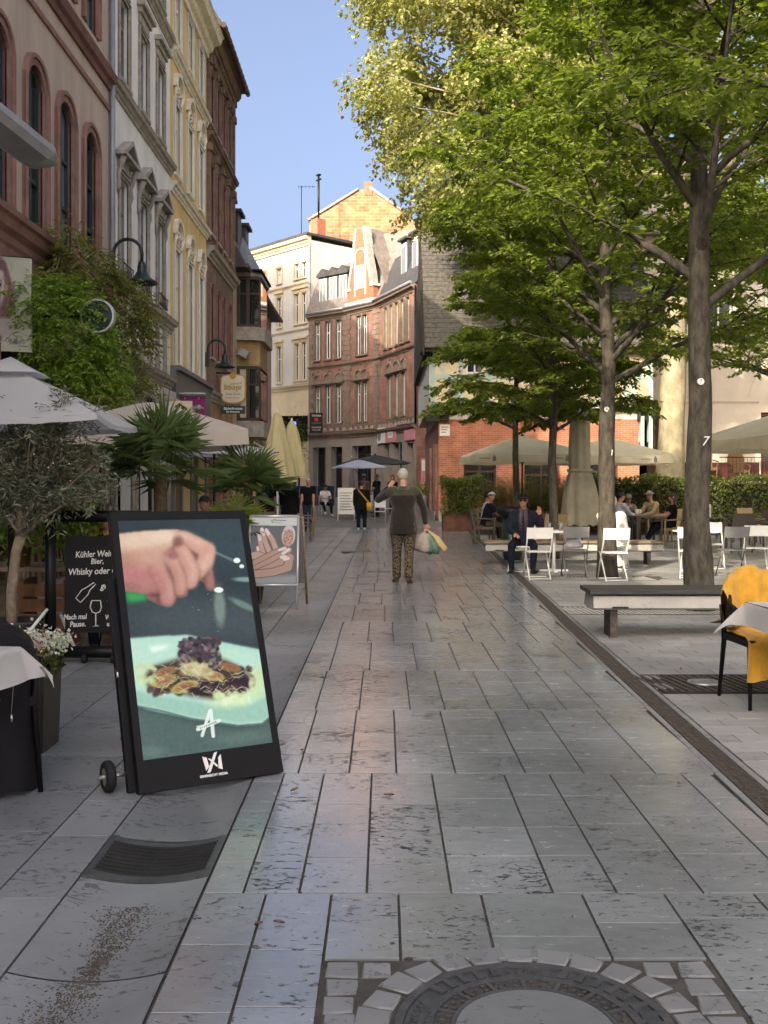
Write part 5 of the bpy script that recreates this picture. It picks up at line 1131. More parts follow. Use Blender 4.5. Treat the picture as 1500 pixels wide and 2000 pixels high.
b = MB(); b.box((1.98, 34.2, 0), (3.25, 35.1, .62)); b.box((2.03, 34.25, .60), (3.2, 35.05, .64)); b.build('box', 'corten', t); foliage_box('foliage', 1.92, 3.3, 34.1, 35.2, .6, 1.78, 5200, .085, 'leaf_hedge', t, 2)
b = MB(); b.box((2.15, 34.4, .62), (3.1, 34.95, 1.55)); b.build('stems_or_core', 'timber_dark', t)  # dark box in the leaves, inner shade put into its colour
t = thing('bamboo_bush', 'loose olive green bamboo bush behind the seated men', 'bush', (4.4, 33.2, 0)); rng = np.random.default_rng(4); tw = []
for k in range(420):
    p0 = Vector((rng.uniform(3.3, 6.2), rng.uniform(32.6, 33.9), .1)); d0 = Vector((rng.normal(0, .22), rng.normal(-.1, .2), 1)).normalized(); L_ = rng.uniform(1.1, 2.0)
    tw.append((p0, d0, L_))
b = MB()
for p0, d0, L_ in tw: b.tube([p0, p0 + d0 * L_], [.006, .003], 3, caps=False)
b.build('canes', 'leaf_bamboo', t, cv=.4)['kind'] = 'stuff'
pos, dirs, nrm, f, idx = twig_leaves(tw, 46, rng, .35, 2.2); leaves('foliage', pos, dirs, nrm, rng.uniform(.09, .19, len(pos)), .018, 'leaf_bamboo', t, rng)

# ---------------------------------------------------------------- wisteria on the pink house
t = thing('wisteria', 'bushy green wisteria climbing the front of the pink house', 'climber', (-5.2, 17, 0)); rng = np.random.default_rng(8)
def blob(cx, cy, Y, rx, ry, ry_, n):
    out = []
    for k in range(n):
        v = rng.normal(0, 1, 3); v /= np.linalg.norm(v); r = rng.uniform(.55, 1.0) ** .5; c = P(cx, cy, Y); out.append((Vector((c.x + v[0] * rx * r, c.y + v[1] * ry_ * r, c.z + v[2] * ry * r)), v))
    return out
def pinnate(cl, n, m, name, lmin=.24, lmax=.42, ls=.095):
    tw = []
    for p, v in cl:
        d = Vector((v[0] * .8 + .25, v[1] * .6 - .35, v[2] * .5 - .45 + rng.normal(0, .25))).normalized(); tw.append((p, d, rng.uniform(lmin, lmax)))
    pos, dirs, nrm, f, idx = twig_leaves(tw, n, rng, .25, .3); leaves(name, pos, dirs, nrm, rng.uniform(.7, 1.2, len(pos)) * ls, ls * .36, m, t, rng)
pinnate(blob(120, 640, 15.2, .62, .72, .6, 520) + blob(150, 745, 15.3, .52, .45, .6, 330) + blob(85, 590, 15.0, .4, .35, .5, 200) + blob(190, 720, 15.6, .3, .4, .5, 160), 12, 'leaf_wisteria', 'foliage')
pinnate(blob(215, 600, 17.2, .6, .5, .7, 300) + blob(245, 660, 17.6, .35, .55, .7, 260) + blob(160, 520, 16.6, .45, .35, .6, 200) + blob(240, 770, 17.0, .42, .35, .6, 260) + blob(130, 470, 16.4, .2, .3, .5, 60) + blob(200, 820, 15.2, .6, .4, .6, 260) + blob(180, 560, 17, .55, .3, .6, 160), 11, 'leaf_wisteria_dull', 'foliage')
b = MB(); rr = random.Random(2)
for k in range(26):
    q = Vector((-5.35, rr.uniform(14.6, 18.8), 0)); pts = [q]
    for j in range(7): pts.append(pts[-1] + Vector((rr.uniform(-.05, .07), rr.uniform(-.22, .22), .5)))
    b.tube(pts, [.03 - .002 * j for j in range(8)], 5, caps=False)
b.tube([P(10, 430, 15.6), P(60, 520, 15.6), P(85, 535, 15.7), P(110, 525, 15.8), P(118, 500, 15.9)], .012, 5); b.build('stems_or_core', 'vine_stem', t)['kind'] = 'stuff'
tw = []
for k in range(14): p0 = P(rr.uniform(222, 240), rr.uniform(690, 715), 16.9); tw.append((p0, Vector((0, 0, -1)), rr.uniform(.12, .22)))
pos, dirs, nrm, f, idx = twig_leaves(tw, 26, rng, .2, 1.6); leaves('blossom', pos, dirs, nrm, .035, .03, 'petal_lilac', t, rng)

# ---------------------------------------------------------------- olive tree on the terrace
t = thing('olive_tree', 'grey green olive tree hung with tiny white lights beside the menu board', 'tree', (-3.12, 8.6, 0)); rng = np.random.default_rng(12)
b = MB(); tp = [Vector((-3.12, 8.6, .2)), Vector((-3.13, 8.6, .6)), Vector((-3.09, 8.6, .95)), Vector((-3.05, 8.6, 1.08))]; b.tube(tp, [.05, .045, .043, .046], 10); b.build('trunk', 'bark_olive', t)
b = MB(); tw = []; sp = random.Random(12)
ends = [P(sp.uniform(-20, 215), sp.uniform(775, 1000), sp.uniform(8.2, 9.3)) for _ in range(40)] + [P(sp.uniform(20, 160), sp.uniform(755, 800), sp.uniform(8.2, 8.9)) for _ in range(12)] + [P(sp.uniform(150, 265), sp.uniform(910, 995), sp.uniform(8.3, 9.2)) for _ in range(10)]
for e in ends:
    p0 = tp[3].copy(); c = p0.lerp(e, .5) + Vector((sp.uniform(-.12, .12), sp.uniform(-.1, .1), sp.uniform(.05, .22))); pts = [p0 * (1 - s_) ** 2 + c * 2 * s_ * (1 - s_) + e * s_ * s_ for s_ in (0, .25, .5, .75, 1)]
    b.tube(pts, [.02, .013, .009, .006, .003], 5, caps=False)
    for k in range(13):
        s_ = sp.uniform(.35, 1); q = p0 * (1 - s_) ** 2 + c * 2 * s_ * (1 - s_) + e * s_ * s_; tw.append((q, Vector((sp.gauss(0, 1), sp.gauss(0, 1), sp.gauss(.1, .8))).normalized(), sp.uniform(.12, .3)))
b.build('branches', 'bark_olive', t)['kind'] = 'stuff'
pos, dirs, nrm, f, idx = twig_leaves(tw, 15, rng, .1, .5); leaves('crown', pos, dirs, nrm + rng.normal(0, .4, nrm.shape), rng.uniform(.045, .085, len(pos)), .015, 'leaf_olive', t, rng)
b = MB()
for k in range(34): q = P(sp.uniform(30, 150), sp.uniform(800, 985), sp.uniform(8.2, 8.7)); b.lathe([(.001, -.006), (.007, 0), (.001, .006)], 6, q)
b.build('fairy_lights', 'print_white', t)['kind'] = 'stuff'
b = MB(); b.lathe([(.19, 0), (.25, .36), (.26, .38), (.23, .38), (.21, .33)], 22, (-3.12, 8.6, 0)); b.build('pot', 'planter_dark', t)

# ---------------------------------------------------------------- fan palms
def palm(label, c, hz, nfr, rad, seed, base=(None, None), light=0, pot=.24):
    rng = np.random.default_rng(seed); t = thing('fan_palm', label, 'palm', (c[0], c[1], 0)); cz = Vector((c[0], c[1], hz))
    b = MB(); b.tube([(c[0], c[1], .3), (c[0] + .02, c[1], hz * .6), (c[0], c[1], hz)], [.055, .075, .06], 10); b.build('trunk', 'bark_palm', t)
    b = MB(); b.lathe([(pot * .75, 0), (pot, .38), (pot * 1.05, .4), (pot * .92, .4), (pot * .9, .34)], 20, (c[0], c[1], 0)); b.build('pot', 'planter_dark', t)
    for k in range(nfr):
        az = k * 2.399 + rng.uniform(-.3, .3); el = rng.uniform(-.35, 1.4); L_ = rad * rng.uniform(.5, .75)
        d = Vector((math.cos(az) * math.cos(el), math.sin(az) * math.cos(el), math.sin(el))); hub = cz + d * L_ * .62 + Vector((0, 0, -.04 * (1.2 - el)))
        V = []; F = []; cv = []
        def blade(a, b_, w_, c_):
            i = len(V); dd = (b_ - a); s_ = dd.cross(Vector((0, 0, 1))); s_ = s_.normalized() * w_ if s_.length > 1e-4 else Vector((w_, 0, 0)); mid = a + dd * .5; up = Vector((0, 0, w_ * .6)); tip = b_ + Vector((0, 0, -.14 * dd.length * rng.uniform(.3, 1.6)))
            for q in (a, mid + s_ + up, tip, mid - s_ + up): V.append(tuple(q))
            F.extend([(i, i + 1, i + 2), (i, i + 2, i + 3)]); cv.extend([c_] * 4)
        side = d.cross(Vector((0, 0, 1))); side = side.normalized() if side.length > .05 else Vector((1, 0, 0)); upv = side.cross(d); c_ = float(np.clip(rng.normal(.45, .25), 0, 1)); nb_ = 19
        for j in range(nb_):
            ph = (j / (nb_ - 1) - .5) * 3.9; v = d * math.cos(ph) + side * math.sin(ph) + upv * (.12 * math.cos(ph * 2)); blade(hub, hub + v.normalized() * rad * rng.uniform(.5, .66) * (1 - .12 * abs(ph) / 2), .013, min(1, max(0, c_ + rng.normal(0, .12))))
        blade(cz, hub, .008, .6)
        raw('frond', V, F, 'leaf_palm_light' if k < light else 'leaf_palm', t, cv)
    return t
palm('large fan palm with stiff upright leaves behind the digital display', (-2.28, 10.4), 1.72, 24, .78, 5)
palm('smaller fan palm beside the nail salon board', (-1.78, 13.4), 1.50, 20, .74, 6)
palm('low yellow green fan palm in a pot by the smaller palm', (-1.85, 12.9), 1.02, 13, .55, 9, light=13, pot=.18)

# flower planter
t = thing('flower_planter', 'tall dark square planter with white and pink flowers', 'planter', (-2.03, 5.88, 0)); rng = np.random.default_rng(21)
b = MB()
for k in range(4): pass
x0, x1, y0, y1 = -2.2, -1.9, 5.72, 6.04
b.F([b.V(p) for p in ((x0 + .03, y0 + .02, 0), (x1 - .01, y0 + .02, 0), (x1 - .01, y1 - .02, 0), (x0 + .03, y1 - .02, 0))][::-1])
lo = [(x0 + .03, y0 + .02, 0), (x1 - .012, y0 + .02, 0), (x1 - .012, y1 - .02, 0), (x0 + .03, y1 - .02, 0)]; hi = [(x0, y0, .47), (x1, y0, .47), (x1, y1, .47), (x0, y1, .47)]; inn = [(x0 + .025, y0 + .025, .47), (x1 - .025, y0 + .025, .47), (x1 - .025, y1 - .025, .47), (x0 + .025, y1 - .025, .47)]; dn = [(p[0], p[1], .42) for p in inn]
for A, B in ((lo, hi), (hi, inn), (inn, dn)):
    for k in range(4): j = (k + 1) % 4; b.poly([A[k], A[j], B[j], B[k]])
b.poly(dn); b.build('pot', 'planter_dark', t)
n = 900; X = np.stack([rng.uniform(x0 + .0, x1 + .01, n), rng.uniform(y0, y1, n), rng.uniform(.42, .58, n)], 1); d = rng.normal(0, 1, (n, 3)); d[:, 2] += .3
leaves('foliage', X, d, rng.normal(0, 1, (n, 3)), .05, .025, 'leaf_hedge', t, rng)
for m, cx, cy, cz, n, s_ in (('petal_white', -1.95, 5.85, .585, 260, .05), ('petal_white', -1.93, 5.98, .60, 240, .05), ('petal_pink', -2.03, 5.82, .56, 300, .06), ('petal_white', -2.1, 5.95, .62, 120, .06)):
    X = np.array([cx, cy, cz]) + rng.normal(0, 1, (n, 3)) * [s_, s_, s_ * .55]; leaves('blossom', X, rng.normal(0, 1, (n, 3)), rng.normal(0, 1, (n, 3)) + [0, 0, 1], .026, .022, m, t, rng)
# ================================================================ PICTURES (flat prints and the lit screen)
class Pic:
    """a picture painted in numpy on a W x H raster, in the coordinates of four corner points"""
    def __init__(s, W, H, quad):
        s.W, s.H = W, H; (x0, y0), (x1, y1), (x2, y2), (x3, y3) = quad       # tl tr br bl
        u, v = np.meshgrid((np.arange(W) + .5) / W, (np.arange(H) + .5) / H)
        s.x = (1 - v) * ((1 - u) * x0 + u * x1) + v * ((1 - u) * x3 + u * x2); s.y = (1 - v) * ((1 - u) * y0 + u * y1) + v * ((1 - u) * y3 + u * y2)
        s.u, s.v = u, v; s.px = np.zeros((H, W, 3)); s.rng = np.random.default_rng(1); s.scale = abs(x1 - x0) / W
    def blur(s, m, r):
        r = int(round(r / s.scale))
        if r < 1: return m
        for _ in range(2):
            for ax in (0, 1):
                p = np.pad(m, [(r, r) if a == ax else (0, 0) for a in (0, 1)], mode='edge'); c = np.cumsum(p, ax); c = np.insert(c, 0, 0, ax)
                n = 2 * r + 1; m = (np.take(c, range(n, c.shape[ax]), ax) - np.take(c, range(0, c.shape[ax] - n), ax)) / n
        return m
    def poly(s, pts, soft=0):
        m = np.zeros((s.H, s.W), bool); n = len(pts)
        for k in range(n):
            xa, ya = pts[k]; xb, yb = pts[(k + 1) % n]
            if ya == yb: continue
            c = ((ya > s.y) != (yb > s.y)) & (s.x < (xb - xa) * (s.y - ya) / (yb - ya) + xa); m ^= c
        return s.blur(m.astype(float), soft)
    def ell(s, cx, cy, rx, ry, a=0, soft=.15):
        ca, sa = math.cos(R(a)), math.sin(R(a)); dx, dy = s.x - cx, s.y - cy; q = np.sqrt(((dx * ca + dy * sa) / rx) ** 2 + ((-dx * sa + dy * ca) / ry) ** 2)
        return np.clip((1 - q) / soft + .5, 0, 1)
    def line(s, pts, w):
        d = np.full((s.H, s.W), 1e9)
        for (xa, ya), (xb, yb) in zip(pts[:-1], pts[1:]):
            L2 = (xb - xa) ** 2 + (yb - ya) ** 2 + 1e-9; t = np.clip(((s.x - xa) * (xb - xa) + (s.y - ya) * (yb - ya)) / L2, 0, 1); d = np.minimum(d, np.hypot(s.x - xa - t * (xb - xa), s.y - ya - t * (yb - ya)))
        return np.clip((w / 2 - d) / (s.scale * .8) + .5, 0, 1)
    def put(s, m, c, a=1.):
        m = (m * a)[..., None]; s.px = s.px * (1 - m) + np.asarray(c) * m
    def noise(s, n, amp, seed=0):
        r = np.random.default_rng(seed); g = r.normal(0, 1, (max(2, int(s.H / n)) + 2, max(2, int(s.W / n)) + 2)); yi = np.linspace(0, g.shape[0] - 1.01, s.H); xi = np.linspace(0, g.shape[1] - 1.01, s.W)
        y0 = yi.astype(int); x0 = xi.astype(int); fy = (yi - y0)[:, None]; fx = (xi - x0)[None]; a = g[y0][:, x0] * (1 - fy) * (1 - fx) + g[y0 + 1][:, x0] * fy * (1 - fx) + g[y0][:, x0 + 1] * (1 - fy) * fx + g[y0 + 1][:, x0 + 1] * fy * fx
        return a * amp
    def mesh(s, name, corner, m, parent):
        """corner(u, v) -> world; painted per vertex"""
        W, H = s.W, s.H; u, v = np.meshgrid(np.linspace(0, 1, W), np.linspace(0, 1, H)); A, B, C, D = [np.array(c) for c in corner]
        V = (1 - v)[..., None] * ((1 - u)[..., None] * A + u[..., None] * B) + v[..., None] * ((1 - u)[..., None] * D + u[..., None] * C)
        i = np.arange(W * H).reshape(H, W); F = np.stack([i[1:, :-1], i[1:, 1:], i[:-1, 1:], i[:-1, :-1]], -1).reshape(-1, 4)
        lin = np.clip(s.px, 0, 1) ** 2.2; return raw(name, V.reshape(-1, 3), F, m, parent, pic=np.concatenate([lin, np.ones((H, W, 1))], 2).reshape(-1, 4))
def c8(*a): return [q / 255 for q in a]

# ---- the lit advertising screen: a hand sprinkling salt over a plate
q = Pic(190, 340, [(545, 150), (1140, 122), (1290, 1212), (683, 1293)])
base = np.stack([34 + 16 * q.v, 44 + 20 * q.v, 46 + 18 * q.v], -1) / 255; q.px = base + q.noise(60, .015, 1)[..., None]
q.put(q.poly([(900, 520), (1300, 560), (1300, 740), (700, 720), (620, 600)], 60), c8(62, 72, 74)); q.put(q.ell(1080, 240, 260, 130, 20, 1.), c8(48, 66, 68), .8)
q.put(q.line([(950, 270), (1010, 300), (1115, 345)], 14), c8(110, 122, 122), .7); q.put(q.ell(1122, 340, 17, 13), c8(225, 235, 230)); q.put(q.ell(1146, 369, 12, 10), c8(215, 225, 222))
q.put(q.ell(1035, 570, 27, 95, -3, .7), c8(125, 142, 128), .8); q.put(q.ell(1030, 490, 23, 13), c8(228, 235, 215)); q.put(q.ell(1165, 435, 60, 12, 0, .8), c8(140, 165, 155), .8); q.put(q.ell(1150, 560, 70, 16, 25, .8), c8(130, 155, 145), .6)
q.put(q.poly([(590, 500), (690, 515), (690, 545), (640, 556), (600, 560)], 8), c8(40, 150, 70))
# plate
plate = [(600, 735), (700, 722), (880, 712), (1090, 752), (1225, 775), (1290, 800), (1290, 1085), (1240, 1125), (1120, 1135), (900, 1105), (700, 1062), (640, 1040)]
q.put(q.poly([(640, 1050), (900, 1115), (1130, 1150), (1290, 1110), (1300, 1300), (660, 1300)], 12), c8(72, 92, 86)); q.put(q.poly(plate, 4), c8(165, 203, 186))
q.put(q.poly([(600, 745), (880, 728), (1080, 765), (1240, 800), (1262, 985), (1180, 1030), (1000, 1030), (760, 990), (640, 960)], 12), c8(176, 210, 192)); q.put(q.poly([(640, 975), (760, 1000), (1000, 1042), (1180, 1042), (1275, 990), (1290, 1085), (1240, 1112), (1120, 1120), (900, 1095), (640, 1035)], 6), c8(146, 186, 168))
q.put(q.line([(640, 1045), (760, 1068), (900, 1105), (1120, 1136), (1240, 1126), (1290, 1085)], 10), c8(70, 95, 85), .7); q.put(q.poly([(700, 770), (790, 758), (790, 775), (720, 800)], 6), c8(215, 235, 222))
q.put(q.ell(700, 900, 60, 50, 0, .8), c8(196, 212, 160), .6); q.put(q.ell(1090, 1005, 110, 45, -8, .8), c8(205, 225, 165), .75); q.put(q.ell(1220, 930, 40, 70, 0, .8), c8(196, 215, 160), .7)
# food
rr = random.Random(4); food = q.poly([(690, 905), (720, 865), (800, 838), (870, 815), (1000, 815), (1060, 830), (1150, 870), (1200, 930), (1190, 958), (1100, 985), (1000, 1012), (900, 1000), (800, 975), (700, 962)], 9); q.put(food, c8(58, 42, 30))
def dab(n, box, sz, cols, al=.85):
    for k in range(n): q.put(q.ell(rr.uniform(box[0], box[2]), rr.uniform(box[1], box[3]), rr.uniform(.5, 1) * sz, rr.uniform(.35, .8) * sz, rr.uniform(-60, 60), .6), c8(*rr.choice(cols)), al)
dab(60, (705, 870, 1190, 985), 26, [(38, 24, 18), (70, 46, 30), (28, 16, 14), (96, 66, 40), (52, 22, 20)])
for cx, cy, rx, ry, a, rind in ((775, 890, 62, 24, -18, (110, 96, 58)), (770, 930, 64, 25, -16, (150, 140, 70)), (868, 958, 66, 27, -18, (158, 150, 74)), (1085, 865, 58, 22, 12, (118, 90, 50)), (1000, 905, 56, 24, 8, (160, 146, 84))):
    q.put(q.ell(cx, cy, rx, ry, a, .25), c8(*rind)); q.put(q.ell(cx + 4, cy - 2, rx * .72, ry * .62, a, .6), c8(150, 104, 66), .9); q.put(q.ell(cx + 4, cy - 2, rx * .45, ry * .36, a, .8), c8(128, 72, 54), .7)
q.put(q.ell(1140, 930, 62, 24, 14, .4), c8(40, 14, 16)); q.put(q.ell(950, 978, 66, 18, 6, .4), c8(30, 12, 12))
dab(26, (1010, 985, 1180, 1025), 22, [(206, 222, 168), (190, 210, 150), (216, 226, 190)], .6); dab(20, (650, 860, 730, 950), 20, [(196, 210, 160), (180, 196, 140)], .5); dab(18, (1180, 890, 1250, 990), 22, [(200, 214, 164), (186, 204, 150)], .5)
q.put(q.poly([(850, 822), (980, 822), (1003, 902), (925, 915), (850, 892)], 12), c8(190, 182, 140)); dab(24, (855, 830, 995, 900), 18, [(206, 198, 160), (176, 164, 118), (160, 140, 92)], .6); dab(14, (850, 822, 985, 842), 16, [(140, 98, 44), (168, 124, 58)], .8)
for k in range(90):
    a = rr.uniform(690, 1185); b_ = rr.uniform(850, 985); th_ = rr.uniform(-.7, .7); L_ = rr.uniform(15, 60); cu = rr.uniform(-18, 18); q.put(q.line([(a, b_), (a + L_ * .5 * math.cos(th_), b_ + L_ * .5 * math.sin(th_) + cu), (a + L_ * math.cos(th_), b_ + L_ * math.sin(th_))], rr.uniform(1.6, 3.4)), c8(*rr.choice([(206, 198, 158), (222, 218, 190), (176, 160, 108)])), .8)
q.put(q.poly([(838, 818), (850, 758), (880, 735), (950, 728), (1000, 745), (1028, 790), (1030, 845), (960, 832), (900, 824)], 10), c8(50, 42, 44)); dab(120, (842, 728, 1030, 842), 17, [(92, 76, 80), (24, 18, 22), (62, 50, 52), (128, 118, 116), (84, 54, 60), (40, 32, 36)]); dab(24, (985, 800, 1035, 865), 14, [(120, 110, 108), (60, 50, 50), (150, 140, 130)])
# hand
hand = [(540, 222), (640, 205), (760, 194), (830, 190), (890, 210), (940, 232), (1000, 275), (1012, 300), (1005, 345), (985, 400), (1005, 455), (1010, 480), (995, 495), (975, 488), (962, 455), (935, 440), (905, 470), (882, 490), (876, 522), (850, 532), (822, 528), (815, 555), (795, 574), (760, 570), (715, 552), (690, 538), (690, 520), (650, 512), (560, 500)]
hm = q.poly(hand, 4); q.put(hm, c8(184, 150, 130))
gl = np.clip((q.y - 190) / 330, 0, 1); shade = np.stack([1.08 - .36 * gl, 1.05 - .46 * gl, 1.0 - .40 * gl], -1); q.px = np.where(hm[..., None] > .03, q.px * (1 + (shade - 1) * hm[..., None]), q.px)
def finger(pts, w_, c, hl, sh=(96, 58, 52)):
    q.put(q.blur(q.line([(x - 9, y + 7) for x, y in pts], w_ * 1.08), 8) * hm, c8(*sh), .9); q.put(q.blur(q.line(pts, w_ * .9), 5), c8(*c), 1.); q.put(q.blur(q.line([(x + w_ * .14, y - w_ * .1) for x, y in pts], w_ * .32), 12), c8(*hl), .75)
finger([(965, 330), (985, 420), (990, 470)], 44, (146, 100, 88), (170, 124, 110)); finger([(860, 235), (975, 290), (965, 350), (930, 395)], 88, (190, 146, 128), (218, 178, 158))
finger([(850, 300), (900, 400), (890, 450)], 86, (184, 136, 120), (212, 168, 150)); finger([(800, 330), (840, 430), (845, 495)], 66, (172, 124, 110), (204, 160, 142)); finger([(740, 400), (780, 480), (785, 540)], 78, (168, 118, 106), (200, 152, 136))
for cx, cy, rx, ry, a, c, al in ((660, 250, 150, 48, -6, (214, 190, 166), .85), (770, 225, 80, 30, 0, (220, 194, 170), .8), (640, 430, 120, 60, 8, (178, 112, 110), .8), (720, 340, 90, 50, 0, (196, 152, 134), .7), (832, 248, 24, 26, 10, (116, 70, 66), .8), (806, 322, 26, 20, 0, (134, 82, 78), .7), (975, 285, 30, 26, 0, (198, 140, 122), .7), (720, 518, 26, 11, 0, (84, 52, 44), .85), (640, 490, 100, 24, 4, (150, 98, 92), .7), (700, 470, 60, 40, 0, (170, 118, 106), .6)): q.put(q.ell(cx, cy, rx, ry, a, 1.) * hm, c8(*c), al)
for k in range(8): q.put(q.ell(rr.uniform(900, 1080), rr.uniform(500, 700), 3, 3), c8(160, 172, 168), .6)
q.put(q.ell(720, 1250, 60, 24, 0, .9), c8(96, 122, 112), .6); q.put(q.ell(1130, 1190, 120, 26, -6, .9), c8(88, 110, 102), .7); q.px = np.clip(q.px + q.noise(3, .010, 3)[..., None], 0, 1)
for pts, w_ in (([(985, 1070), (950, 1180)], 15), ([(990, 1066), (1002, 1182)], 17), ([(930, 1152), (1030, 1112)], 17), ([(925, 1140), (1015, 1120)], 5)): q.put(q.line(pts, w_), c8(222, 230, 220), .92)
for k in range(9): q.put(q.ell(942 + k * 9, 1147 - k * 3.6, 2.6, 4.5, -20), c8(90, 110, 102), .9)
# the stand
BL = Vector((-1.183, 4.95, 0)); BR = Vector((-.526, 5.34, 0)); DU = (BR - BL).normalized(); DN = Vector((DU.y, -DU.x, 0)); LEAN = Vector((0, 0, 1.35)) - DN * .51; DW = (BR - BL).length; LH = LEAN.length; DL = LEAN.normalized(); DF = DU.cross(DL) * 1.0
if DF.dot(DN) < 0: DF = -DF
def D(u, v, d=0.): return BL + Vector((0, 0, .012)) + DU * u + DL * v + DF * d
t = thing('digital_display', 'large black digital advertising stand leaning back, its lit screen showing a hand over a plate', 'display', (BL + BR) / 2)
def dbox(b, u0, u1, v0, v1, d0, d1, m=0):
    pts = [D(u, v, d) for d in (d0, d1) for (u, v) in ((u0, v0), (u1, v0), (u1, v1), (u0, v1))]; i = [b.V(p) for p in pts]
    for f in ((3, 2, 1, 0), (4, 5, 6, 7), (0, 1, 5, 4), (1, 2, 6, 5), (2, 3, 7, 6), (3, 0, 4, 7)): b.F([i[k] for k in f], m)
b = MB(); dbox(b, 0, DW, 0, LH, -.055, -.004)
S0, S1, T0, T1 = .036, DW - .036, .155, LH - .045
dbox(b, 0, S0, 0, LH, -.004, .006); dbox(b, S1, DW, 0, LH, -.004, .006); dbox(b, S0, S1, 0, T0, -.004, .006); dbox(b, S0, S1, T1, LH, -.004, .006); b.build('housing', 'black_metal', t)
q.mesh('screen', [D(S0, T1, .001), D(S1, T1, .001), D(S1, T0, .001), D(S0, T0, .001)], 'screen_picture', t)
b = MB()
for pts in (((.0, .075), (.022, .068), (.03, .022), (.012, .004)), ((.098, .075), (.084, .062), (.078, .008), (.100, .0)), ((.064, .086), (.082, .090), (.034, -.006), (.016, -.008)), ((.028, .062), (.040, .060), (.076, .024), (.072, .014))): b.prism([D(.335 + p[0], .058 + p[1], .0065) for p in pts], DF * .0015)
b.build('logo', 'print_white', t)['kind'] = 'stuff'
text('SEHENSICHT MEDIA', .0165, D(.385, .036, .0065), DU, DL, 'print_white', t, bold=.0006)
b = MB(); b.tube([D(.06, .7, -.06), Vector((-1.30, 5.72, .06))], .022, 8); b.tube([D(DW - .06, .7, -.06), D(DW - .06, 0, 0) - DN * .78 + Vector((0, 0, .05))], .022, 8); b.build('rear_support', 'black_metal', t)
b = MB(); dbox(b, -.035, .0, .02, 1.1, -.09, -.05); b.build('side_rail', 'black_metal', t)
wc = Vector((-1.365, 5.28, .082)); ax = Vector((-.80, .6, 0)).normalized(); ax = -DU
for k, c in enumerate((D(-.11, .07, -.13), D(DW + .02, .07, -.30))):
    c = Vector((c.x, c.y, .078)); b = MB(); n = 24; prof = [(.045, -.022), (.066, -.024), (.076, -.014), (.078, 0), (.076, .014), (.066, .024), (.045, .022)]; up = Vector((0, 0, 1)); sd_ = DU.cross(up); rings = []
    for r, w_ in prof: rings.append([b.V(c + DU * w_ + (up * math.cos(2 * math.pi * j / n) + sd_ * math.sin(2 * math.pi * j / n)) * r) for j in range(n)])
    for i in range(len(prof) - 1):
        for j in range(n): b.F((rings[i][j], rings[i][(j + 1) % n], rings[i + 1][(j + 1) % n], rings[i + 1][j]), 0, True)
    wh = b.build('wheel', 'rubber', t); b = MB(); b.tube([c - DU * .019, c + DU * .019], .046, 20); b.build('rim', 'grey_paint', wh); b = MB(); b.tube([c - DU * .05, c + DU * .13], .011, 10); b.build('axle', 'steel', wh)
b = MB(); b.tube([D(.0, .62, -.06), D(-.03, .62, -.06), D(-.03, .58, -.05)], .008, 6); b.build('latch', 'steel', t)
# wooden prop behind it
w_ = thing('wood_prop', 'worn wooden batten leaning behind the digital display', 'batten', (-1.42, 6.2, 0)); b = MB(); b.prism([(-1.56, 6.05, 0.0), (-1.50, 6.05, 0.0), (-1.41, 6.25, .62), (-1.46, 6.25, .62)], (0, .05, 0)); b.build('batten', 'wood_brown', w_)

# ---- chalk menu board in a black wheeled frame
FY = 8.72; t = thing('menu_board', 'black chalk menu board hung in a black tube frame on castors', 'menu board', (-2.45, FY, 0)); xl, xr = -2.84, -1.98
b = MB()
for x in (xl, xr): b.tube([(x, FY, .09), (x, FY, 1.25)], .047, 12)
b.tube([(xl, FY, 1.245), (xr, FY, 1.245)], .05, 12); b.tube([(xl, FY, .09), (xr, FY, .09)], .05, 12); b.build('frame', 'black_metal', t)
for x in (xl + .55, xr - .05, xl + .3): b = MB(); b.tube([(x - .02, FY - .04, .04), (x + .02, FY - .04, .04)], .04, 14); b.build('castor', 'rubber', t)
bx0, bx1, bz0, bz1 = xl + .13, xr - .04, .27, 1.075; b = MB(); b.box((bx0, FY - .02, bz0), (bx1, FY + .02, bz1)); b.box((bx0 - .012, FY - .024, bz0 - .012), (bx1 + .012, FY + .015, bz0)); b.build('board', 'black_plastic', t)
for x in (bx0 + .15, bx1 - .15): b = MB(); b.tube([(x, FY, 1.08), (x - .04, FY, 1.22)], .004, 5); b.build('cord', 'print_grey', t)
def bt(s_, px, py, sz, sx=.9, sh=.15, al='LEFT'): p_ = P(px, py, FY - .022); text(s_, sz, p_, (1, 0, .04), (-.04, 0, 1), 'chalk', t, align=al, sx=sx, shear=sh, bold=.0012)
bt('Kühler Wein oder', 147, 1084, .074, .82); bt('Bier,', 177, 1097, .066); bt('Whisky oder Gin', 133, 1118, .078, .85); bt("gibt's", 196, 1145, .075, sh=.3); bt('hier', 222, 1160, .06); bt('Mach mal', 124, 1206, .064, .8); bt('Pause.', 136, 1220, .064, .85); bt('Wir haben', 205, 1206, .058, .8); bt('uns für', 208, 1219, .056, .8)
def chalk(pts, nm): b = MB(); b.tube([P(q[0], q[1], FY - .023) for q in pts], .0045, 5); b.build(nm, 'chalk', t)
chalk([(148, 1168), (160, 1152), (168, 1148), (183, 1138), (187, 1141), (175, 1153), (172, 1161), (157, 1177), (148, 1168)], 'bottle_drawing')
chalk([(179, 1173), (176, 1186), (180, 1195), (187, 1198), (195, 1195), (198, 1186), (196, 1173), (179, 1173)], 'glass_drawing'); chalk([(187, 1198), (187, 1222), (180, 1224), (194, 1223), (187, 1221)], 'glass_drawing')
chalk([(209, 1174), (222, 1167), (232, 1190), (222, 1197), (209, 1174)], 'can_drawing'); text('Jim', .04, P(217, 1182, FY - .023), (.4, 0, -.7), (.7, 0, .4), 'chalk', t)

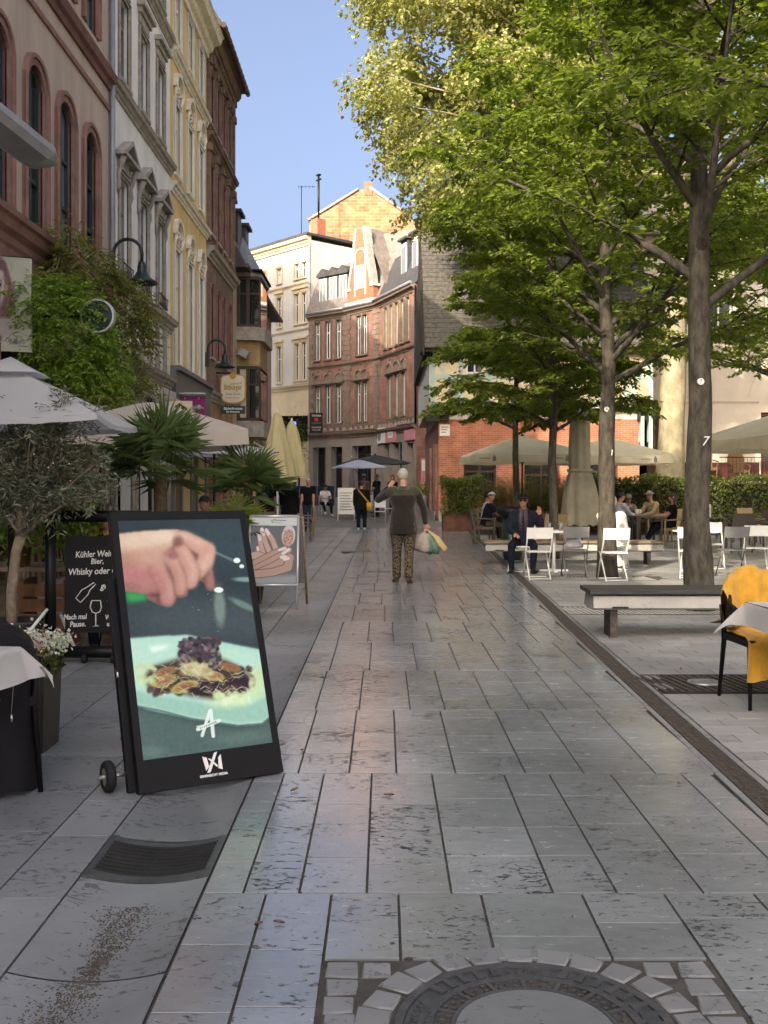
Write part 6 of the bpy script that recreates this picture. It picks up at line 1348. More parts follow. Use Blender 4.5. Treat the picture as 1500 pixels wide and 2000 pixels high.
# ---- nail salon board
q = Pic(110, 150, [(120, 125), (1020, 110), (985, 1400), (240, 1405)]); q.px[:] = np.array(c8(70, 76, 84)); q.px += q.noise(40, .02, 5)[..., None]
q.put(q.poly([(60, 100), (1060, 100), (1060, 283), (60, 288)]), c8(172, 180, 178)); q.put(q.line([(500, 170), (540, 230), (600, 170), (560, 160), (530, 200)], 9), c8(70, 72, 76)); q.put(q.line([(600, 180), (790, 180)], 14), c8(60, 62, 66)); q.put(q.line([(580, 225), (720, 232)], 7), c8(90, 92, 96))
q.put(q.poly([(150, 1250), (1010, 1240), (1010, 1420), (150, 1420)], 30), c8(120, 126, 132)); q.put(q.ell(855, 480, 125, 210, 5, .08), c8(168, 170, 172)); q.put(q.ell(850, 520, 95, 160, 8, .3), c8(140, 100, 88))
for k in range(160): q.put(q.ell(rr.uniform(770, 930), rr.uniform(370, 660), 9, 9), c8(*rr.choice([(190, 150, 130), (110, 76, 66), (160, 120, 104), (200, 180, 168)])), .7)
sk = c8(150, 122, 110)
for pts, w_ in (([(310, 470), (350, 650), (420, 850)], 92), ([(350, 380), (430, 600), (520, 800)], 95), ([(440, 400), (560, 560), (640, 760)], 100), ([(300, 720), (330, 850)], 60), ([(160, 900), (300, 860), (420, 900)], 150)): q.put(q.line(pts, w_ * 1.05), c8(88, 70, 66)); q.put(q.line(pts, w_ * .9), c8(166, 138, 126))
for pts, w_ in (([(180, 1080), (420, 920), (640, 800), (800, 735)], 120), ([(200, 1180), (500, 1000), (740, 850), (860, 760)], 125), ([(260, 1250), (560, 1100), (780, 960)], 150), ([(300, 1230), (600, 1190), (850, 1100), (880, 900)], 160)): q.put(q.line(pts, w_ * 1.06), c8(80, 62, 58)); q.put(q.line(pts, w_ * .88), sk)
for pts, w_ in (([(305, 450), (330, 560)], 60), ([(345, 355), (385, 460)], 60), ([(430, 370), (480, 450)], 56), ([(300, 710), (320, 770)], 40), ([(700, 760), (800, 725)], 48), ([(760, 830), (870, 745)], 50), ([(740, 900), (800, 890)], 60), ([(790, 940), (850, 920)], 60)): q.put(q.line(pts, w_), c8(196, 190, 190))
AY = 12.4; t = thing('sandwich_board', 'aluminium sandwich board with a poster of two hands with pale nails', 'sandwich board', (-1.35, AY, 0))
A1, A2 = P(489, 1011, AY + .28), P(583, 1008, AY + .30); A1.z = A2.z = 1.13; fb = Vector((0, -.26, -1.13)) * 1.0
def abt(u, v, d=0.): p_ = A1.lerp(A2, u) + Vector((.0, -.27, -1.125)) * v + Vector((0, -d, d * .25)); return p_
b = MB()
for u in (0, 1): b.tube([abt(u, 0), abt(u, 1)], .016, 8)
for v in (0, .74): b.tube([abt(0, v), abt(1, v)], .018, 8)
b.build('front_frame', 'alu', t); b = MB(); b.poly([abt(.02, .735), abt(.98, .735), abt(.98, .01), abt(.02, .01)]); b.build('panel', 'print_grey', t)
q.mesh('poster', [abt(.03, .012, .004), abt(.97, .012, .004), abt(.97, .72, .004), abt(.03, .72, .004)], 'poster', t)
b = MB()
def abk(u, v): return A1.lerp(A2, u) + Vector((.05, .02, 0)) + Vector((.03 * v, .33 * v, -1.125 * v))
for u in (0, 1): b.tube([abk(u, 0), abk(u, 1)], .016, 8)
for v in (0.02, .74): b.tube([abk(0, v), abk(1, v)], .016, 8)
b.build('rear_frame', 'wood_grey', t); b = MB(); b.poly([abk(.02, .02), abk(.98, .02), abk(.98, .73), abk(.02, .73)]); b.build('rear_panel', 'print_grey', t)

# ---- portrait sign hung out from the pink house
q = Pic(80, 180, [(-300, 190), (545, 225), (555, 1880), (-300, 1860)]); q.px[:] = np.array(c8(168, 172, 158)); q.px += q.noise(50, .012, 9)[..., None]
q.put(q.poly([(-300, 300), (-150, 215), (20, 225), (110, 320), (180, 560), (260, 760), (255, 860), (200, 930), (260, 1030), (280, 1100), (200, 1220), (180, 1300), (-300, 1300)], 14), c8(112, 88, 88)); q.put(q.poly([(-300, 420), (-60, 400), (60, 480), (90, 660), (80, 900), (0, 1110), (-120, 1150), (-300, 1100)], 10), c8(176, 168, 160))
for k in range(60): a = rr.uniform(-100, 230); b_ = rr.uniform(260, 1250); q.put(q.line([(a, b_), (a + 30, b_ + 70), (a + 10, b_ + 150)], 9) * q.ell(130, 760, 170, 520, 0, .5), c8(*rr.choice([(70, 52, 58), (150, 118, 112), (90, 66, 72), (190, 170, 160)])), .7)
q.put(q.ell(5, 700, 20, 34), c8(40, 36, 44)); q.put(q.line([(-20, 620), (30, 640)], 12), c8(70, 58, 60)); q.put(q.ell(110, 790, 26, 90, 8, .4), c8(172, 130, 118)); q.put(q.poly([(-300, 1300), (150, 1280), (260, 1480), (240, 1560), (60, 1650), (-300, 1660)], 30), c8(150, 142, 142), .8)
q.put(q.line([(0, 1650), (70, 1690), (150, 1690), (160, 1600), (230, 1540), (330, 1530)], 9), c8(80, 82, 86)); q.put(q.line([(320, 1772), (500, 1778)], 10), c8(70, 72, 76)); q.put(q.line([(330, 1700), (430, 1650)], 8), c8(80, 82, 86))
for a in (160, 190, 240, 280): q.put(q.line([(a, 1740), (a + 15, 1640), (a + 34, 1720)], 11), c8(90, 90, 94))
SY = 14.55; t = thing('portrait_sign', 'pale hanging salon sign with a sketched woman with long wavy hair', 'sign', (-5.3, SY, 3.4))
sa, sb, sc_, sd_ = P(-33, 498, SY), P(60, 505, SY), P(61, 688, SY), P(-33, 684, SY); b = MB(); b.prism([sd_ + Vector((0, .01, 0)), sc_ + Vector((0, .01, 0)), sb + Vector((0, .01, 0)), sa + Vector((0, .01, 0))], (0, .04, 0)); b.build('panel', 'sign_white', t)
q.mesh('print', [sa, sb, sc_, sd_], 'poster', t); text("Ani's", .1, P(35, 668, SY - .012), (1, 0, 0), (0, 0, 1), 'print_grey', t, shear=.3)
b = MB(); b.tube([P(-33, 500, SY + .05) + Vector((-.5, 0, .02)), P(61, 504, SY + .05)], .016, 6); b.build('bracket', 'black_metal', t)

# ---- round green sign
c = P(190, 617, 15.0); t = thing('round_sign', 'round dark green hanging sign with a pale rim half hidden in the wisteria', 'sign', c); b = MB(); b.tube([c, c + Vector((0, .08, 0))], .225, 30); b.build('disc', 'sign_green', t)
b = MB(); n = 36; ri = [(c.x + .225 * math.cos(2 * math.pi * k / n), c.z + .225 * math.sin(2 * math.pi * k / n)) for k in range(n)]; ro_ = [(c.x + .25 * math.cos(2 * math.pi * k / n), c.z + .25 * math.sin(2 * math.pi * k / n)) for k in range(n)]
i0 = [b.V((p[0], c.y - .02, p[1])) for p in ri]; i1 = [b.V((p[0], c.y - .02, p[1])) for p in ro_]; i2 = [b.V((p[0], c.y + .1, p[1])) for p in ro_]
for k in range(n): j = (k + 1) % n; b.F((i0[k], i0[j], i1[j], i1[k])); b.F((i1[k], i1[j], i2[j], i2[k]))
b.build('rim', 'alu', t); b = MB(); b.tube([c + Vector((-.25, .04, 0)), Vector((-5.5, c.y + .04, c.z))], .02, 6); b.build('bracket', 'black_metal', t)

# ---- beer sign and tavern sign
SY = 33.5; t = thing('beer_sign', 'cream illuminated brewery sign with a gold rim and gold lettering', 'sign', P(456, 757, SY))
def rs(px, py, d=0.): p_ = P(px, py, SY); return Vector((p_.x, p_.y - d, p_.z))
out = [(431, 737), (436, 733), (447, 731), (466, 731), (476, 733), (479, 738), (480, 757), (479, 778), (475, 784), (466, 788), (456, 789), (445, 788), (435, 784), (431, 778), (430, 757)]
b = MB(); b.prism([rs(*p) for p in out][::-1], (0, .16, 0)); b.build('rim', 'sign_rim', t)
b = MB(); b.prism([rs(455 + (p[0] - 455) * .92, 759 + (p[1] - 759) * .92, .012) for p in out][::-1], (0, .01, 0)); b.build('face', 'sign_cream', t)
text('Bitburger', .235, rs(455, 757, .016), (1, 0, 0), (0, 0, 1), 'print_gold', t, bold=.006, sx=.66); text('Stube Quelle', .12, rs(455, 769.5, .016), (1, 0, 0), (0, 0, 1), 'print_grey', t, shear=.4, sx=.75); text('Bitte ein Bit', .10, rs(462, 749, .016), (1, 0, .12), (-.12, 0, 1), 'print_grey', t, shear=.3, sx=.75)
b = MB(); b.box((rs(441, 0).x, SY - .015, rs(0, 777.5).z), (rs(469, 0).x, SY - .012, rs(0, 776.6).z)); b.build('rule', 'print_grey', t)
b = MB(); cc = rs(455, 734); b.tube([cc + Vector((0, -.03, 0)), cc + Vector((0, .1, 0))], .11, 16); b.build('crest', 'sign_rim', t); b = MB(); b.tube([rs(455, 731) + Vector((0, .08, .05)), Vector((-5.5, SY + .08, rs(0, 731).z + .05))], .025, 6); b.build('bracket', 'black_metal', t)
t = thing('tavern_sign', 'small black tavern name board with white lettering under the brewery sign', 'sign', P(455, 800, SY)); b = MB(); a_, c_ = rs(431, 808), rs(478, 793); b.box((a_.x, SY, a_.z), (c_.x, SY + .1, c_.z)); b.build('panel', 'sign_green', t)
text('Bäckerbrunnen', .125, rs(455, 798, .003), (1, 0, 0), (0, 0, 1), 'print_white', t, sx=.8, bold=.003, shear=.1); text('Die Weinstube', .085, rs(455, 804.3, .003), (1, 0, 0), (0, 0, 1), 'print_white', t, sx=.85, bold=.002, shear=.1)
b = MB(); b.tube([rs(440, 793) + Vector((0, .05, 0)), rs(440, 788) + Vector((0, .05, 0))], .012, 5); b.tube([rs(470, 793) + Vector((0, .05, 0)), rs(470, 788) + Vector((0, .05, 0))], .012, 5); b.build('hanger', 'black_metal', t)
# ---- magenta sign, house logo sign, black tower sign, pink shop signs
t = thing('magenta_sign', 'magenta hanging shop sign under a small white light bar', 'sign', P(375, 800, 27)); b = MB(); a_, c_ = P(351, 818, 27), P(400, 774, 27); b.box((a_.x, 27, a_.z), (c_.x, 27.06, c_.z)); b.build('panel', 'sign_magenta', t)
b = MB(); a_, c_ = P(346, 770, 26.9), P(400, 767, 26.9); b.box((a_.x, 26.85, a_.z), (c_.x, 27.1, c_.z)); b.build('light_bar', 'alu', t); b = MB()
for px, py in ((361, 778), (388, 778), (378, 796), (396, 797)): c = P(px, py, 26.98); b.tube([c, c + Vector((0, .02, 0))], .025, 8)
b.build('dots', 'sign_pink', t)['kind'] = 'stuff'; b = MB(); b.tube([P(352, 772, 27.03), Vector((-5.5, 27.03, P(0, 772, 27).z))], .02, 5); b.build('bracket', 'black_metal', t)
t = thing('logo_sign', 'cream hanging sign with a dark brown house shaped emblem', 'sign', P(347, 795, 23)); b = MB(); a_, c_ = P(320, 822, 23), P(375, 783, 23); b.box((a_.x, 23, a_.z), (c_.x, 23.06, c_.z)); b.build('panel', 'sign_cream', t)
b = MB(); b.prism([P(*p, 22.998) for p in ((338, 796), (350, 787), (364, 796), (367, 804), (350, 806), (341, 801))][::-1], (0, .001, 0)); b.prism([P(*p, 22.996) for p in ((348, 806), (346, 798), (354, 792), (353, 800), (358, 806))][::-1], (0, .001, 0), 1); b.build('emblem', ['print_brown', 'sign_cream'], t)
b = MB(); b.tube([P(320, 790, 23.03), Vector((-5.5, 23.03, P(0, 790, 23).z))], .02, 5); b.build('bracket', 'black_metal', t)
SY = 63.2; t = thing('tower_sign', 'black hanging shop sign with white lettering on the red brick house', 'sign', P(617, 825, SY)); b = MB(); a_, c_ = P(605, 846, SY), P(630, 806, SY); b.box((a_.x, SY, a_.z), (c_.x, SY + .12, c_.z)); b.build('panel', 'print_black', t)
text('TAMARA', .17, P(618, 812, SY - .005), (1, 0, 0), (0, 0, 1), 'print_white', t, sx=.85); text('ELEMENTS', .15, P(618, 827, SY - .005), (1, 0, 0), (0, 0, 1), 'print_grey', t, sx=.85); text('MODEATELIER', .13, P(618, 835, SY - .005), (1, 0, 0), (0, 0, 1), 'print_white', t, sx=.7); text('TEL. 0611 777007', .11, P(618, 840, SY - .005), (1, 0, 0), (0, 0, 1), 'print_white', t, sx=.65)
b = MB(); b.prism([P(*p, SY - .004) for p in ((614, 817), (620, 816), (622, 820), (621, 823), (615, 823))][::-1], (0, .001, 0)); b.build('emblem', 'print_red', t); b = MB(); b.tube([P(630, 810, SY + .06), P(632, 810, SY + 1.6)], .03, 5); b.build('bracket', 'black_metal', t)
for k, (u0, u1, m, lb, nm) in enumerate(((.25, 1.55, 'sign_white', 'pale grey shop sign with an oval emblem on the stone shopfront', 'shop_sign'), (1.65, 3.3, 'sign_pink', 'pink shop sign with a white name plate on the stone shopfront', 'shop_sign'), (4.7, 6.2, 'sign_pink', 'plain pink shop sign at the end of the stone shopfront', 'shop_sign'))):
    t = thing(nm, lb, 'sign', F2((u0, .1, 3.95))); b = F2.mb(); b.box((u0, .03, 4.05), (u1, .1, 4.98 if k < 2 else 4.8)); b.build('panel', m, t)
    if k == 1: b = F2.mb(); b.box((2.1, .1, 4.3), (2.9, .112, 4.72)); b.build('name_plate', 'sign_white', t); text('STUDIO', .22, F2((2.5, .116, 4.51)), F2.u, (0, 0, 1), 'print_grey', t, sx=.7)
    if k == 0: b = F2.mb(); b.tube([F2.O * 0 + Vector((.6, .1, 4.5)), Vector((.6, .11, 4.5))], .3, 16); b.build('emblem', 'print_grey', t)
# pink roll-up banner by the corner
t = thing('pink_banner', 'narrow pink and white roll-up banner by the brick corner', 'banner', (2.25, 56.5, gz(56))); b = MB(); a_, c_ = P(822, 945, 55), P(833, 895, 55); b.box((a_.x, 55, gz(55)), (c_.x, 55.05, c_.z)); b.build('panel', 'sign_pink', t); b = MB(); b.box((a_.x + .05, 54.99, a_.z + .7), (c_.x - .04, 54.998, c_.z - .1)); b.build('print', 'sign_white', t)
# ================================================================ LAMPS, AWNINGS, PARASOLS
def gooseneck(label, px, py0, py1, Y, reach):
    w_ = Vector((-5.5, Y, P(0, py1, Y).z)); t = thing('wall_lamp', label, 'lamp', w_)
    top = P(0, py0, Y).z; b = MB(); x0 = P(px, 0, Y).x; r = reach / 2; zc = top - r; pts = [(x0, Y, w_.z), (x0, Y, zc)] + [(x0 + r - r * math.cos(a), Y, zc + r * math.sin(a)) for a in [math.pi * k / 10 for k in range(1, 11)]] + [(x0 + reach, Y, zc - .18)]
    b.tube(pts, .034, 10); b.build('arm', 'lamp_green', t); e = Vector((x0 + reach, Y, zc - .15))
    b = MB(); b.box((-5.5, Y - .06, w_.z - .25), (x0 + .04, Y + .06, w_.z + .18)); b.build('bracket', 'lamp_green', t)
    b = MB(); b.lathe([(.03, 0), (.06, -.02), (.085, -.1), (.09, -.2), (.11, -.23), (.13, -.27), (.2, -.34), (.30, -.40), (.31, -.43), (.295, -.425), (.19, -.36), (.08, -.28)], 24, e); b.build('shade', 'lamp_green', t)
    b = MB(); b.lathe([(.02, -.26), (.055, -.3), (.05, -.36), (.01, -.39)], 12, e); b.build('bulb', 'print_white', t)
gooseneck('dark green gooseneck street lamp on the corner of the white house', 222, 467, 535, 19.6, .54)
gooseneck('dark green gooseneck street lamp on the brown brick house', 406, 664, 700, 31.2, .52)
# grey metal awning cassette at the far left
t = thing('awning_cassette', 'grey metal awning cassette with a rounded end jutting out from the facade', 'awning', (-4.0, 9.6, 4.3)); Y0 = 9.6
pts = [P(-140, 140, 8.2), P(-60, 190, 8.8), P(20, 268, 9.4), P(88, 318, 9.9)]; b = MB(); n = 16; rings = []
sec = [(-.16, .02), (-.13, .10), (-.03, .135), (.09, .12), (.15, .05), (.16, -.04), (.10, -.07), (-.02, -.065), (-.13, -.05)]
ax = (pts[-1] - pts[0]).normalized(); sx_ = Vector((ax.y, -ax.x, 0)).normalized(); up = sx_.cross(ax); up = up if up.z > 0 else -up
L_ = (pts[-1] - pts[0]).length
for s_, k in ((0, 1), (.9, 1), (.96, .97), (.99, .85), (1.0, .6)): rings.append([b.V(pts[0] + ax * L_ * s_ + (sx_ * (-p[0]) + up * p[1]) * k * 1.12) for p in sec])
for i in range(len(rings) - 1):
    for j in range(len(sec)): b.F((rings[i][j], rings[i][(j + 1) % len(sec)], rings[i + 1][(j + 1) % len(sec)], rings[i + 1][j]), 0, i > 0)
b.F(rings[-1]); b.F(rings[0][::-1]); b.build('cassette', 'zinc', t); b = MB(); a_ = pts[0] + ax * L_ * .955; b.tube([pts[0] + up * .0 - ax * .4, pts[0] + Vector((-1.2, .4, .1))], .05, 8); b.build('arm', 'zinc', t)
b = MB(); q0 = pts[0] + ax * L_ * .1 - up * .06; q1 = pts[0] + ax * L_ * .62 - up * .06
b.grid(lambda u, v: q0.lerp(q1, u) + Vector((-.05 - .35 * v * (.3 + .7 * u), .1 * v, -(.75 * v) * (.6 + .4 * u))), 6, 6); b.build('awning_cloth', 'awning_cloth', t)
# folded out shop awnings on the white house
for k, (u0, u1, lb) in enumerate(((20.7, 24.4, 'grey white shop awning, the longer one, under the panelled frieze'), (24.6, 26.3, 'short grey white shop awning beside the grey fascia'))):
    t = thing('shop_awning', lb, 'awning', LF((u0, .2, 3.8))); o_ = .62 if k == 0 else .66
    b = LF.mb(); b.box((u0, .02, 3.70), (u1, .16, 3.90)); b.build('cassette', 'alu', t)
    b = LF.mb(); b.grid(lambda u, v: (u0 + (u1 - u0) * u, .1 + (o_ - .1) * v, 3.80 - .28 * v), 4, 2); b.build('cloth', 'awning_cloth', t)
    b = LF.mb(); b.box((u0, o_ - .03, 3.47), (u1, o_ + .03, 3.54)); b.build('front_bar', 'alu', t)
    b = LF.mb(); b.grid(lambda u, v: (u0 + (u1 - u0) * u, o_ + .01 + .012 * math.sin(u * 60) * v, 3.48 - .42 * v), 40, 3); b.build('valance', 'awning_cloth', t)
    for u in (u0 + .25, u1 - .2): b = LF.mb(); b.tube([(u, .05, 3.2), (u, o_, 3.5)], .016, 6); b.build('strut', 'black_metal', t)
t = thing('grey_awning', 'rolled grey awning cassette over the magenta sign', 'awning', LF((29, .4, 3.2))); b = LF.mb(); b.tube([(26.6, .42, 3.35), (31.6, .42, 3.35)], .13, 14); b.build('cassette', 'zinc', t); b = LF.mb(); b.grid(lambda u, v: (26.6 + 5 * u, .42 + .5 * v, 3.32 - .26 * v), 2, 2); b.build('cloth', 'zinc', t); b = LF.mb(); b.tube([(26.5, .92, 3.05), (31.7, .92, 3.05)], .05, 8); b.build('front_bar', 'alu', t)
c = LF((26.5, .7, 3.55)); t = thing('security_camera', 'grey dome camera on the end of the awning', 'camera', c); b = MB(); b.lathe([(.0, -.12), (.06, -.1), (.085, -.04), (.085, .02), (.05, .05), (.01, .06)], 16, c); b.build('dome', 'zinc', t)
t = thing('door_canopy', 'small grey canopy at the foot of the oriel', 'canopy', LF((39, .9, 2.9))); b = LF.mb(); b.prism([(38.3, .62, 3.2), (38.3, 1.35, 2.75), (38.3, 1.35, 2.70), (38.3, .62, 3.1)], (3, 0, 0)); b.build('canopy', 'awning_cloth', t)
c = P(476, 690, 38.0); t = thing('floodlight', 'small dark floodlight on an arm below the oriel', 'lamp', c); b = MB(); b.cbox(c, (.35, .25, .28), rot=Matrix.Rotation(.5, 3, 'Y')); b.build('head', 'zinc', t); b = MB(); b.tube([c, c + Vector((-.9, .3, -.35))], .02, 5); b.build('arm', 'black_metal', t)

def parasol(label, c, half, zt, ze, m, rot=0., val=.2, n=4, pole='black_metal', base=True, group=None, sag=.06, vent=False, polz=None, cap='canvas_white'):
    t = thing('parasol', label, 'parasol', (c[0], c[1], gz(c[1])), rot, group); R_ = half * (math.sqrt(2) if n == 4 else 1.0); ring = [(R_ * math.cos(2 * math.pi * (k + .5) / n), R_ * math.sin(2 * math.pi * (k + .5) / n)) for k in range(n)]
    for k in range(n):
        a, e = ring[k], ring[(k + 1) % n]; b = MB(); NU = 10; NV = 8
        def f(u, v):
            x = (a[0] + (e[0] - a[0]) * u) * v; y = (a[1] + (e[1] - a[1]) * u) * v; z = zt + (ze - zt) * (v ** 1.12) - sag * math.sin(math.pi * u) * v * (1.2 - v * .4); return (x, y, z)
        b.grid(f, NU, NV)
        if val:
            def g_(u, v):
                p = f(u, 1); o_ = 1 + .012 * v; return (p[0] * o_, p[1] * o_, p[2] - val * v * (1 - .22 * math.sin(math.pi * u * 1) ** 8) + .004 * math.sin(u * 40))
            b.grid(g_, 16, 2)
        b.build('canopy_panel', m, t, False)
    b = MB(); b.tube([(0, 0, .02), (0, 0, zt + .02)], .026, 12); b.build('pole', pole, t, False)
    for k in range(n): a = ring[k]; b = MB(); b.tube([(0, 0, zt - .04), (a[0] * .98, a[1] * .98, ze - .012)], .010, 5); b.tube([(0, 0, ze - .25), (a[0] * .5, a[1] * .5, zt + (ze - zt) * .46 - .03)], .008, 5); b.build('rib', pole, t, False)
    if vent:
        b = MB(); s_ = .3; b.grid(lambda u, v: ((u - .5) * 2 * s_ * half * 1.0, (v - .5) * 2 * s_ * half, zt + .10 - .16 * max(abs(u - .5), abs(v - .5)) * 2), 8, 8); b.build('vent', m, t, False)
    else: b = MB(); b.lathe([(.05, -.01), (.03, .04), (.005, .07)], 10, (0, 0, zt)); b.build('finial', pole, t, False)
    if base: b = MB(); b.lathe([(.26, 0), (.26, .05), (.06, .07), (.045, .3)], 20); b.build('base', 'cast_iron', t, False)
    return t
parasol('white square parasol with a small vent cap over the olive tree', (-3.28, 9.0), .93, 2.54, 2.08, 'canvas_white', R(4), .05, vent=True)
parasol('beige square parasol with a striped valance behind the large palm', (-3.2, 14.0), 1.2, 2.66, 2.24, 'canvas_beige', R(14), .2)
parasol('flat white parasol beside the grey shopfront', (-3.15, 19.0), 1.0, 2.35, 2.12, 'canvas_white', R(20), .0)
parasol('open cream parasol with a scalloped valance in front of the brick house', (4.05, 30.0), 1.62, 2.98, 2.42, 'canvas_cream', R(3), .24)
parasol('open cream parasol with a scalloped valance next to the plane tree', (6.75, 31.0), 1.62, 2.98, 2.42, 'canvas_cream', R(-4), .24)
parasol('large pale parasol dappled with sun in front of the rattan chairs', (9.1, 20.6), 2.1, 3.3, 2.5, 'canvas_cream', R(8), .26)
parasol('pale lilac parasol beside the far shop', (-1.05, 42.5), 1.0, 2.42, 2.1, 'canvas_lilac', R(12), .0, cap='canvas_lilac')
parasol('dark grey parasol behind the lilac one', (-.4, 46.0), 1.15, 2.6, 2.25, 'canvas_dark', R(30), .05)
for i, (c, hw) in enumerate((((4.05, 30.0), 1.62), ((6.75, 31.0), 1.62))):
    for s_ in (-1, 1):
        e = thing('parasol_emblem', ['small dark tower emblem printed on the valance of the parasol by the brick house', 'small dark tower emblem printed on the valance of the parasol by the plane tree'][i], 'emblem', (c[0] + s_ * hw * .62, c[1] - hw, 2.2), group='emblems on the %s parasol' % ('first', 'second')[i]); x = c[0] + s_ * hw * .62; y = c[1] - hw - .13; b = MB(); b.prism([(x - .05, y, 2.2), (x + .05, y, 2.2), (x + .045, y, 2.3), (x, y, 2.38), (x - .045, y, 2.3)][::-1], (0, .002, 0)); b.build('tower', 'print_grey', e)
        b = MB(); b.box((x - .42, y, 2.27), (x - .1, y + .002, 2.29)); b.build('line', 'print_grey', e)
def closed(label, c, h, z0, r, m, seed, cover=False, pole='white_paint', lean=(0, 0)):
    t = thing('closed_parasol', label, 'parasol', (c[0], c[1], 0)); rr = random.Random(seed); b = MB(); n = 40; rings = []
    if cover: prof = [(0, r * .86), (.06, r * .95), (.2, r * .92), (.34, r * .8), (.43, r * .64), (.47, r * .50), (.51, r * .57), (.65, r * .56), (.82, r * .54), (.95, r * .5), (.99, r * .34), (1, .02)]
    else: prof = [(0, r), (.04, r * 1.02), (.25, r * .86), (.5, r * .66), (.75, r * .45), (.93, r * .25), (1, .03)]
    for f, q in prof:
        ring = []
        for j in range(n):
            a = 2 * math.pi * j / n; amp = (.16 if not cover else .13) * (1 - f * .6); k = 1 + amp * math.sin(a * 8 + seed + 2 * f) + .05 * math.sin(a * 3 + f * 9); zz = z0 + (h - z0) * f + (rr.uniform(-.03, .05) if f == 0 else .02 * math.sin(a * 5 + f * 20) * (1 - f))
            ring.append(b.V((c[0] + q * k * math.cos(a) + lean[0] * f, c[1] + q * k * math.sin(a), zz)))
        rings.append(ring)
    for i in range(len(rings) - 1):
        for j in range(n): b.F((rings[i][j], rings[i][(j + 1) % n], rings[i + 1][(j + 1) % n], rings[i + 1][j]), 0, True)
    b.F(rings[-1]); b.build('canopy', m, t); b = MB(); b.tube([(c[0], c[1], 0), (c[0], c[1], h + .06)], .025, 8); b.build('pole', pole, t); b = MB(); b.lathe([(.28, 0), (.28, .06), (.05, .08)], 18, (c[0], c[1], 0)); b.build('base', 'concrete_slab', t)
    if cover: b = MB(); b.lathe([(r * .66, z0 + (h - z0) * .455), (r * .72, z0 + (h - z0) * .47), (r * .66, z0 + (h - z0) * .485)], 24, (c[0], c[1], 0)); b.build('tie', m, t)
closed('folded yellow parasol, the front one of the pair', (-2.55, 24.5), 3.28, 1.62, .42, 'canvas_yellow', 3)
closed('folded yellow parasol standing just behind the other', (-2.38, 26.4), 3.2, 1.7, .40, 'canvas_yellow', 5)
closed('folded olive parasol in a tied cover between the street trees', (4.55, 23.8), 3.3, .6, .42, 'canvas_closed', 9, True)
closed('small folded grey parasol in front of the stone shopfront', (-.35 * 4.4, 49.0), 2.9, 1.2, .16, 'grey_paint', 4)
# far blue lit sign, lantern and foliage box at the white house
c = P(574, 832, 60); t = thing('blue_light', 'small blue neon light in the far shop window', 'light', c); b = MB(); b.box((c.x - .12, c.y, c.z - .25), (c.x + .12, c.y + .05, c.z + .25)); b.build('tube', 'blue_lamp', t); b = MB(); b.box((c.x - .8, c.y + .06, c.z - .9), (c.x + .8, c.y + .2, c.z + .6)); b.build('backing', 'interior_dark', t)
c = P(586, 887, 60); t = thing('lantern', 'small warm lit wall lantern by the far doorway', 'lamp', c); b = MB(); b.lathe([(.02, -.2), (.09, -.15), (.1, .12), (.02, .22)], 8, c); b.build('glass', 'warm_lamp', t)
t = thing('blue_awning', 'bluish sloping awning on the far white house', 'awning', FW((2.5, 1, 5.4))); b = FW.mb(); b.grid(lambda u, v: (.3 + 5.2 * u, .05 + 1.9 * v, 6.0 - 1.2 * v), 4, 3); b.prism([(.3, .05, 6.0), (.3, 1.95, 4.8), (.3, .05, 4.8)], (.03, 0, 0)); b.build('cloth', 'canvas_lilac', t)
c = P(572, 860, 59); t = thing('hanging_shrub', 'dark leafy shrub hanging by the far doorway', 'shrub', c); rng = np.random.default_rng(31); n = 1500; X = np.array(c) + rng.normal(0, 1, (n, 3)) * [.35, .3, .55]; leaves('foliage', X, rng.normal(0, 1, (n, 3)), rng.normal(0, 1, (n, 3)), .12, .07, 'leaf_hedge', t, rng); b = MB(); b.tube([c + Vector((0, 0, .5)), c + Vector((0, 0, 1.2))], .02, 4); b.build('hanger', 'black_metal', t)

# ================================================================ FURNITURE
def bench(label, x0, x1, y0, z, legs, wood=True):
    t = thing('bench', label, 'bench', ((x0 + x1) / 2, y0 + .25, 0)); d_ = .5
    b = MB(); b.prism([(x0, y0 + .03, z - .17), (x0, y0, z - .15), (x0, y0 + .02, z - .035), (x0, y0 + .08, z - .03), (x0, y0 + d_ - .08, z - .03), (x0, y0 + d_, z - .15), (x0, y0 + d_ - .03, z - .17)], (x1 - x0, 0, 0)); b.build('concrete_beam', 'concrete_slab', t, cv=.6)
    for k in range(4):
        ya = y0 - .02 + k * .135; b = MB(); b.box((x0 - .04, ya, z - .012), (x1, ya + .12, z + .03)); b.build('slat', 'wood_bench' if wood else 'wood_grey', t)
    for x in legs: b = MB(); b.box((x - .035, y0 + .1, 0), (x + .035, y0 + .4, z - .17)); b.build('leg', 'steel_rust', t)
    b = MB(); b.box((x0 + .18, y0 - .004, z - .155), (x0 + .34, y0 + .02, z - .135)); b.build('plaque', 'iron_dark', t)
bench('concrete bench with a dark slatted top in front of the thick tree', 2.06, 5.1, 10.05, .455, (2.28, 4.7))
bench('pale concrete bench behind the white folding chairs', 1.95, 5.35, 19.6, .42, (2.45, 5.1), False)
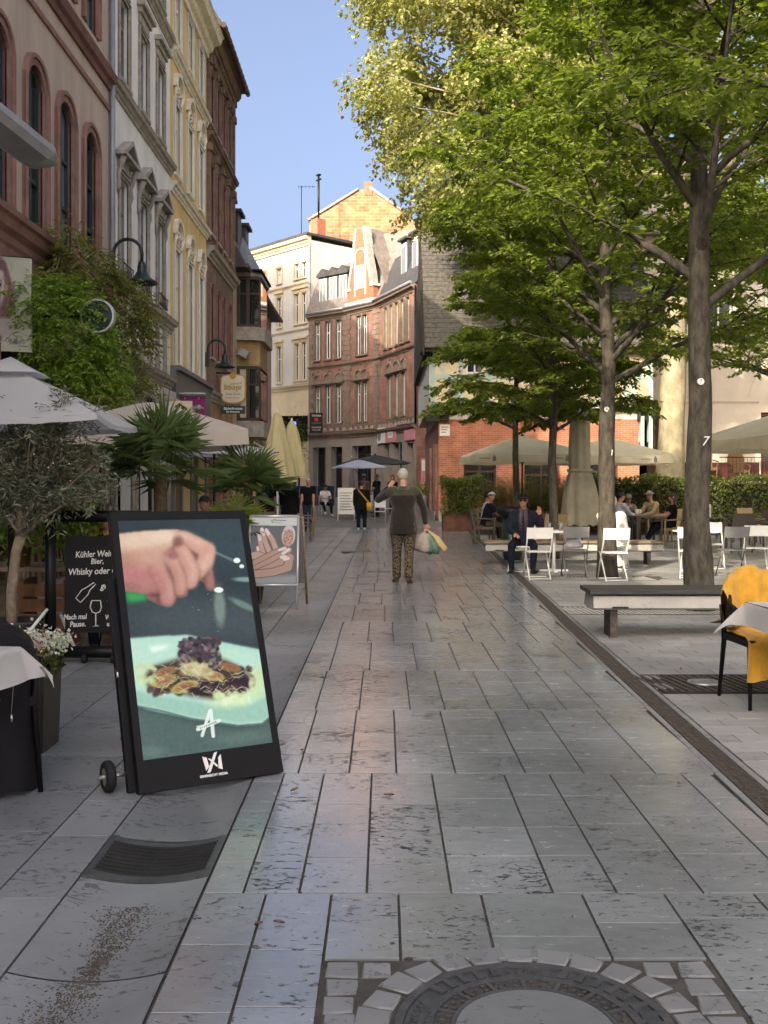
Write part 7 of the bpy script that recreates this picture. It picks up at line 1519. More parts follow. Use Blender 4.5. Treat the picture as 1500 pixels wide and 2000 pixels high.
def bistro(label, loc, rz, m, group):
    key = 'bistro_' + m
    if key in PIECES: return copy_tree(PIECES[key], None, loc, rz, label, group)
    t = thing('folding_chair', label, 'chair', loc, rz, group); PIECES[key] = t; w_ = .2
    for s_ in (-1, 1):
        b = MB(); b.tube([(s_ * w_, .20, 0), (s_ * w_, -.02, .42), (s_ * w_, -.16, .62), (s_ * w_, -.21, .84)], .011, 8); b.build('frame_leg', m, t, False)
        b = MB(); b.tube([(s_ * (w_ - .03), -.22, 0), (s_ * (w_ - .03), .17, .44)], .011, 8); b.build('cross_leg', m, t, False)
    b = MB(); b.tube([(-w_, .2, .02), (w_, .2, .02)], .008, 6); b.tube([(-w_ + .03, -.22, .02), (w_ - .03, -.22, .02)], .008, 6); b.build('foot_rail', m, t, False)
    for k in range(6): b = MB(); ya = -.17 + k * .064; b.box((-w_ + .012, ya, .44), (w_ - .012, ya + .052, .455)); b.build('seat_slat', m, t, False)
    b = MB(); b.grid(lambda u, v: (-w_ - .01 + (2 * w_ + .02) * u, -.175 - .04 * v - .03 * math.sin(math.pi * u), .66 + .18 * v), 8, 3); b.grid(lambda u, v: (-w_ - .01 + (2 * w_ + .02) * (1 - u), -.187 - .04 * v - .03 * math.sin(math.pi * u), .66 + .18 * v), 8, 3); b.build('back_panel', m, t, False)
    return t
def wicker(label, loc, rz, m, group, key=None):
    key = 'wicker_' + m
    if key in PIECES: return copy_tree(PIECES[key], None, loc, rz, label, group)
    t = thing('wicker_armchair', label, 'chair', loc, rz, group); PIECES[key] = t
    for sx in (-1, 1):
        for sy, zt in ((.25, .64), (-.25, .44)): b = MB(); b.tube([(sx * .25, sy * 1.06, 0), (sx * .25, sy, zt)], .021, 8); b.build('leg', m, t, False)
        b = MB(); b.tube([(sx * .25, .27, .64), (sx * .255, .05, .655), (sx * .25, -.25, .66)], [(.025, .02)] * 3, 8); b.build('arm_rest', m, t, False)
    b = MB(); b.box((-.24, -.24, .38), (.24, .26, .445)); b.build('seat', m, t, False)
    b = MB(); pr_ = [(-.25, .40), (-.29, .62), (-.34, .88)]; n = 8
    for off_ in (0, .035): b.grid(lambda u, v: (-.26 + .52 * u, -.25 - .09 * v - off_ + .025 * math.sin(math.pi * u), .42 + .47 * v), 8, 5)
    for u in (0, 1): b.grid(lambda p, v: (-.26 + .52 * u, -.25 - .09 * v - .035 * p, .42 + .47 * v), 1, 5)
    b.grid(lambda u, p: (-.26 + .52 * u, -.34 - .035 * p + .025 * math.sin(math.pi * u), .89), 8, 1); b.build('back', m, t, False)
    return t
def table(label, loc, rz, top, h=.74, m='wicker_grey', tm='grey_paint', group=None, legs=4):
    t = thing('table', label, 'table', loc, rz, group); b = MB(); w_ = top / 2; b.box((-w_, -w_, h - .03), (w_, w_, h)); b.build('table_top', tm, t, False)
    if legs == 4:
        for sx in (-1, 1):
            for sy in (-1, 1): b = MB(); b.box((sx * (w_ - .05) - .022, sy * (w_ - .05) - .022, 0), (sx * (w_ - .05) + .022, sy * (w_ - .05) + .022, h - .03)); b.build('leg', m, t, False)
    else:
        b = MB(); b.tube([(0, 0, .03), (0, 0, h - .03)], .03, 10); b.build('column', m, t, False)
        b = MB(); b.box((-.25, -.03, 0), (.25, .03, .035)); b.box((-.03, -.25, 0), (.03, .25, .034)); b.build('foot', m, t, False)
    return t
Gb = 'folding bistro chairs by the street trees'
bistro('white folding bistro chair standing right in front of the man with the phone', (2.49, 16.6, 0), R(2), 'white_paint', Gb)
bistro('grey folding bistro chair with a bag on it at the small white table', (3.16, 16.95, 0), R(-3), 'grey_paint', Gb)
bistro('white folding bistro chair pushed against the trunk marked eight', (3.66, 16.35, 0), R(3), 'white_paint', Gb)
bistro('white folding bistro chair under the seated man with the phone', (2.42, 18.0, 0), R(160), 'white_paint', Gb)
bistro('white folding bistro chair half hidden by the thick trunk', (5.05, 16.8, 0), R(-20), 'white_paint', Gb)
bistro('grey folding bistro chair between two white ones in the sun', (5.78, 17.0, 0), R(4), 'grey_paint', Gb)
bistro('white folding bistro chair facing the grey one across the table', (5.95, 18.6, 0), R(170), 'white_paint', Gb)
bistro('white folding bistro chair next to the grey one', (6.35, 17.5, 0), R(-12), 'white_paint', Gb)
table('small white bistro table with glasses by the man on the phone', (3.0, 18.1, 0), 0, .62, .72, 'white_paint', 'white_paint', legs=1)
table('small white bistro table between the sunlit folding chairs', (5.5, 18.1, 0), R(5), .6, .72, 'white_paint', 'white_paint', legs=1)
def glass_(label, loc, h=.14, r=.035, m='glass_pale', grp='glasses and cups on the tables'):
    t = thing('drinking_glass', label, 'glass', loc, group=grp); b = MB(); b.lathe([(r * .8, 0), (r, h), (r * .92, h), (r * .75, .01)], 14); b.build('tumbler', m, t, False)
glass_('drinking glass on the small white bistro table', (2.9, 17.98, .72)); glass_('drinking glass on the small white bistro table', (3.12, 18.1, .72)); glass_('amber beer glass on the table of the woman in black', (6.42, 26.0, .74), .18, .045, 'sign_cream'); glass_('amber beer glass on the table of the woman in black', (6.52, 26.1, .74), .18, .045, 'glass_cream')
t = thing('menu_holder', 'upright white menu card on a table near the hedge', 'menu card', (7.9, 25.2, .74)); b = MB(); b.box((7.8, 25.2, .74), (8.05, 25.24, 1.06)); b.build('card', 'sign_white', t); b = MB(); b.box((7.84, 25.196, .82), (8.01, 25.199, .98)); b.build('print', 'print_grey', t)
b = MB(); p_ = (5.5, 18.0, .72); t = thing('table_plant', 'tiny green plant in a pot on the small white table', 'plant', p_); b.lathe([(.035, 0), (.045, .08), (.04, .08)], 12, p_); b.build('pot', 'pot_grey', t); rng = np.random.default_rng(3); n = 80; X = np.array(p_) + [0, 0, .12] + rng.normal(0, .03, (n, 3)); leaves('foliage', X, rng.normal(0, 1, (n, 3)), rng.normal(0, 1, (n, 3)), .04, .02, 'leaf_hedge', t, rng)
t = thing('bag', 'pale cloth bag lying on the grey folding chair', 'bag', (3.16, 17.0, .46)); b = MB(); b.tube([(3.0, 16.98, .5), (3.08, 16.98, .54), (3.2, 17.0, .55), (3.3, 17.0, .5)], [.03, .07, .08, .03], 12); b.build('body', 'lilac_cloth', t)
Gw = 'wicker armchairs on the square'
W = [((2.62, 26.9, 0), R(-90), 'wicker_grey', 'grey wicker armchair under the man in the white cap'), ((7.35, 26.1, 0), R(90), 'wicker_tan', 'tan wicker armchair under the woman in black'), ((6.1, 26.6, 0), R(-80), 'wicker_grey', 'grey wicker armchair under the man in the pale shirt'), ((3.75, 23.0, 0), R(10), 'wicker_tan', 'tan wicker armchair in front of the folded parasol'), ((6.75, 28.3, 0), R(180), 'wicker_grey', 'grey wicker armchair under the older person in the checked jacket'), ((7.55, 28.0, 0), R(60), 'wicker_tan', 'tan wicker armchair under the man in the hat'),
     ((8.05, 23.4, 0), R(8), 'wicker_grey', 'grey wicker armchair with its back to the bistro table, beside the menu card'), ((8.9, 24.3, 0), R(100), 'wicker_grey', 'grey wicker armchair right of the menu card'), ((7.9, 27.4, 0), R(175), 'wicker_tan', 'tan wicker armchair facing the menu card'), ((9.6, 26.5, 0), R(95), 'wicker_grey', 'grey wicker armchair in the row by the hedge'), ((8.8, 28.8, 0), R(180), 'wicker_grey', 'grey wicker armchair against the hedge'), ((10.3, 28.6, 0), R(200), 'wicker_tan', 'tan wicker armchair against the hedge'), ((9.9, 24.6, 0), R(-80), 'wicker_tan', 'tan wicker armchair tipped forward on a table'), ((5.2, 28.6, 0), R(150), 'wicker_grey', 'grey wicker armchair behind the trunk marked eight')]
for l_, r_, m, lb in W: wicker(lb, l_, r_, m, Gw)
for l_, lb in (((6.7, 26.2, 0), 'grey table of the woman in black and the man in the pale shirt'), ((8.0, 25.2, 0), 'grey table carrying the menu card'), ((7.1, 29.3, 0), 'grey table of the couple by the hedge'), ((9.6, 27.6, 0), 'empty grey table by the hedge'), ((3.5, 26.9, 0), 'grey table of the man in the white cap')): table(lb, l_, R(3), .72, tm='wicker_grey')
t = thing('litter_bin', 'dark litter bin with a wide lid behind the man on the phone', 'litter bin', (2.62, 20.9, 0)); b = MB(); b.lathe([(.17, .0), (.2, .1), (.21, .85)], 20, (2.62, 20.9, 0)); b.build('body', 'lamp_green', t); b = MB(); b.lathe([(.22, .86), (.32, .95), (.33, 1.02), (.30, 1.07), (.12, 1.09)], 20, (2.62, 20.9, 0)); b.build('lid', 'black_plastic', t)
# rattan chairs on the terrace of the cream house
for i, (x, s_, lb) in enumerate(((14.05, 1.25, 'tall brown rattan armchair on the terrace of the cream house'), (15.55, 1.0, 'small round backed rattan armchair on the terrace of the cream house'))):
    t = thing('rattan_armchair', lb, 'chair', (x, 44.9, 1.75)); w_ = .36 * s_
    for sx in (-1, 1):
        for y in (-.3, .3): b = MB(); b.tube([(sx * w_, y, 0), (sx * w_, y, .5 * s_)], .03, 6); b.build('leg', 'rattan', t, False)
        b = MB(); b.tube([(sx * w_, -.32, .5 * s_), (sx * w_ * 1.1, -.35, .66 * s_), (sx * w_ * 1.08, .3, .72 * s_)], .035, 6); b.build('arm', 'rattan', t, False)
    b = MB(); b.box((-w_, -.32, .36 * s_), (w_, .32, .46 * s_)); b.build('seat', 'rattan', t, False)
    b = MB(); b.prism([(-w_, .32, .4 * s_), (w_, .32, .4 * s_), (w_ * 1.05, .36, 1.0 * s_), (w_ * .8, .4, 1.2 * s_), (0, .42, 1.27 * s_), (-w_ * .8, .4, 1.2 * s_), (-w_ * 1.05, .36, 1.0 * s_)], (0, .05, 0)); b.build('back', 'rattan', t, False)
# ---- the table and chair at the right edge
def cloth_table(label, cx, cy, w_, d_, rz, drop, seed, under='black_metal'):
    t = thing('cloth_table', label, 'table', (cx, cy, 0), rz); h = .75; b = MB(); b.box((-w_ / 2, -d_ / 2, h - .03), (w_ / 2, d_ / 2, h - .004)); b.build('table_top', 'wood_brown', t, False)
    b = MB(); b.tube([(0, 0, .03), (0, 0, h - .03)], .035, 10); b.build('column', under, t, False); b = MB(); b.box((-.26, -.03, 0), (.26, .03, .035)); b.box((-.03, -.26, 0), (.03, .26, .034)); b.build('foot', under, t, False)
    rr = random.Random(seed); ph = [rr.random() * 6 for _ in range(6)]; S = w_ / 2 + drop; T = d_ / 2 + drop
    def f(u, v):
        x = (u * 2 - 1) * S; y = (v * 2 - 1) * T; ex = max(0, abs(x) - w_ / 2); ey = max(0, abs(y) - d_ / 2); sx = math.copysign(1, x); sy = math.copysign(1, y)
        dr = math.hypot(ex, ey) if ex and ey else ex + ey; X = sx * min(abs(x), w_ / 2) ; Y = sy * min(abs(y), d_ / 2)
        fl = .16 * dr * (1 + .8 * math.sin(8 * (x + y) + ph[0])); X += sx * (fl if ex else 0) + (sx * ey * .18 if ex else 0); Y += sy * (fl if ey else 0)
        if ex and ey: X += sx * dr * .28; Y += sy * dr * .28
        z = h + .002 - dr * .95 + .004 * math.sin(x * 9 + ph[1]) * math.sin(y * 8 + ph[2]); return (X, Y, z)
    b = MB(); b.grid(f, 44, 44); cl = b.build('tablecloth', 'cloth_white', t, False); return t
cloth_table('white clothed table beside the mustard draped chair', 2.79, 6.36, .8, .7, R(6), .17, 3)
cloth_table('white clothed table in front of the black jacket', -2.16, 4.55, .85, .6, R(-8), .16, 8)
t = thing('plate', 'dark plate lying on the white tablecloth', 'plate', (-1.92, 4.68, .753)); b = MB(); b.lathe([(.06, 0), (.1, .012), (.102, .016), (.06, .008), (.001, .006)], 24); b.build('dish', 'planter_dark', t, False)
t = thing('cloth_clip', 'small dark clip holding the tablecloth', 'clip', (2.62, 6.06, .74)); b = MB(); b.box((2.60, 6.02, .71), (2.615, 6.06, .765)); b.build('clip', 'black_metal', t)
def armchair(label, loc, rz, drape, dl, dcat, dname, seed):
    t = thing('dining_chair', label, 'chair', loc, rz)
    for sx in (-1, 1):
        b = MB(); b.tube([(sx * .23, .24, 0), (sx * .215, .2, .44)], [.013, .02], 8); b.build('leg', 'black_metal', t, False); b = MB(); b.tube([(sx * .24, -.26, 0), (sx * .225, -.2, .44), (sx * .235, -.22, .66)], [.013, .02, .02], 8); b.build('leg', 'black_metal', t, False)
    b = MB(); b.box((-.24, -.22, .42), (.24, .24, .465)); b.build('seat', 'black_plastic', t, False)
    b = MB(); pts = []
    for k in range(13): a = math.pi * k / 12; pts.append((-.28 * math.cos(a), .12 - .40 * math.sin(a), .64 + .17 * math.sin(a) ** 2))
    b.tube(pts, [(.045, .018)] * 13, 8, ref=(0, 0, 1)); b.build('back_rest', 'black_plastic', t, False)
    d_ = thing(dname, dl, dcat, loc, rz); rr = random.Random(seed)
    def f(u, v):
        s_ = (u - .5) * 2; a = math.pi * (.5 + .5 * s_ * .86); x = -.30 * math.cos(a); y = .12 - .43 * math.sin(a); zt = .65 + .185 * math.sin(a) ** 2
        if v < .3: k = v / .3; return (x * (.90 + .0 * k), y + .05 * (1 - k), zt + .005 - .32 * (1 - k) * (.75 if True else 1))
        k = (v - .3) / .7; w = .022 * math.sin(s_ * 9 + 2 * k + seed) * k; return (x * (1.0 + .05 * k) + w, y - .035 * math.sin(math.pi * min(1, k * 3)) * .6 - .03 * k + w, zt + .012 - drape * k + .03 * math.sin(s_ * 4 + seed) * k)
    b = MB(); b.grid(f, 30, 24); b.build('cloth', 'cloth_mustard' if dname == 'blanket' else 'cloth_black', d_, False)
    return t, d_
t_, d_ = armchair('black slim armchair at the white table with a mustard blanket over it', (2.66, 7.1, 0), R(184), .46, 'mustard yellow blanket spread over the black chair beside the bench', 'blanket', 'blanket', 2)
bpy.data.objects.remove(d_.children[0]); pa = [(-.385, .50), (-.37, .70), (-.35, .84), (-.30, .90), (-.235, .86), (-.215, .70), (-.20, .56), (-.12, .50), (.05, .485), (.2, .485), (.265, .46), (.285, .38), (.29, .24)]
def blk(u, v):
    k = min(v * (len(pa) - 1), len(pa) - 1.001); i = int(k); f = k - i; y = pa[i][0] + (pa[i + 1][0] - pa[i][0]) * f; z = pa[i][1] + (pa[i + 1][1] - pa[i][1]) * f; s_ = u * 2 - 1
    wv = .012 * math.sin(9 * s_ + 5 * v) + .01 * math.sin(17 * s_ + 3); return (s_ * (.27 + .02 * math.sin(v * 7)), y + wv + (.42 * (1 - math.sqrt(1 - .8 * s_ * s_)) if z > .52 else 0), z + wv * .6 + (.03 if z > .75 else 0) - (.15 * s_ ** 2 if z > .65 else 0) - (.05 * max(0, s_) if v > .93 else 0))
b = MB(); b.grid(blk, 26, 44); b.build('cloth', 'cloth_mustard', d_, False)
armchair('black chair at the white table under the black jacket', (-2.03, 5.1, 0), R(35), .78, 'black zipped jacket hung over the chair back', 'jacket', 'jacket', 5)
t = thing('zip_pull', 'silver zip pull hanging on the black jacket', 'zip', (-1.76, 4.78, .5)); b = MB(); b.tube([P(27, 1327, 4.72), P(22, 1396, 4.72)], .002, 5); b.build('cord', 'print_grey', t); b = MB(); b.tube([P(22, 1396, 4.72), P(23, 1410, 4.72)], [.006, .004], 6); b.build('pull', 'steel', t)
t = thing('blanket', 'mustard blanket end hanging under the white cloth', 'blanket', (-1.82, 4.7, .4)); b = MB(); c = P(-8, 1350, 4.8); b.grid(lambda u, v: (c.x - .12 + .14 * u + .02 * math.sin(v * 6), c.y + .03 * math.sin(u * 7), c.z + .10 - .16 * v * (1 - .2 * u) - .02 * u), 10, 8); b.build('cloth', 'cloth_mustard', t)
# ---- terrace clutter left: tables, crates, deckchair frame, pots
t = thing('terrace_table', 'wooden terrace table with pots behind the menu board', 'table', (-3.3, 9.9, 0)); b = MB(); b.box((-3.9, 9.6, .70), (-2.5, 10.3, .74)); b.build('table_top', 'wood_grey', t)
for x in (-3.8, -2.62):
    for y in (9.7, 10.2): b = MB(); b.box((x - .04, y - .04, 0), (x + .04, y + .04, .70)); b.build('leg', 'wood_grey', t)
t = thing('wooden_crate', 'brown wooden crate standing under the terrace table', 'crate', (-3.2, 9.75, 0)); 
for k in range(4): b = MB(); b.box((-3.42, 9.55, .05 + k * .14), (-2.98, 9.57, .17 + k * .14)); b.build('slat', 'wood_brown', t)
for x in (-3.42, -3.0): b = MB(); b.box((x, 9.571, 0), (x + .05, 9.95, .62)); b.build('post', 'wood_brown', t)
for i, (x, y, r, h, lb) in enumerate(((-2.95, 9.75, .11, .2, 'grey metal flower pot with a leafy plant on the terrace table'), (-3.5, 9.8, .13, .18, 'brown flower pot with a leafy plant on the terrace table'))):
    t = thing('potted_plant', lb, 'plant', (x, y, .74)); b = MB(); b.lathe([(r * .8, 0), (r, h), (r * 1.04, h), (r * .9, h - .02)], 18, (x, y, .74)); b.build('pot', 'pot_grey' if i == 0 else 'wood_brown', t); rng = np.random.default_rng(50 + i); n = 700; X = np.array([x, y, .74 + h + .2]) + rng.normal(0, 1, (n, 3)) * [.14, .12, .14]; leaves('foliage', X, rng.normal(0, 1, (n, 3)), rng.normal(0, 1, (n, 3)) + [0, 0, .6], .075, .045, 'leaf_wisteria', t, rng)
t = thing('folded_deckchair', 'white folded deckchair leaning by the menu board', 'deckchair', (-2.9, 8.35, 0)); b = MB(); a_, c_ = G(75, 1250), P(100, 1195, 8.7); b.tube([P(40, 1255, 8.3), P(92, 1190, 8.6)], .014, 8); b.build('bar', 'white_paint', t); b = MB(); b.tube([P(118, 1200, 9.0), P(148, 1272, 8.95)], .014, 8); b.build('bar', 'white_paint', t); b = MB(); b.tube([P(104, 1225, 9.1), P(120, 1290, 8.9)], .012, 8); b.build('bar', 'black_metal', t)
t = thing('cable_chair', 'thin black wire chair behind the menu board', 'chair', (-2.3, 9.6, 0))
for p0, p1 in (((-2.55, 9.4, .45), (-2.62, 9.4, 0)), ((-2.15, 9.4, .45), (-2.05, 9.4, 0)), ((-2.5, 9.8, .45), (-2.55, 9.85, 0)), ((-2.2, 9.8, .45), (-2.12, 9.85, 0))): b = MB(); b.tube([p0, p1], .009, 6); b.build('leg', 'black_metal', t)
b = MB(); b.box((-2.58, 9.38, .44), (-2.12, 9.82, .46)); b.build('seat', 'black_metal', t)
t = thing('beer_glass', 'tall glass of amber beer on the terrace table', 'glass', (-2.72, 9.62, .74)); b = MB(); b.lathe([(.03, 0), (.036, .17), (.03, .17)], 14, (-2.72, 9.62, .74)); b.build('tumbler', 'cloth_mustard', t)
Gd = 'wooden terrace chairs further up the street'
def woodchair(label, loc, rz):
    if 'wc' in PIECES: return copy_tree(PIECES['wc'], None, loc, rz, label, Gd)
    t = thing('wooden_chair', label, 'chair', loc, rz, Gd); PIECES['wc'] = t
    for sx in (-1, 1): b = MB(); b.box((sx * .22 - .02, .18, 0), (sx * .22 + .02, .22, .62)); b.build('leg', 'wood_grey', t, False); b = MB(); b.prism([(sx * .22 - .02, -.22, 0), (sx * .22 - .02, -.18, 0), (sx * .22 - .02, -.24, .92), (sx * .22 - .02, -.28, .92)], (.04, 0, 0)); b.build('leg', 'wood_grey', t, False); b = MB(); b.box((sx * .22 - .03, -.22, .62), (sx * .22 + .03, .24, .645)); b.build('arm_rest', 'wood_grey', t, False)
    for k in range(5): b = MB(); b.box((-.2, -.18 + k * .085, .42), (.2, -.11 + k * .085, .44)); b.build('seat_slat', 'wood_grey', t, False)
    for k in range(4): b = MB(); b.box((-.2, -.25 - .01 * k, .52 + k * .1), (.2, -.225 - .01 * k, .58 + k * .1)); b.build('back_slat', 'wood_grey', t, False)
    return t
woodchair('wooden slatted terrace chair beside the nail salon board', (-2.2, 28.0, 0), R(100)); woodchair('wooden slatted terrace chair just behind another one', (-2.3, 30.5, 0), R(95)); woodchair('wooden slatted terrace chair by the folded yellow parasols', (-3.0, 25.2, 0), R(60))
table('wooden terrace table by the folded yellow parasols', (-2.9, 29.0, 0), 0, .8, .74, 'wood_grey', 'wood_grey'); table('dark terrace table behind the small palm', (-3.1, 16.6, 0), 0, .8, .74, 'wood_grey', 'wood_brown')
# far street: white notice board, chairs, fence, bicycle-like clutter
FYb = 41.0; t = thing('notice_board', 'white sandwich board with faint writing far up the street', 'sandwich board', (-1.55, FYb, gz(FYb))); a_, c_ = P(660, 955, FYb), P(688, 955, FYb); z0 = gz(FYb); b = MB(); b.prism([(a_.x, FYb, z0 + .25), (c_.x + .1, FYb, z0 + .25), (c_.x + .05, FYb + .2, z0 + 1.3), (a_.x, FYb + .2, z0 + 1.3)], (0, .02, 0)); b.build('panel', 'sign_white', t)
for x in (a_.x, c_.x + .08): b = MB(); b.tube([(x, FYb - .05, z0), (x, FYb + .2, z0 + 1.3)], .02, 6); b.build('leg', 'white_paint', t)
b = MB()
for k in range(7): b.box((a_.x + .08, FYb + .02 + .028 * k, z0 + .42 + .11 * k), (c_.x - .05 * (k % 3), FYb + .025 + .028 * k, z0 + .45 + .11 * k))
b.v = [(v[0], v[1] - .03, v[2]) for v in b.v]; b.build('writing', 'print_grey', t)['kind'] = 'stuff'
def metalchair(label, loc, rz):
    t = thing('metal_chair', label, 'chair', loc, rz, 'pale metal chairs far up the street'); b = MB()
    for sx in (-1, 1):
        for sy in (-1, 1): b = MB(); b.tube([(sx * .2, sy * .2, 0), (sx * .2, sy * .2, .45 if sy > 0 else .85)], .016, 6); b.build('leg', 'alu', t, False)
    b = MB(); b.box((-.21, -.21, .43), (.21, .21, .46)); b.build('seat', 'cushion', t, False); b = MB(); b.box((-.21, -.215, .6), (.21, -.195, .86)); b.build('back', 'alu', t, False)
metalchair('pale metal chair beside the woman with the yellow bag', (-.15, 39.5, gz(39.5)), R(0)); metalchair('pale metal chair next to the lilac parasol', (.35, 41.5, gz(41.5)), R(40)); metalchair('pale metal chair against the far shopfront', (-.6, 44.5, gz(44.5)), R(180))
t = thing('flower_stand', 'flower bucket stand by the far brick corner', 'plant stand', (1.9, 50, gz(50))); b = MB(); b.lathe([(.16, .0), (.2, .6), (.18, .6)], 14, (1.9, 50, gz(50))); b.build('bucket', 'pot_grey', t); rng = np.random.default_rng(77); n = 500; X = np.array([1.9, 50, gz(50) + .85]) + rng.normal(0, 1, (n, 3)) * [.22, .2, .2]; leaves('foliage', X, rng.normal(0, 1, (n, 3)), rng.normal(0, 1, (n, 3)), .1, .06, 'leaf_wisteria', t, rng)
t = thing('waiting_bench', 'row of dark blue joined seats in front of the far doorway', 'bench', (-4.4, 52, gz(52)))
for k in range(6): b = MB(); x = -5.2 + k * .45; b.box((x, 52, gz(52)), (x + .4, 52.4, gz(52) + .45)); b.box((x, 52.35, gz(52) + .45), (x + .4, 52.42, gz(52) + 1.0)); b.build('seat', 'jeans', t)
# ================================================================ PEOPLE
def vec(*a): return Vector(a)
def dirv(az, el):                # az: degrees from forward (+Y) to the right (+X); el: degrees up
    a, e = R(az), R(el); return Vector((math.sin(a) * math.cos(e), math.cos(a) * math.cos(e), math.sin(e)))
class Body:
    """limbs as tapered lofts, fused into one skin; every loft carries the material of its garment"""
    def __init__(s): s.mb = MB(); s.seg = []
    def loft(s, pts, rad, m, n=12, ref=(1, 0, 0)):
        pts = [Vector(p) for p in pts]; s.mb.tube(pts, rad, n, ref=ref)
        for a, b, ra, rb in zip(pts[:-1], pts[1:], rad[:-1], rad[1:]):
            f = lambda r: (r[0] + r[1]) / 2 if hasattr(r, '__len__') else r
            s.seg.append((a, b, f(ra), f(rb), m))
    def ball(s, c, r, m, k=(1, 1, 1), n=12):
        c = Vector(c); rings = [(math.sin(math.pi * i / 8), -math.cos(math.pi * i / 8)) for i in range(9)]
        s.mb.tube([c + Vector((0, 0, r * k[2] * z)) for q, z in rings], [(max(.002, r * k[0] * q), max(.002, r * k[1] * q)) for q, z in rings], n, ref=(1, 0, 0)); s.seg.append((c, c + Vector((0, 0, .001)), r, r, m))
    def fuse(s, name, t, voxel, mats):
        me = bpy.data.meshes.new('tmp'); me.from_pydata(s.mb.v, [], s.mb.f); o = bpy.data.objects.new('tmp', me); COL.objects.link(o)
        r = o.modifiers.new('r', 'REMESH'); r.mode = 'VOXEL'; r.voxel_size = voxel; q = o.modifiers.new('s', 'SMOOTH'); q.factor = .5; q.iterations = 3 if voxel > .012 else 4
        dg = bpy.context.evaluated_depsgraph_get(); out = bpy.data.meshes.new_from_object(o.evaluated_get(dg)); bpy.data.objects.remove(o); bpy.data.meshes.remove(me)
        n = len(out.polygons); c = np.zeros(n * 3, 'f'); out.polygons.foreach_get('center', c); c = c.reshape(-1, 3); best = np.full(n, 1e9); idx = np.zeros(n, 'i')
        for a, b, ra, rb, m in s.seg:
            a = np.array(a); b = np.array(b); d = b - a; rt_ = ((c - a) @ d) / (d @ d + 1e-12); t_ = np.clip(rt_, 0, 1); dist = np.linalg.norm(c - a - t_[:, None] * d, axis=1) - (ra + (rb - ra) * t_) + 4 * np.abs(rt_ - t_) * np.linalg.norm(d) * (np.linalg.norm(d) > .01)
            k = dist < best; best[k] = dist[k]; idx[k] = mats.index(m)
        out.materials.clear(); [out.materials.append(MATS[m]) for m in mats]; out.polygons.foreach_set('material_index', idx); out.polygons.foreach_set('use_smooth', np.ones(n, bool)); out.name = name; out.update()
        ob = bpy.data.objects.new(name, out); COL.objects.link(ob); ob.parent = t; return ob
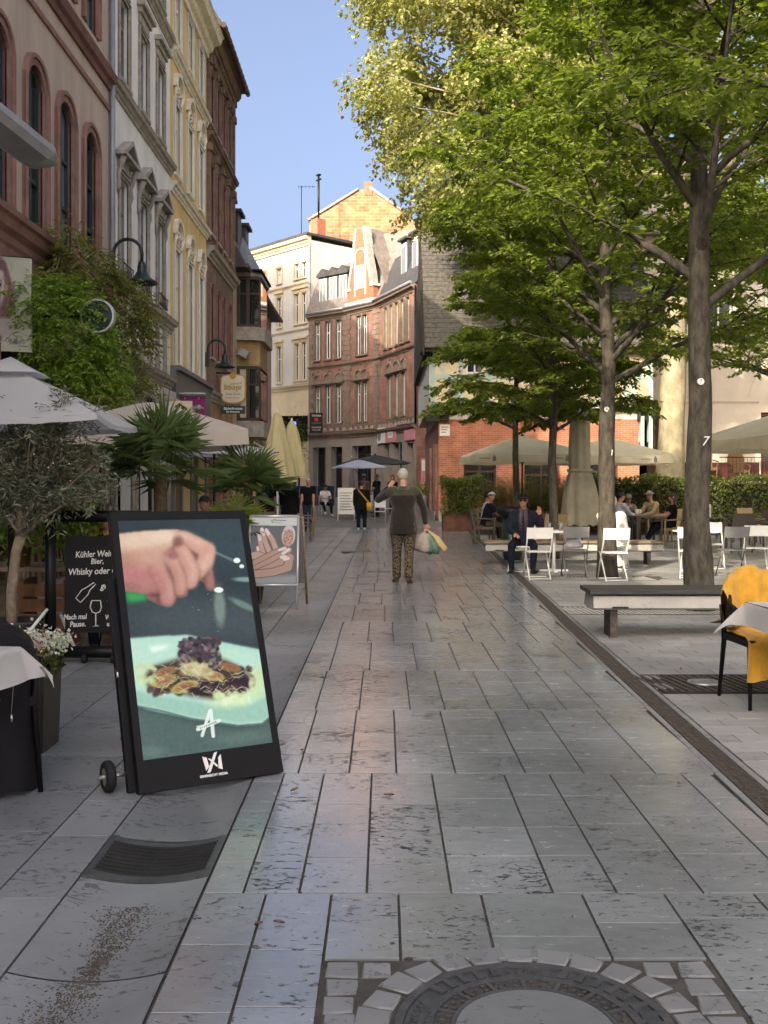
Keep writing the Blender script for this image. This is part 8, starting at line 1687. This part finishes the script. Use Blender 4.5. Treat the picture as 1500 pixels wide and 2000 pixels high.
def person(label, loc, rz, top, legs, shoe, skin='skin', hair='hair_brown', H=1.75, hip=None, lean=0., twist=0., head=(0, 0), armL=((-8, -80), (-5, -75)), armR=((8, -80), (5, -75)), legL=((0, -88), (180, -88)), legR=((0, -88), (180, -88)), bulk=1., hairlen=0, hat=None, voxel=.015, sleeve='long', coat=0., yoke=None, bald=False, fingers=False, glasses=False, side=0., wide=1., loose=1., footL=None, footR=None, robe=None, grip=None):
    k = H / 1.75; t = thing('person', label, 'person', loc, rz); B = Body(); hz = hip if hip is not None else .93 * k
    P0 = vec(0, 0, hz); up = Vector((math.sin(R(side)), math.sin(R(lean)), math.cos(R(lean)))).normalized(); rt = Vector((math.cos(R(twist)), -math.sin(R(twist)), 0)); fw = up.cross(rt) * -1 if up.cross(rt).y < 0 else up.cross(rt); tk = .50 * k; bw = bulk
    Cst = P0 + up * (tk * .70); Sh = P0 + up * tk; Nk = P0 + up * (tk * 1.115)
    # trunk
    B.loft([P0 - up * .06, P0 + up * .06 * k], [(.155 * bw, .115 * bw), (.158 * bw, .118 * bw)], legs, 16, rt)
    hem = -.04 - coat
    B.loft([P0 + up * hem, P0 + up * .10, P0 + up * tk * .45, Cst, Sh - up * .03, Sh + up * .018], [(.168 * bw + coat * .2, .128 * bw + coat * .16), (.164 * bw + coat * .12, .126 * bw + coat * .1), (.158 * bw, .118 * bw), (.178 * bw * wide, .125 * bw), (.150 * bw * wide, .098 * bw), (.07, .065)], top, 18, rt)
    if yoke: B.loft([Sh - up * .10, Sh - up * .035, Sh + up * .02], [(.18 * bw * wide, .125 * bw), (.152 * bw * wide, .104 * bw), (.074, .07)], yoke, 18, rt)
    if sleeve == 'long': B.loft([Sh - up * .01, Sh + up * .045], [(.082, .08), (.070, .074)], yoke or top, 14, rt)
    sk = skin; B.loft([Nk - up * .055, Nk + up * .08], [.062, .056], sk)
    # head: yaw, pitch
    hy, hp = head; f_ = dirv(hy, hp); hu = (up * .6 + Vector((0, 0, .4)) - f_ * (f_.dot(up) * .5)); hu = (hu - f_ * hu.dot(f_)).normalized(); hr = f_.cross(hu); hc = Nk + up * .05 + hu * .105 + f_ * .022; s_ = k * 1.0
    B.loft([hc - hu * .112 + f_ * .045, hc - hu * .085 + f_ * .035, hc - hu * .03 + f_ * .012, hc + hu * .035, hc + hu * .085, hc + hu * .118], [(.030, .034), (.052, .066), (.071, .092), (.076, .099), (.062, .078), (.022, .03)], sk, 16, hr)
    B.loft([hc + f_ * .088 + hu * .012, hc + f_ * .118 - hu * .028, hc + f_ * .098 - hu * .038], [.012, .016, .012], sk, 8, hr)
    for q in (-1, 1): B.loft([hc + hr * (q * .074) + hu * .02 - f_ * .005, hc + hr * (q * .082) - hu * .03 - f_ * .003], [.019, .013], sk, 8, f_)
    # arms
    hands = {}
    for q, arm in ((-1, armL), (1, armR)):
        S = Sh + rt * (q * .165 * bw * wide) - up * .035; e = S + dirv(*arm[0]) * .29 * k; w_ = e + dirv(*arm[1]) * .255 * k; c2 = top if sleeve == 'long' else sk; yk = yoke or top
        B.loft([Sh + rt * q * .08 * bw - up * .02, S], [(.07, .07), (.074 * bw, .074 * bw)], yk, 12)
        B.ball(S - up * .012, .072 * bw, yk); B.ball(e, .05 * bw if sleeve == 'long' else .042, c2)
        if sleeve == 'long': B.loft([S, S.lerp(e, .5), e], [.07 * bw, .058 * bw, .052 * bw], top); B.loft([e, e.lerp(w_, .4), w_], [.053 * bw, .05 * bw, .038], top)
        else: B.loft([S, S.lerp(e, .62)], [.07 * bw, .062 * bw], top); B.loft([S.lerp(e, .5), e], [.047, .043], sk); B.loft([e, e.lerp(w_, .35), w_], [.043, .042, .028], sk)
        d = (w_ - e).normalized(); nrm = d.cross(rt) if abs(d.dot(rt)) < .9 else d.cross(up); nrm.normalize(); sd = d.cross(nrm); B.loft([w_ - d * .01, w_ + d * .05, w_ + d * .095], [(.027, .02), (.04, .018), (.036, .016)], sk, 10, sd)
        for j in range(4):
            o_ = sd * (-.027 + .018 * j); L_ = (.062, .074, .07, .054)[j]; cu = .55 if not (grip == q) else 1.3; p0 = w_ + d * .085 + o_; p1 = p0 + (d * math.cos(cu * .5) + nrm * math.sin(cu * .5)) * L_ * .5; p2 = p1 + (d * math.cos(cu * 1.4) + nrm * math.sin(cu * 1.4)) * L_ * .5; rf = .0092 if voxel < .012 else .0115
            B.loft([p0, p1, p2], [rf, rf * .95, rf * .85], sk, 8)
        B.loft([w_ + d * .02 + sd * -.034, w_ + d * .055 + sd * -.058 + nrm * .015, w_ + d * .085 + sd * -.056 + nrm * .03], [.013, .012, .010], sk, 8)
        hands[q] = w_ + d * .08
    # legs
    for q, lg, ft in ((-1, legL, footL), (1, legR, footR)):
        hj = P0 + rt * (q * .085 * bw) - up * .02; kn = hj + dirv(*lg[0]) * .43 * k; an = kn + dirv(*lg[1]) * .42 * k; lo = loose
        B.ball(kn, .064 * lo, legs)
        B.loft([hj, hj.lerp(kn, .45), kn], [(.092 * bw * lo, .098 * bw * lo), (.082 * bw * lo, .086 * bw * lo), .066 * lo], legs); B.loft([kn, kn.lerp(an, .35), kn.lerp(an, .97)], [.066 * lo, .064 * lo, .054 * lo * (1.12 if lo > 1.05 else .9)], legs)
        fd = dirv(*(ft or (lg[0][0] if abs(lg[0][1]) < 60 else 0, -4))); B.loft([an - fd * .045 - vec(0, 0, .03), an + fd * .03 - vec(0, 0, .035), an + fd * .13 - vec(0, 0, .045) + fd * .0, an + fd * .19 - vec(0, 0, .05)], [(.038, .04), (.042, .042), (.046, .03), (.034, .022)], shoe, 12, fd.cross(vec(0, 0, 1)))
    if robe: B.loft([P0 + up * .12, P0 + vec(0, .10, -.05), P0 + vec(0, .22, -.25), P0 + vec(0, .25, -hz + .08)], [(.17, .14), (.2, .2), (.2, .22), (.22, .2)], robe, 16, rt)
    mats = list(dict.fromkeys([x[4] for x in B.seg])); body = B.fuse('body', t, voxel, mats)
    # hair as a shell over the skull
    def cap(name, m, grow, cut, back, drop=0., brim=None):
        b = MB(); n1, n2 = 20, 10
        def f(u, v):
            a = 2 * math.pi * u; el = math.pi / 2 - v * (math.pi / 2 + cut + (back * (.5 - .5 * math.cos(a)) if True else 0)); x = math.sin(a) * math.cos(el); y = math.cos(a) * math.cos(el); z = math.sin(el)
            sw = .0 if el > 0 else -el; p = hc + hu * .022 + hr * (x * (.079 + grow)) + f_ * (y * (.103 + grow) - .004) + hu * (z * (.098 + grow) * (1.0 if z > 0 else 1.15)); w = .004 * math.sin(a * 7 + v * 9) + .003 * math.sin(a * 13); p += (hr * x + f_ * y) * w
            if drop and y < .35 and v > .72: p += hu * (-drop * (v - .72) / .28) * (1 if y < 0 else .6 * (1 - y / .35)) - f_ * (.02 * (v - .72) / .28)
            return p
        b.grid(f, n1, n2); b.build(name, m, t, False)
    if hat is None or hairlen or hat: 
        if not bald: cap('hair', hair, .004, -.15 if not hairlen else .0, .82 if not hairlen else 1.05, hairlen)
        else: cap('hair', hair, .003, -.2, 1.0)
    if hat:
        kind, hm = hat[:2]
        if kind == 'cap':
            cap('cap', hm, .010, -.32, .15); b = MB(); a0 = 0 if len(hat) < 3 else math.pi
            b.grid(lambda u, v: hc + hu * (.052 - .012 * v) + hr * (math.sin((u - .5) * 2.4) * (.085 + .0 * v)) + f_ * ((math.cos((u - .5) * 2.4) * (.10 + .075 * v)) * (1 if a0 == 0 else -1)), 12, 4); b.build('cap_peak', hm, t, False)
        elif kind == 'flat': cap('flat_cap', hm, .018, -.42, .1); b = MB(); b.grid(lambda u, v: hc + hu * (.062 - .018 * v) + hr * (math.sin((u - .5) * 2.2) * .098) + f_ * (math.cos((u - .5) * 2.2) * (.10 + .045 * v)), 12, 4); b.build('cap_peak', hm, t, False)
        else: cap('hat_crown', hm, .016, -.35, 0.); b = MB(); b.grid(lambda u, v: hc + hu * (.055 + .012 * math.sin(2 * math.pi * u * 2)) + (hr * math.sin(2 * math.pi * u) * .95 + f_ * math.cos(2 * math.pi * u) * 1.1) * (.09 + .07 * v), 24, 3); b.build('hat_brim', hm, t, False)
    # face
    for q in (-1, 1):
        b = MB(); e = hc + f_ * .0885 + hr * (q * .031) + hu * .016; b.lathe([(.001, -.006), (.0085, 0), (.001, .006)], 8, e); b.build('eye', 'hair_dark', t, False)
    b = MB(); e = hc + f_ * .0845 - hu * .062; b.tube([e - hr * .022 - f_ * .006, e + f_ * .004, e + hr * .022 - f_ * .006], [.003, .0055, .003], 6); b.build('mouth', 'sign_pink', t, False)
    if glasses:
        b = MB()
        for q in (-1, 1): e = hc + f_ * .108 + hr * (q * .034) + hu * .016; b.tube([e - hr * .024, e + hr * .024], [(.018, .004), (.018, .004)], 10, ref=hu); b.tube([e + hr * (q * .026), hc + hr * (q * .084) + hu * .02], .003, 5)
        b.build('glasses', 'black_plastic', t, False)
    return t, hands, (hc, f_, hu, hr), (P0, Sh, up, rt)
gv = lambda t, p: rootmat(t) @ Vector(p)
# 1 the walking man in camouflage trousers
t, hd, hd_, tr_ = person('man walking away in a dark fleece and camouflage trousers, hand raised to his ear', (.30, 16.0, 0), R(0), 'fleece_dark', 'camo', 'shoe_brown', hair='hair_white', H=1.78, hip=.945, lean=3, head=(-16, -4), armL=((-45, -26), (76, 50)), armR=((58, -62), (25, -72)), legL=((-4, -86), (-8, -86)), legR=((6, -94), (186, -72)), bulk=1.13, voxel=.0095, yoke='fleece_olive', coat=.15, loose=1.12, wide=1.08, footL=(-14, -3), footR=(22, -30), grip=1)
h1 = gv(t, hd[1])
for nm, lb, m, du, w_, hh, sd in (('paper_bag', 'brown paper carrier bag held by the walking man', 'bag_paper', -.05, .15, .34, 1), ('green_bag', 'crumpled green carrier bag held by the walking man', 'bag_green', .06, .11, .38, 2), ('yellow_bag', 'yellow and orange carrier bag swinging out from the walking man', 'bag_yellowgreen', .12, .09, .36, 3)):
    bt_ = thing(nm, lb, 'bag', h1 + vec(du, 0, -.4)); b = MB(); n = 20; rings = []; rr = random.Random(sd); ph = rr.random() * 6; out = (.0, .06, .17)[sd - 1]; dn = (.36, .40, .34)[sd - 1]
    prof = [(0, .012), (.15, .03), (.3, .55), (.5, .85), (.75, 1.0), (.93, .95), (1, .6)] if sd < 3 else [(0, .01), (.15, .25), (.4, .7), (.75, .9), (.95, .8), (1, .5)]
    for f, q in prof: rings.append([b.V(h1 + vec(du * min(1, f * 3) + out * f * f + (w_ * q * (1 + .12 * math.sin(3 * a + ph + 5 * f))) * math.cos(a), (.07 if sd < 3 else .03) * q * math.sin(a) * (1 + .2 * math.sin(4 * a + ph)), -dn * f + .02 * math.sin(2 * a + ph) * f)) for a in [2 * math.pi * j / n for j in range(n)]])
    for i in range(len(rings) - 1):
        for j in range(n): b.F((rings[i][j], rings[i][(j + 1) % n], rings[i + 1][(j + 1) % n], rings[i + 1][j]), 0, True)
    b.F(rings[-1]); b.build('body', m, bt_); b = MB(); b.tube([h1 + vec(-.02, 0, .02), h1 + vec(du * .6, 0, -.06), h1 + vec(du, 0, -.1)], .008, 6); b.build('handle', m, bt_)
b = MB()
# 2 woman with the yellow bag
t, hd, q_, tr_ = person('woman in black walking away with a yellow shoulder bag', (-.79, 36.0, 0), R(0), 'black_cloth', 'jeans_dark', 'shoe_white', hair='hair_dark', H=1.68, hip=.88, armL=((-28, -74), (-10, -78)), armR=((28, -74), (12, -76)), legL=((0, -90), (180, -84)), legR=((2, -84), (180, -86)), bulk=1.28, coat=.16, loose=1.15, voxel=.018)
bg_ = thing('shoulder_bag', 'yellow shoulder bag with a wide strap worn by the woman in black', 'bag', (-.55, 35.85, .8)); b = MB(); b.tube([gv(t, (.27, -.10, .66)), gv(t, (.27, -.10, .94))], [(.10, .05), (.11, .06)], 10); b.build('body', 'bag_yellow', bg_); b = MB(); b.tube([gv(t, (.27, -.14, .92)), gv(t, (.1, -.21, 1.12)), gv(t, (-.1, -.17, 1.36)), gv(t, (-.13, .0, 1.42))], [(.025, .006)] * 4, 8, ref=(0, 0, 1)); b.build('strap', 'bag_yellow', bg_)
# 3 seated man with flat cap and phone
t, hd, q_, tr_ = person('seated man in a dark jacket, scarf and black cap holding a phone to his ear', (2.47, 18.15, 0), R(172), 'navy', 'jeans_dark', 'shoe_black', skin='skin_tan', hair='hair_grey', H=1.76, hip=.53, lean=-4, head=(4, -3), armL=((-40, -52), (20, 75)), armR=((25, -66), (-25, -15)), legL=((-12, -6), (10, -70)), legR=((14, -4), (0, -86)), bulk=1.16, coat=.06, hat=('flat', 'black_cloth'), glasses=True, voxel=.0125, footL=(-20, 10))
ph_ = gv(t, hd[-1]); ph = thing('phone', 'dark mobile phone held by the man in the black cap', 'phone', ph_); b = MB(); hc, f_, hu, hr = q_; c = gv(t, hc - hr * .098 - hu * .02); b.cbox(c, (.012, .07, .15)); b.build('case', 'black_plastic', ph)
b = MB(); P0, Sh, up, rt = tr_
for s_ in (-1, 1): b.tube([gv(t, Sh + up * .05 + rt * s_ * .06 - Vector((0, .02, 0))), gv(t, Sh + up * .04 + Vector((s_ * .03, .10, 0))), gv(t, Sh + Vector((s_ * .05, .145, -.12))), gv(t, Sh + Vector((s_ * .045, .15, -.32)))], [.04, .045, .04, .035], 8)
sc_ = b.build('scarf', 'scarf', t)
# 4 man with the white cap
person('seated man in a navy T-shirt and a white cap worn backwards, looking round', (2.66, 26.9, 0), R(-82), 'navy', 'olive_cloth', 'shoe_black', hair='hair_dark', H=1.78, hip=.53, lean=14, head=(66, 0), armL=((0, -45), (20, -10)), armR=((10, -48), (-15, -12)), legL=((-8, -4), (0, -80)), legR=((8, -4), (0, -84)), sleeve='short', hat=('cap', 'cap_white', 1), voxel=.016, bulk=1.08)
person('person seated beside the man in the white cap, mostly hidden', (2.75, 28.0, 0), R(-80), 'lilac_cloth', 'jeans', 'shoe_white', hair='hair_dark', H=1.72, hip=.53, lean=8, head=(0, 0), armL=((0, -50), (10, -10)), armR=((10, -50), (-10, -10)), legL=((-6, -4), (0, -86)), legR=((6, -4), (0, -86)), voxel=.02)
# 5-8 the group by the hedge
person('smiling woman in black with long brown hair and sunglasses on her head', (7.32, 26.1, 0), R(84), 'black_cloth', 'jeans_dark', 'shoe_white', hair='hair_brown', H=1.68, hip=.53, lean=-6, head=(0, 2), armL=((0, -48), (6, -4)), armR=((4, -48), (-10, -4)), legL=((-4, -4), (0, -60)), legR=((6, 2), (0, -66)), sleeve='short', hairlen=.26, voxel=.016, bulk=1.0)
person('seated man in a pale shirt with short dark hair, back to the street', (6.08, 26.7, 0), R(-60), 'lilac_cloth', 'jeans', 'shoe_black', hair='hair_dark', H=1.76, hip=.53, lean=10, head=(10, -2), armL=((0, -40), (20, 35)), armR=((6, -50), (-10, -5)), legL=((-6, -4), (0, -86)), legR=((6, -4), (0, -86)), voxel=.018, bulk=1.08)
person('older person with grey hair in a checked jacket leaning over the table', (6.75, 28.5, 0), R(180), 'check_cloth', 'olive_cloth', 'shoe_black', hair='hair_grey', H=1.68, hip=.53, lean=22, head=(0, -14), armL=((-10, -50), (20, 20)), armR=((10, -50), (-20, 20)), legL=((-6, -4), (0, -86)), legR=((6, -4), (0, -86)), glasses=True, voxel=.02)
person('man in a tan jacket and pale hat bending to talk', (7.5, 28.3, 0), R(120), 'tan_cloth', 'olive_cloth', 'shoe_black', hair='hair_grey', H=1.78, hip=.56, lean=18, head=(-10, -6), armL=((-6, -55), (20, -10)), armR=((10, -55), (-20, -10)), legL=((-6, -4), (0, -86)), legR=((6, -4), (0, -86)), hat=('hat', 'hat_tan'), voxel=.018, bulk=1.12)
# 9 person in white linen behind the trunk
person('person in loose white linen seated behind the trunk marked eight', (4.05, 18.3, 0), R(-25), 'white_cloth', 'white_cloth', 'shoe_white', hair='hair_grey', H=1.70, hip=.53, lean=8, head=(8, -8), armL=((-6, -58), (10, -8)), armR=((14, -60), (-10, -8)), legL=((-6, -4), (0, -86)), legR=((6, -4), (0, -86)), bulk=1.15, coat=.1, voxel=.014, loose=1.3, robe='white_cloth')
bistro('white folding bistro chair under the person in white linen', (4.1, 18.15, 0), R(-25), 'white_paint', Gb)
# 10 the people further up the street
person('white haired man in a black polo shirt walking towards the viewer', (-2.52, 34.0, 0), R(175), 'black_cloth', 'jeans', 'shoe_black', hair='hair_white', H=1.78, armL=((-16, -78), (-4, -70)), armR=((14, -76), (4, -68)), legL=((0, -82), (180, -86)), legR=((0, -92), (180, -80)), sleeve='short', voxel=.02, bulk=1.12)
person('man in a white T-shirt seated reading in front of the far shop', (-2.55, 44.0, gz(44)), R(200), 'white_cloth', 'black_cloth', 'shoe_white', hair='hair_dark', H=1.76, hip=.53, lean=6, head=(0, -22), armL=((-20, -55), (30, -5)), armR=((20, -55), (-30, -5)), legL=((-10, -4), (0, -80)), legR=((14, 2), (-10, -60)), sleeve='short', voxel=.022)
metalchair('dark chair under the man in the white T-shirt', (-2.55, 44.05, gz(44)), R(200))
person('person in a tan jacket and pale blue cap under the lilac parasol', (-.85, 43.6, gz(43.6)), R(10), 'tan_cloth', 'jeans_dark', 'shoe_black', H=1.8, hat=('cap', 'cap_blue'), voxel=.022, bulk=1.1, head=(20, 0))
person('man in a navy T-shirt standing by the far tables', (-.3, 43.0, gz(43)), R(60), 'navy', 'jeans_dark', 'shoe_black', skin='skin_tan', H=1.82, bald=True, hair='hair_grey', sleeve='short', armL=((-10, -72), (10, -50)), voxel=.022, bulk=1.1)
person('person with bright red hair standing by the far shop door', (.38, 44.8, gz(44.8)), R(170), 'black_cloth', 'jeans_dark', 'shoe_black', hair='hair_red', H=1.72, hairlen=.18, voxel=.022)
# left terrace
person('man in a black T-shirt with a green print standing by the yellow parasols', (-2.98, 26.0, 0), R(8), 'black_cloth', 'jeans_dark', 'shoe_black', H=1.8, sleeve='short', armL=((-12, -76), (10, -60)), armR=((12, -76), (10, -62)), voxel=.018, bulk=1.1)
pr_ = thing('shirt_print', 'dark green round print on the back of the black T-shirt', 'print', (-2.98, 25.8, 1.25)); b = MB(); b.grid(lambda u, v: (-3.04 + .12 * (u - .5) * 2 * math.sqrt(max(0, 1 - (2 * v - 1) ** 2)), 25.855 + .02 * (2 * u - 1) ** 2, 1.22 + .15 * (v - .5) * 2), 8, 8); b.build('patch', 'sign_green', pr_)
person('woman with blond hair in a black jacket and shorts, back turned', (-2.36, 25.4, 0), R(-10), 'black_cloth', 'black_cloth', 'shoe_white', hair='hair_blond', H=1.70, hairlen=.24, armL=((-14, -78), (0, -70)), armR=((14, -78), (0, -70)), voxel=.018, coat=.14, bulk=1.12)
person('dark haired man sitting at the terrace table behind the digital display', (-2.75, 15.9, 0), R(165), 'navy', 'jeans_dark', 'shoe_black', hair='hair_dark', H=1.76, hip=.53, lean=4, head=(10, -4), armL=((-20, -55), (20, -5)), armR=((20, -55), (-20, -5)), legL=((-6, -4), (0, -86)), legR=((6, -4), (0, -86)), voxel=.018)
person('man with a grey cap sitting behind the chalk menu board', (-2.72, 9.95, 0), R(200), 'black_cloth', 'jeans_dark', 'shoe_black', skin='skin_tan', hair='hair_grey', H=1.74, hip=.5, lean=6, head=(8, -8), armL=((-20, -55), (20, -5)), armR=((20, -55), (-20, -5)), legL=((-6, -4), (0, -86)), legR=((6, -4), (0, -86)), hat=('flat', 'olive_cloth'), voxel=.014)
woodchair('wooden slatted terrace chair under the man behind the menu board', (-2.72, 9.98, 0), R(200)); woodchair('wooden slatted terrace chair under the man behind the digital display', (-2.75, 15.95, 0), R(165)); woodchair('wooden slatted terrace chair under the person beside the white cap', (2.75, 28.05, 0), R(-80))
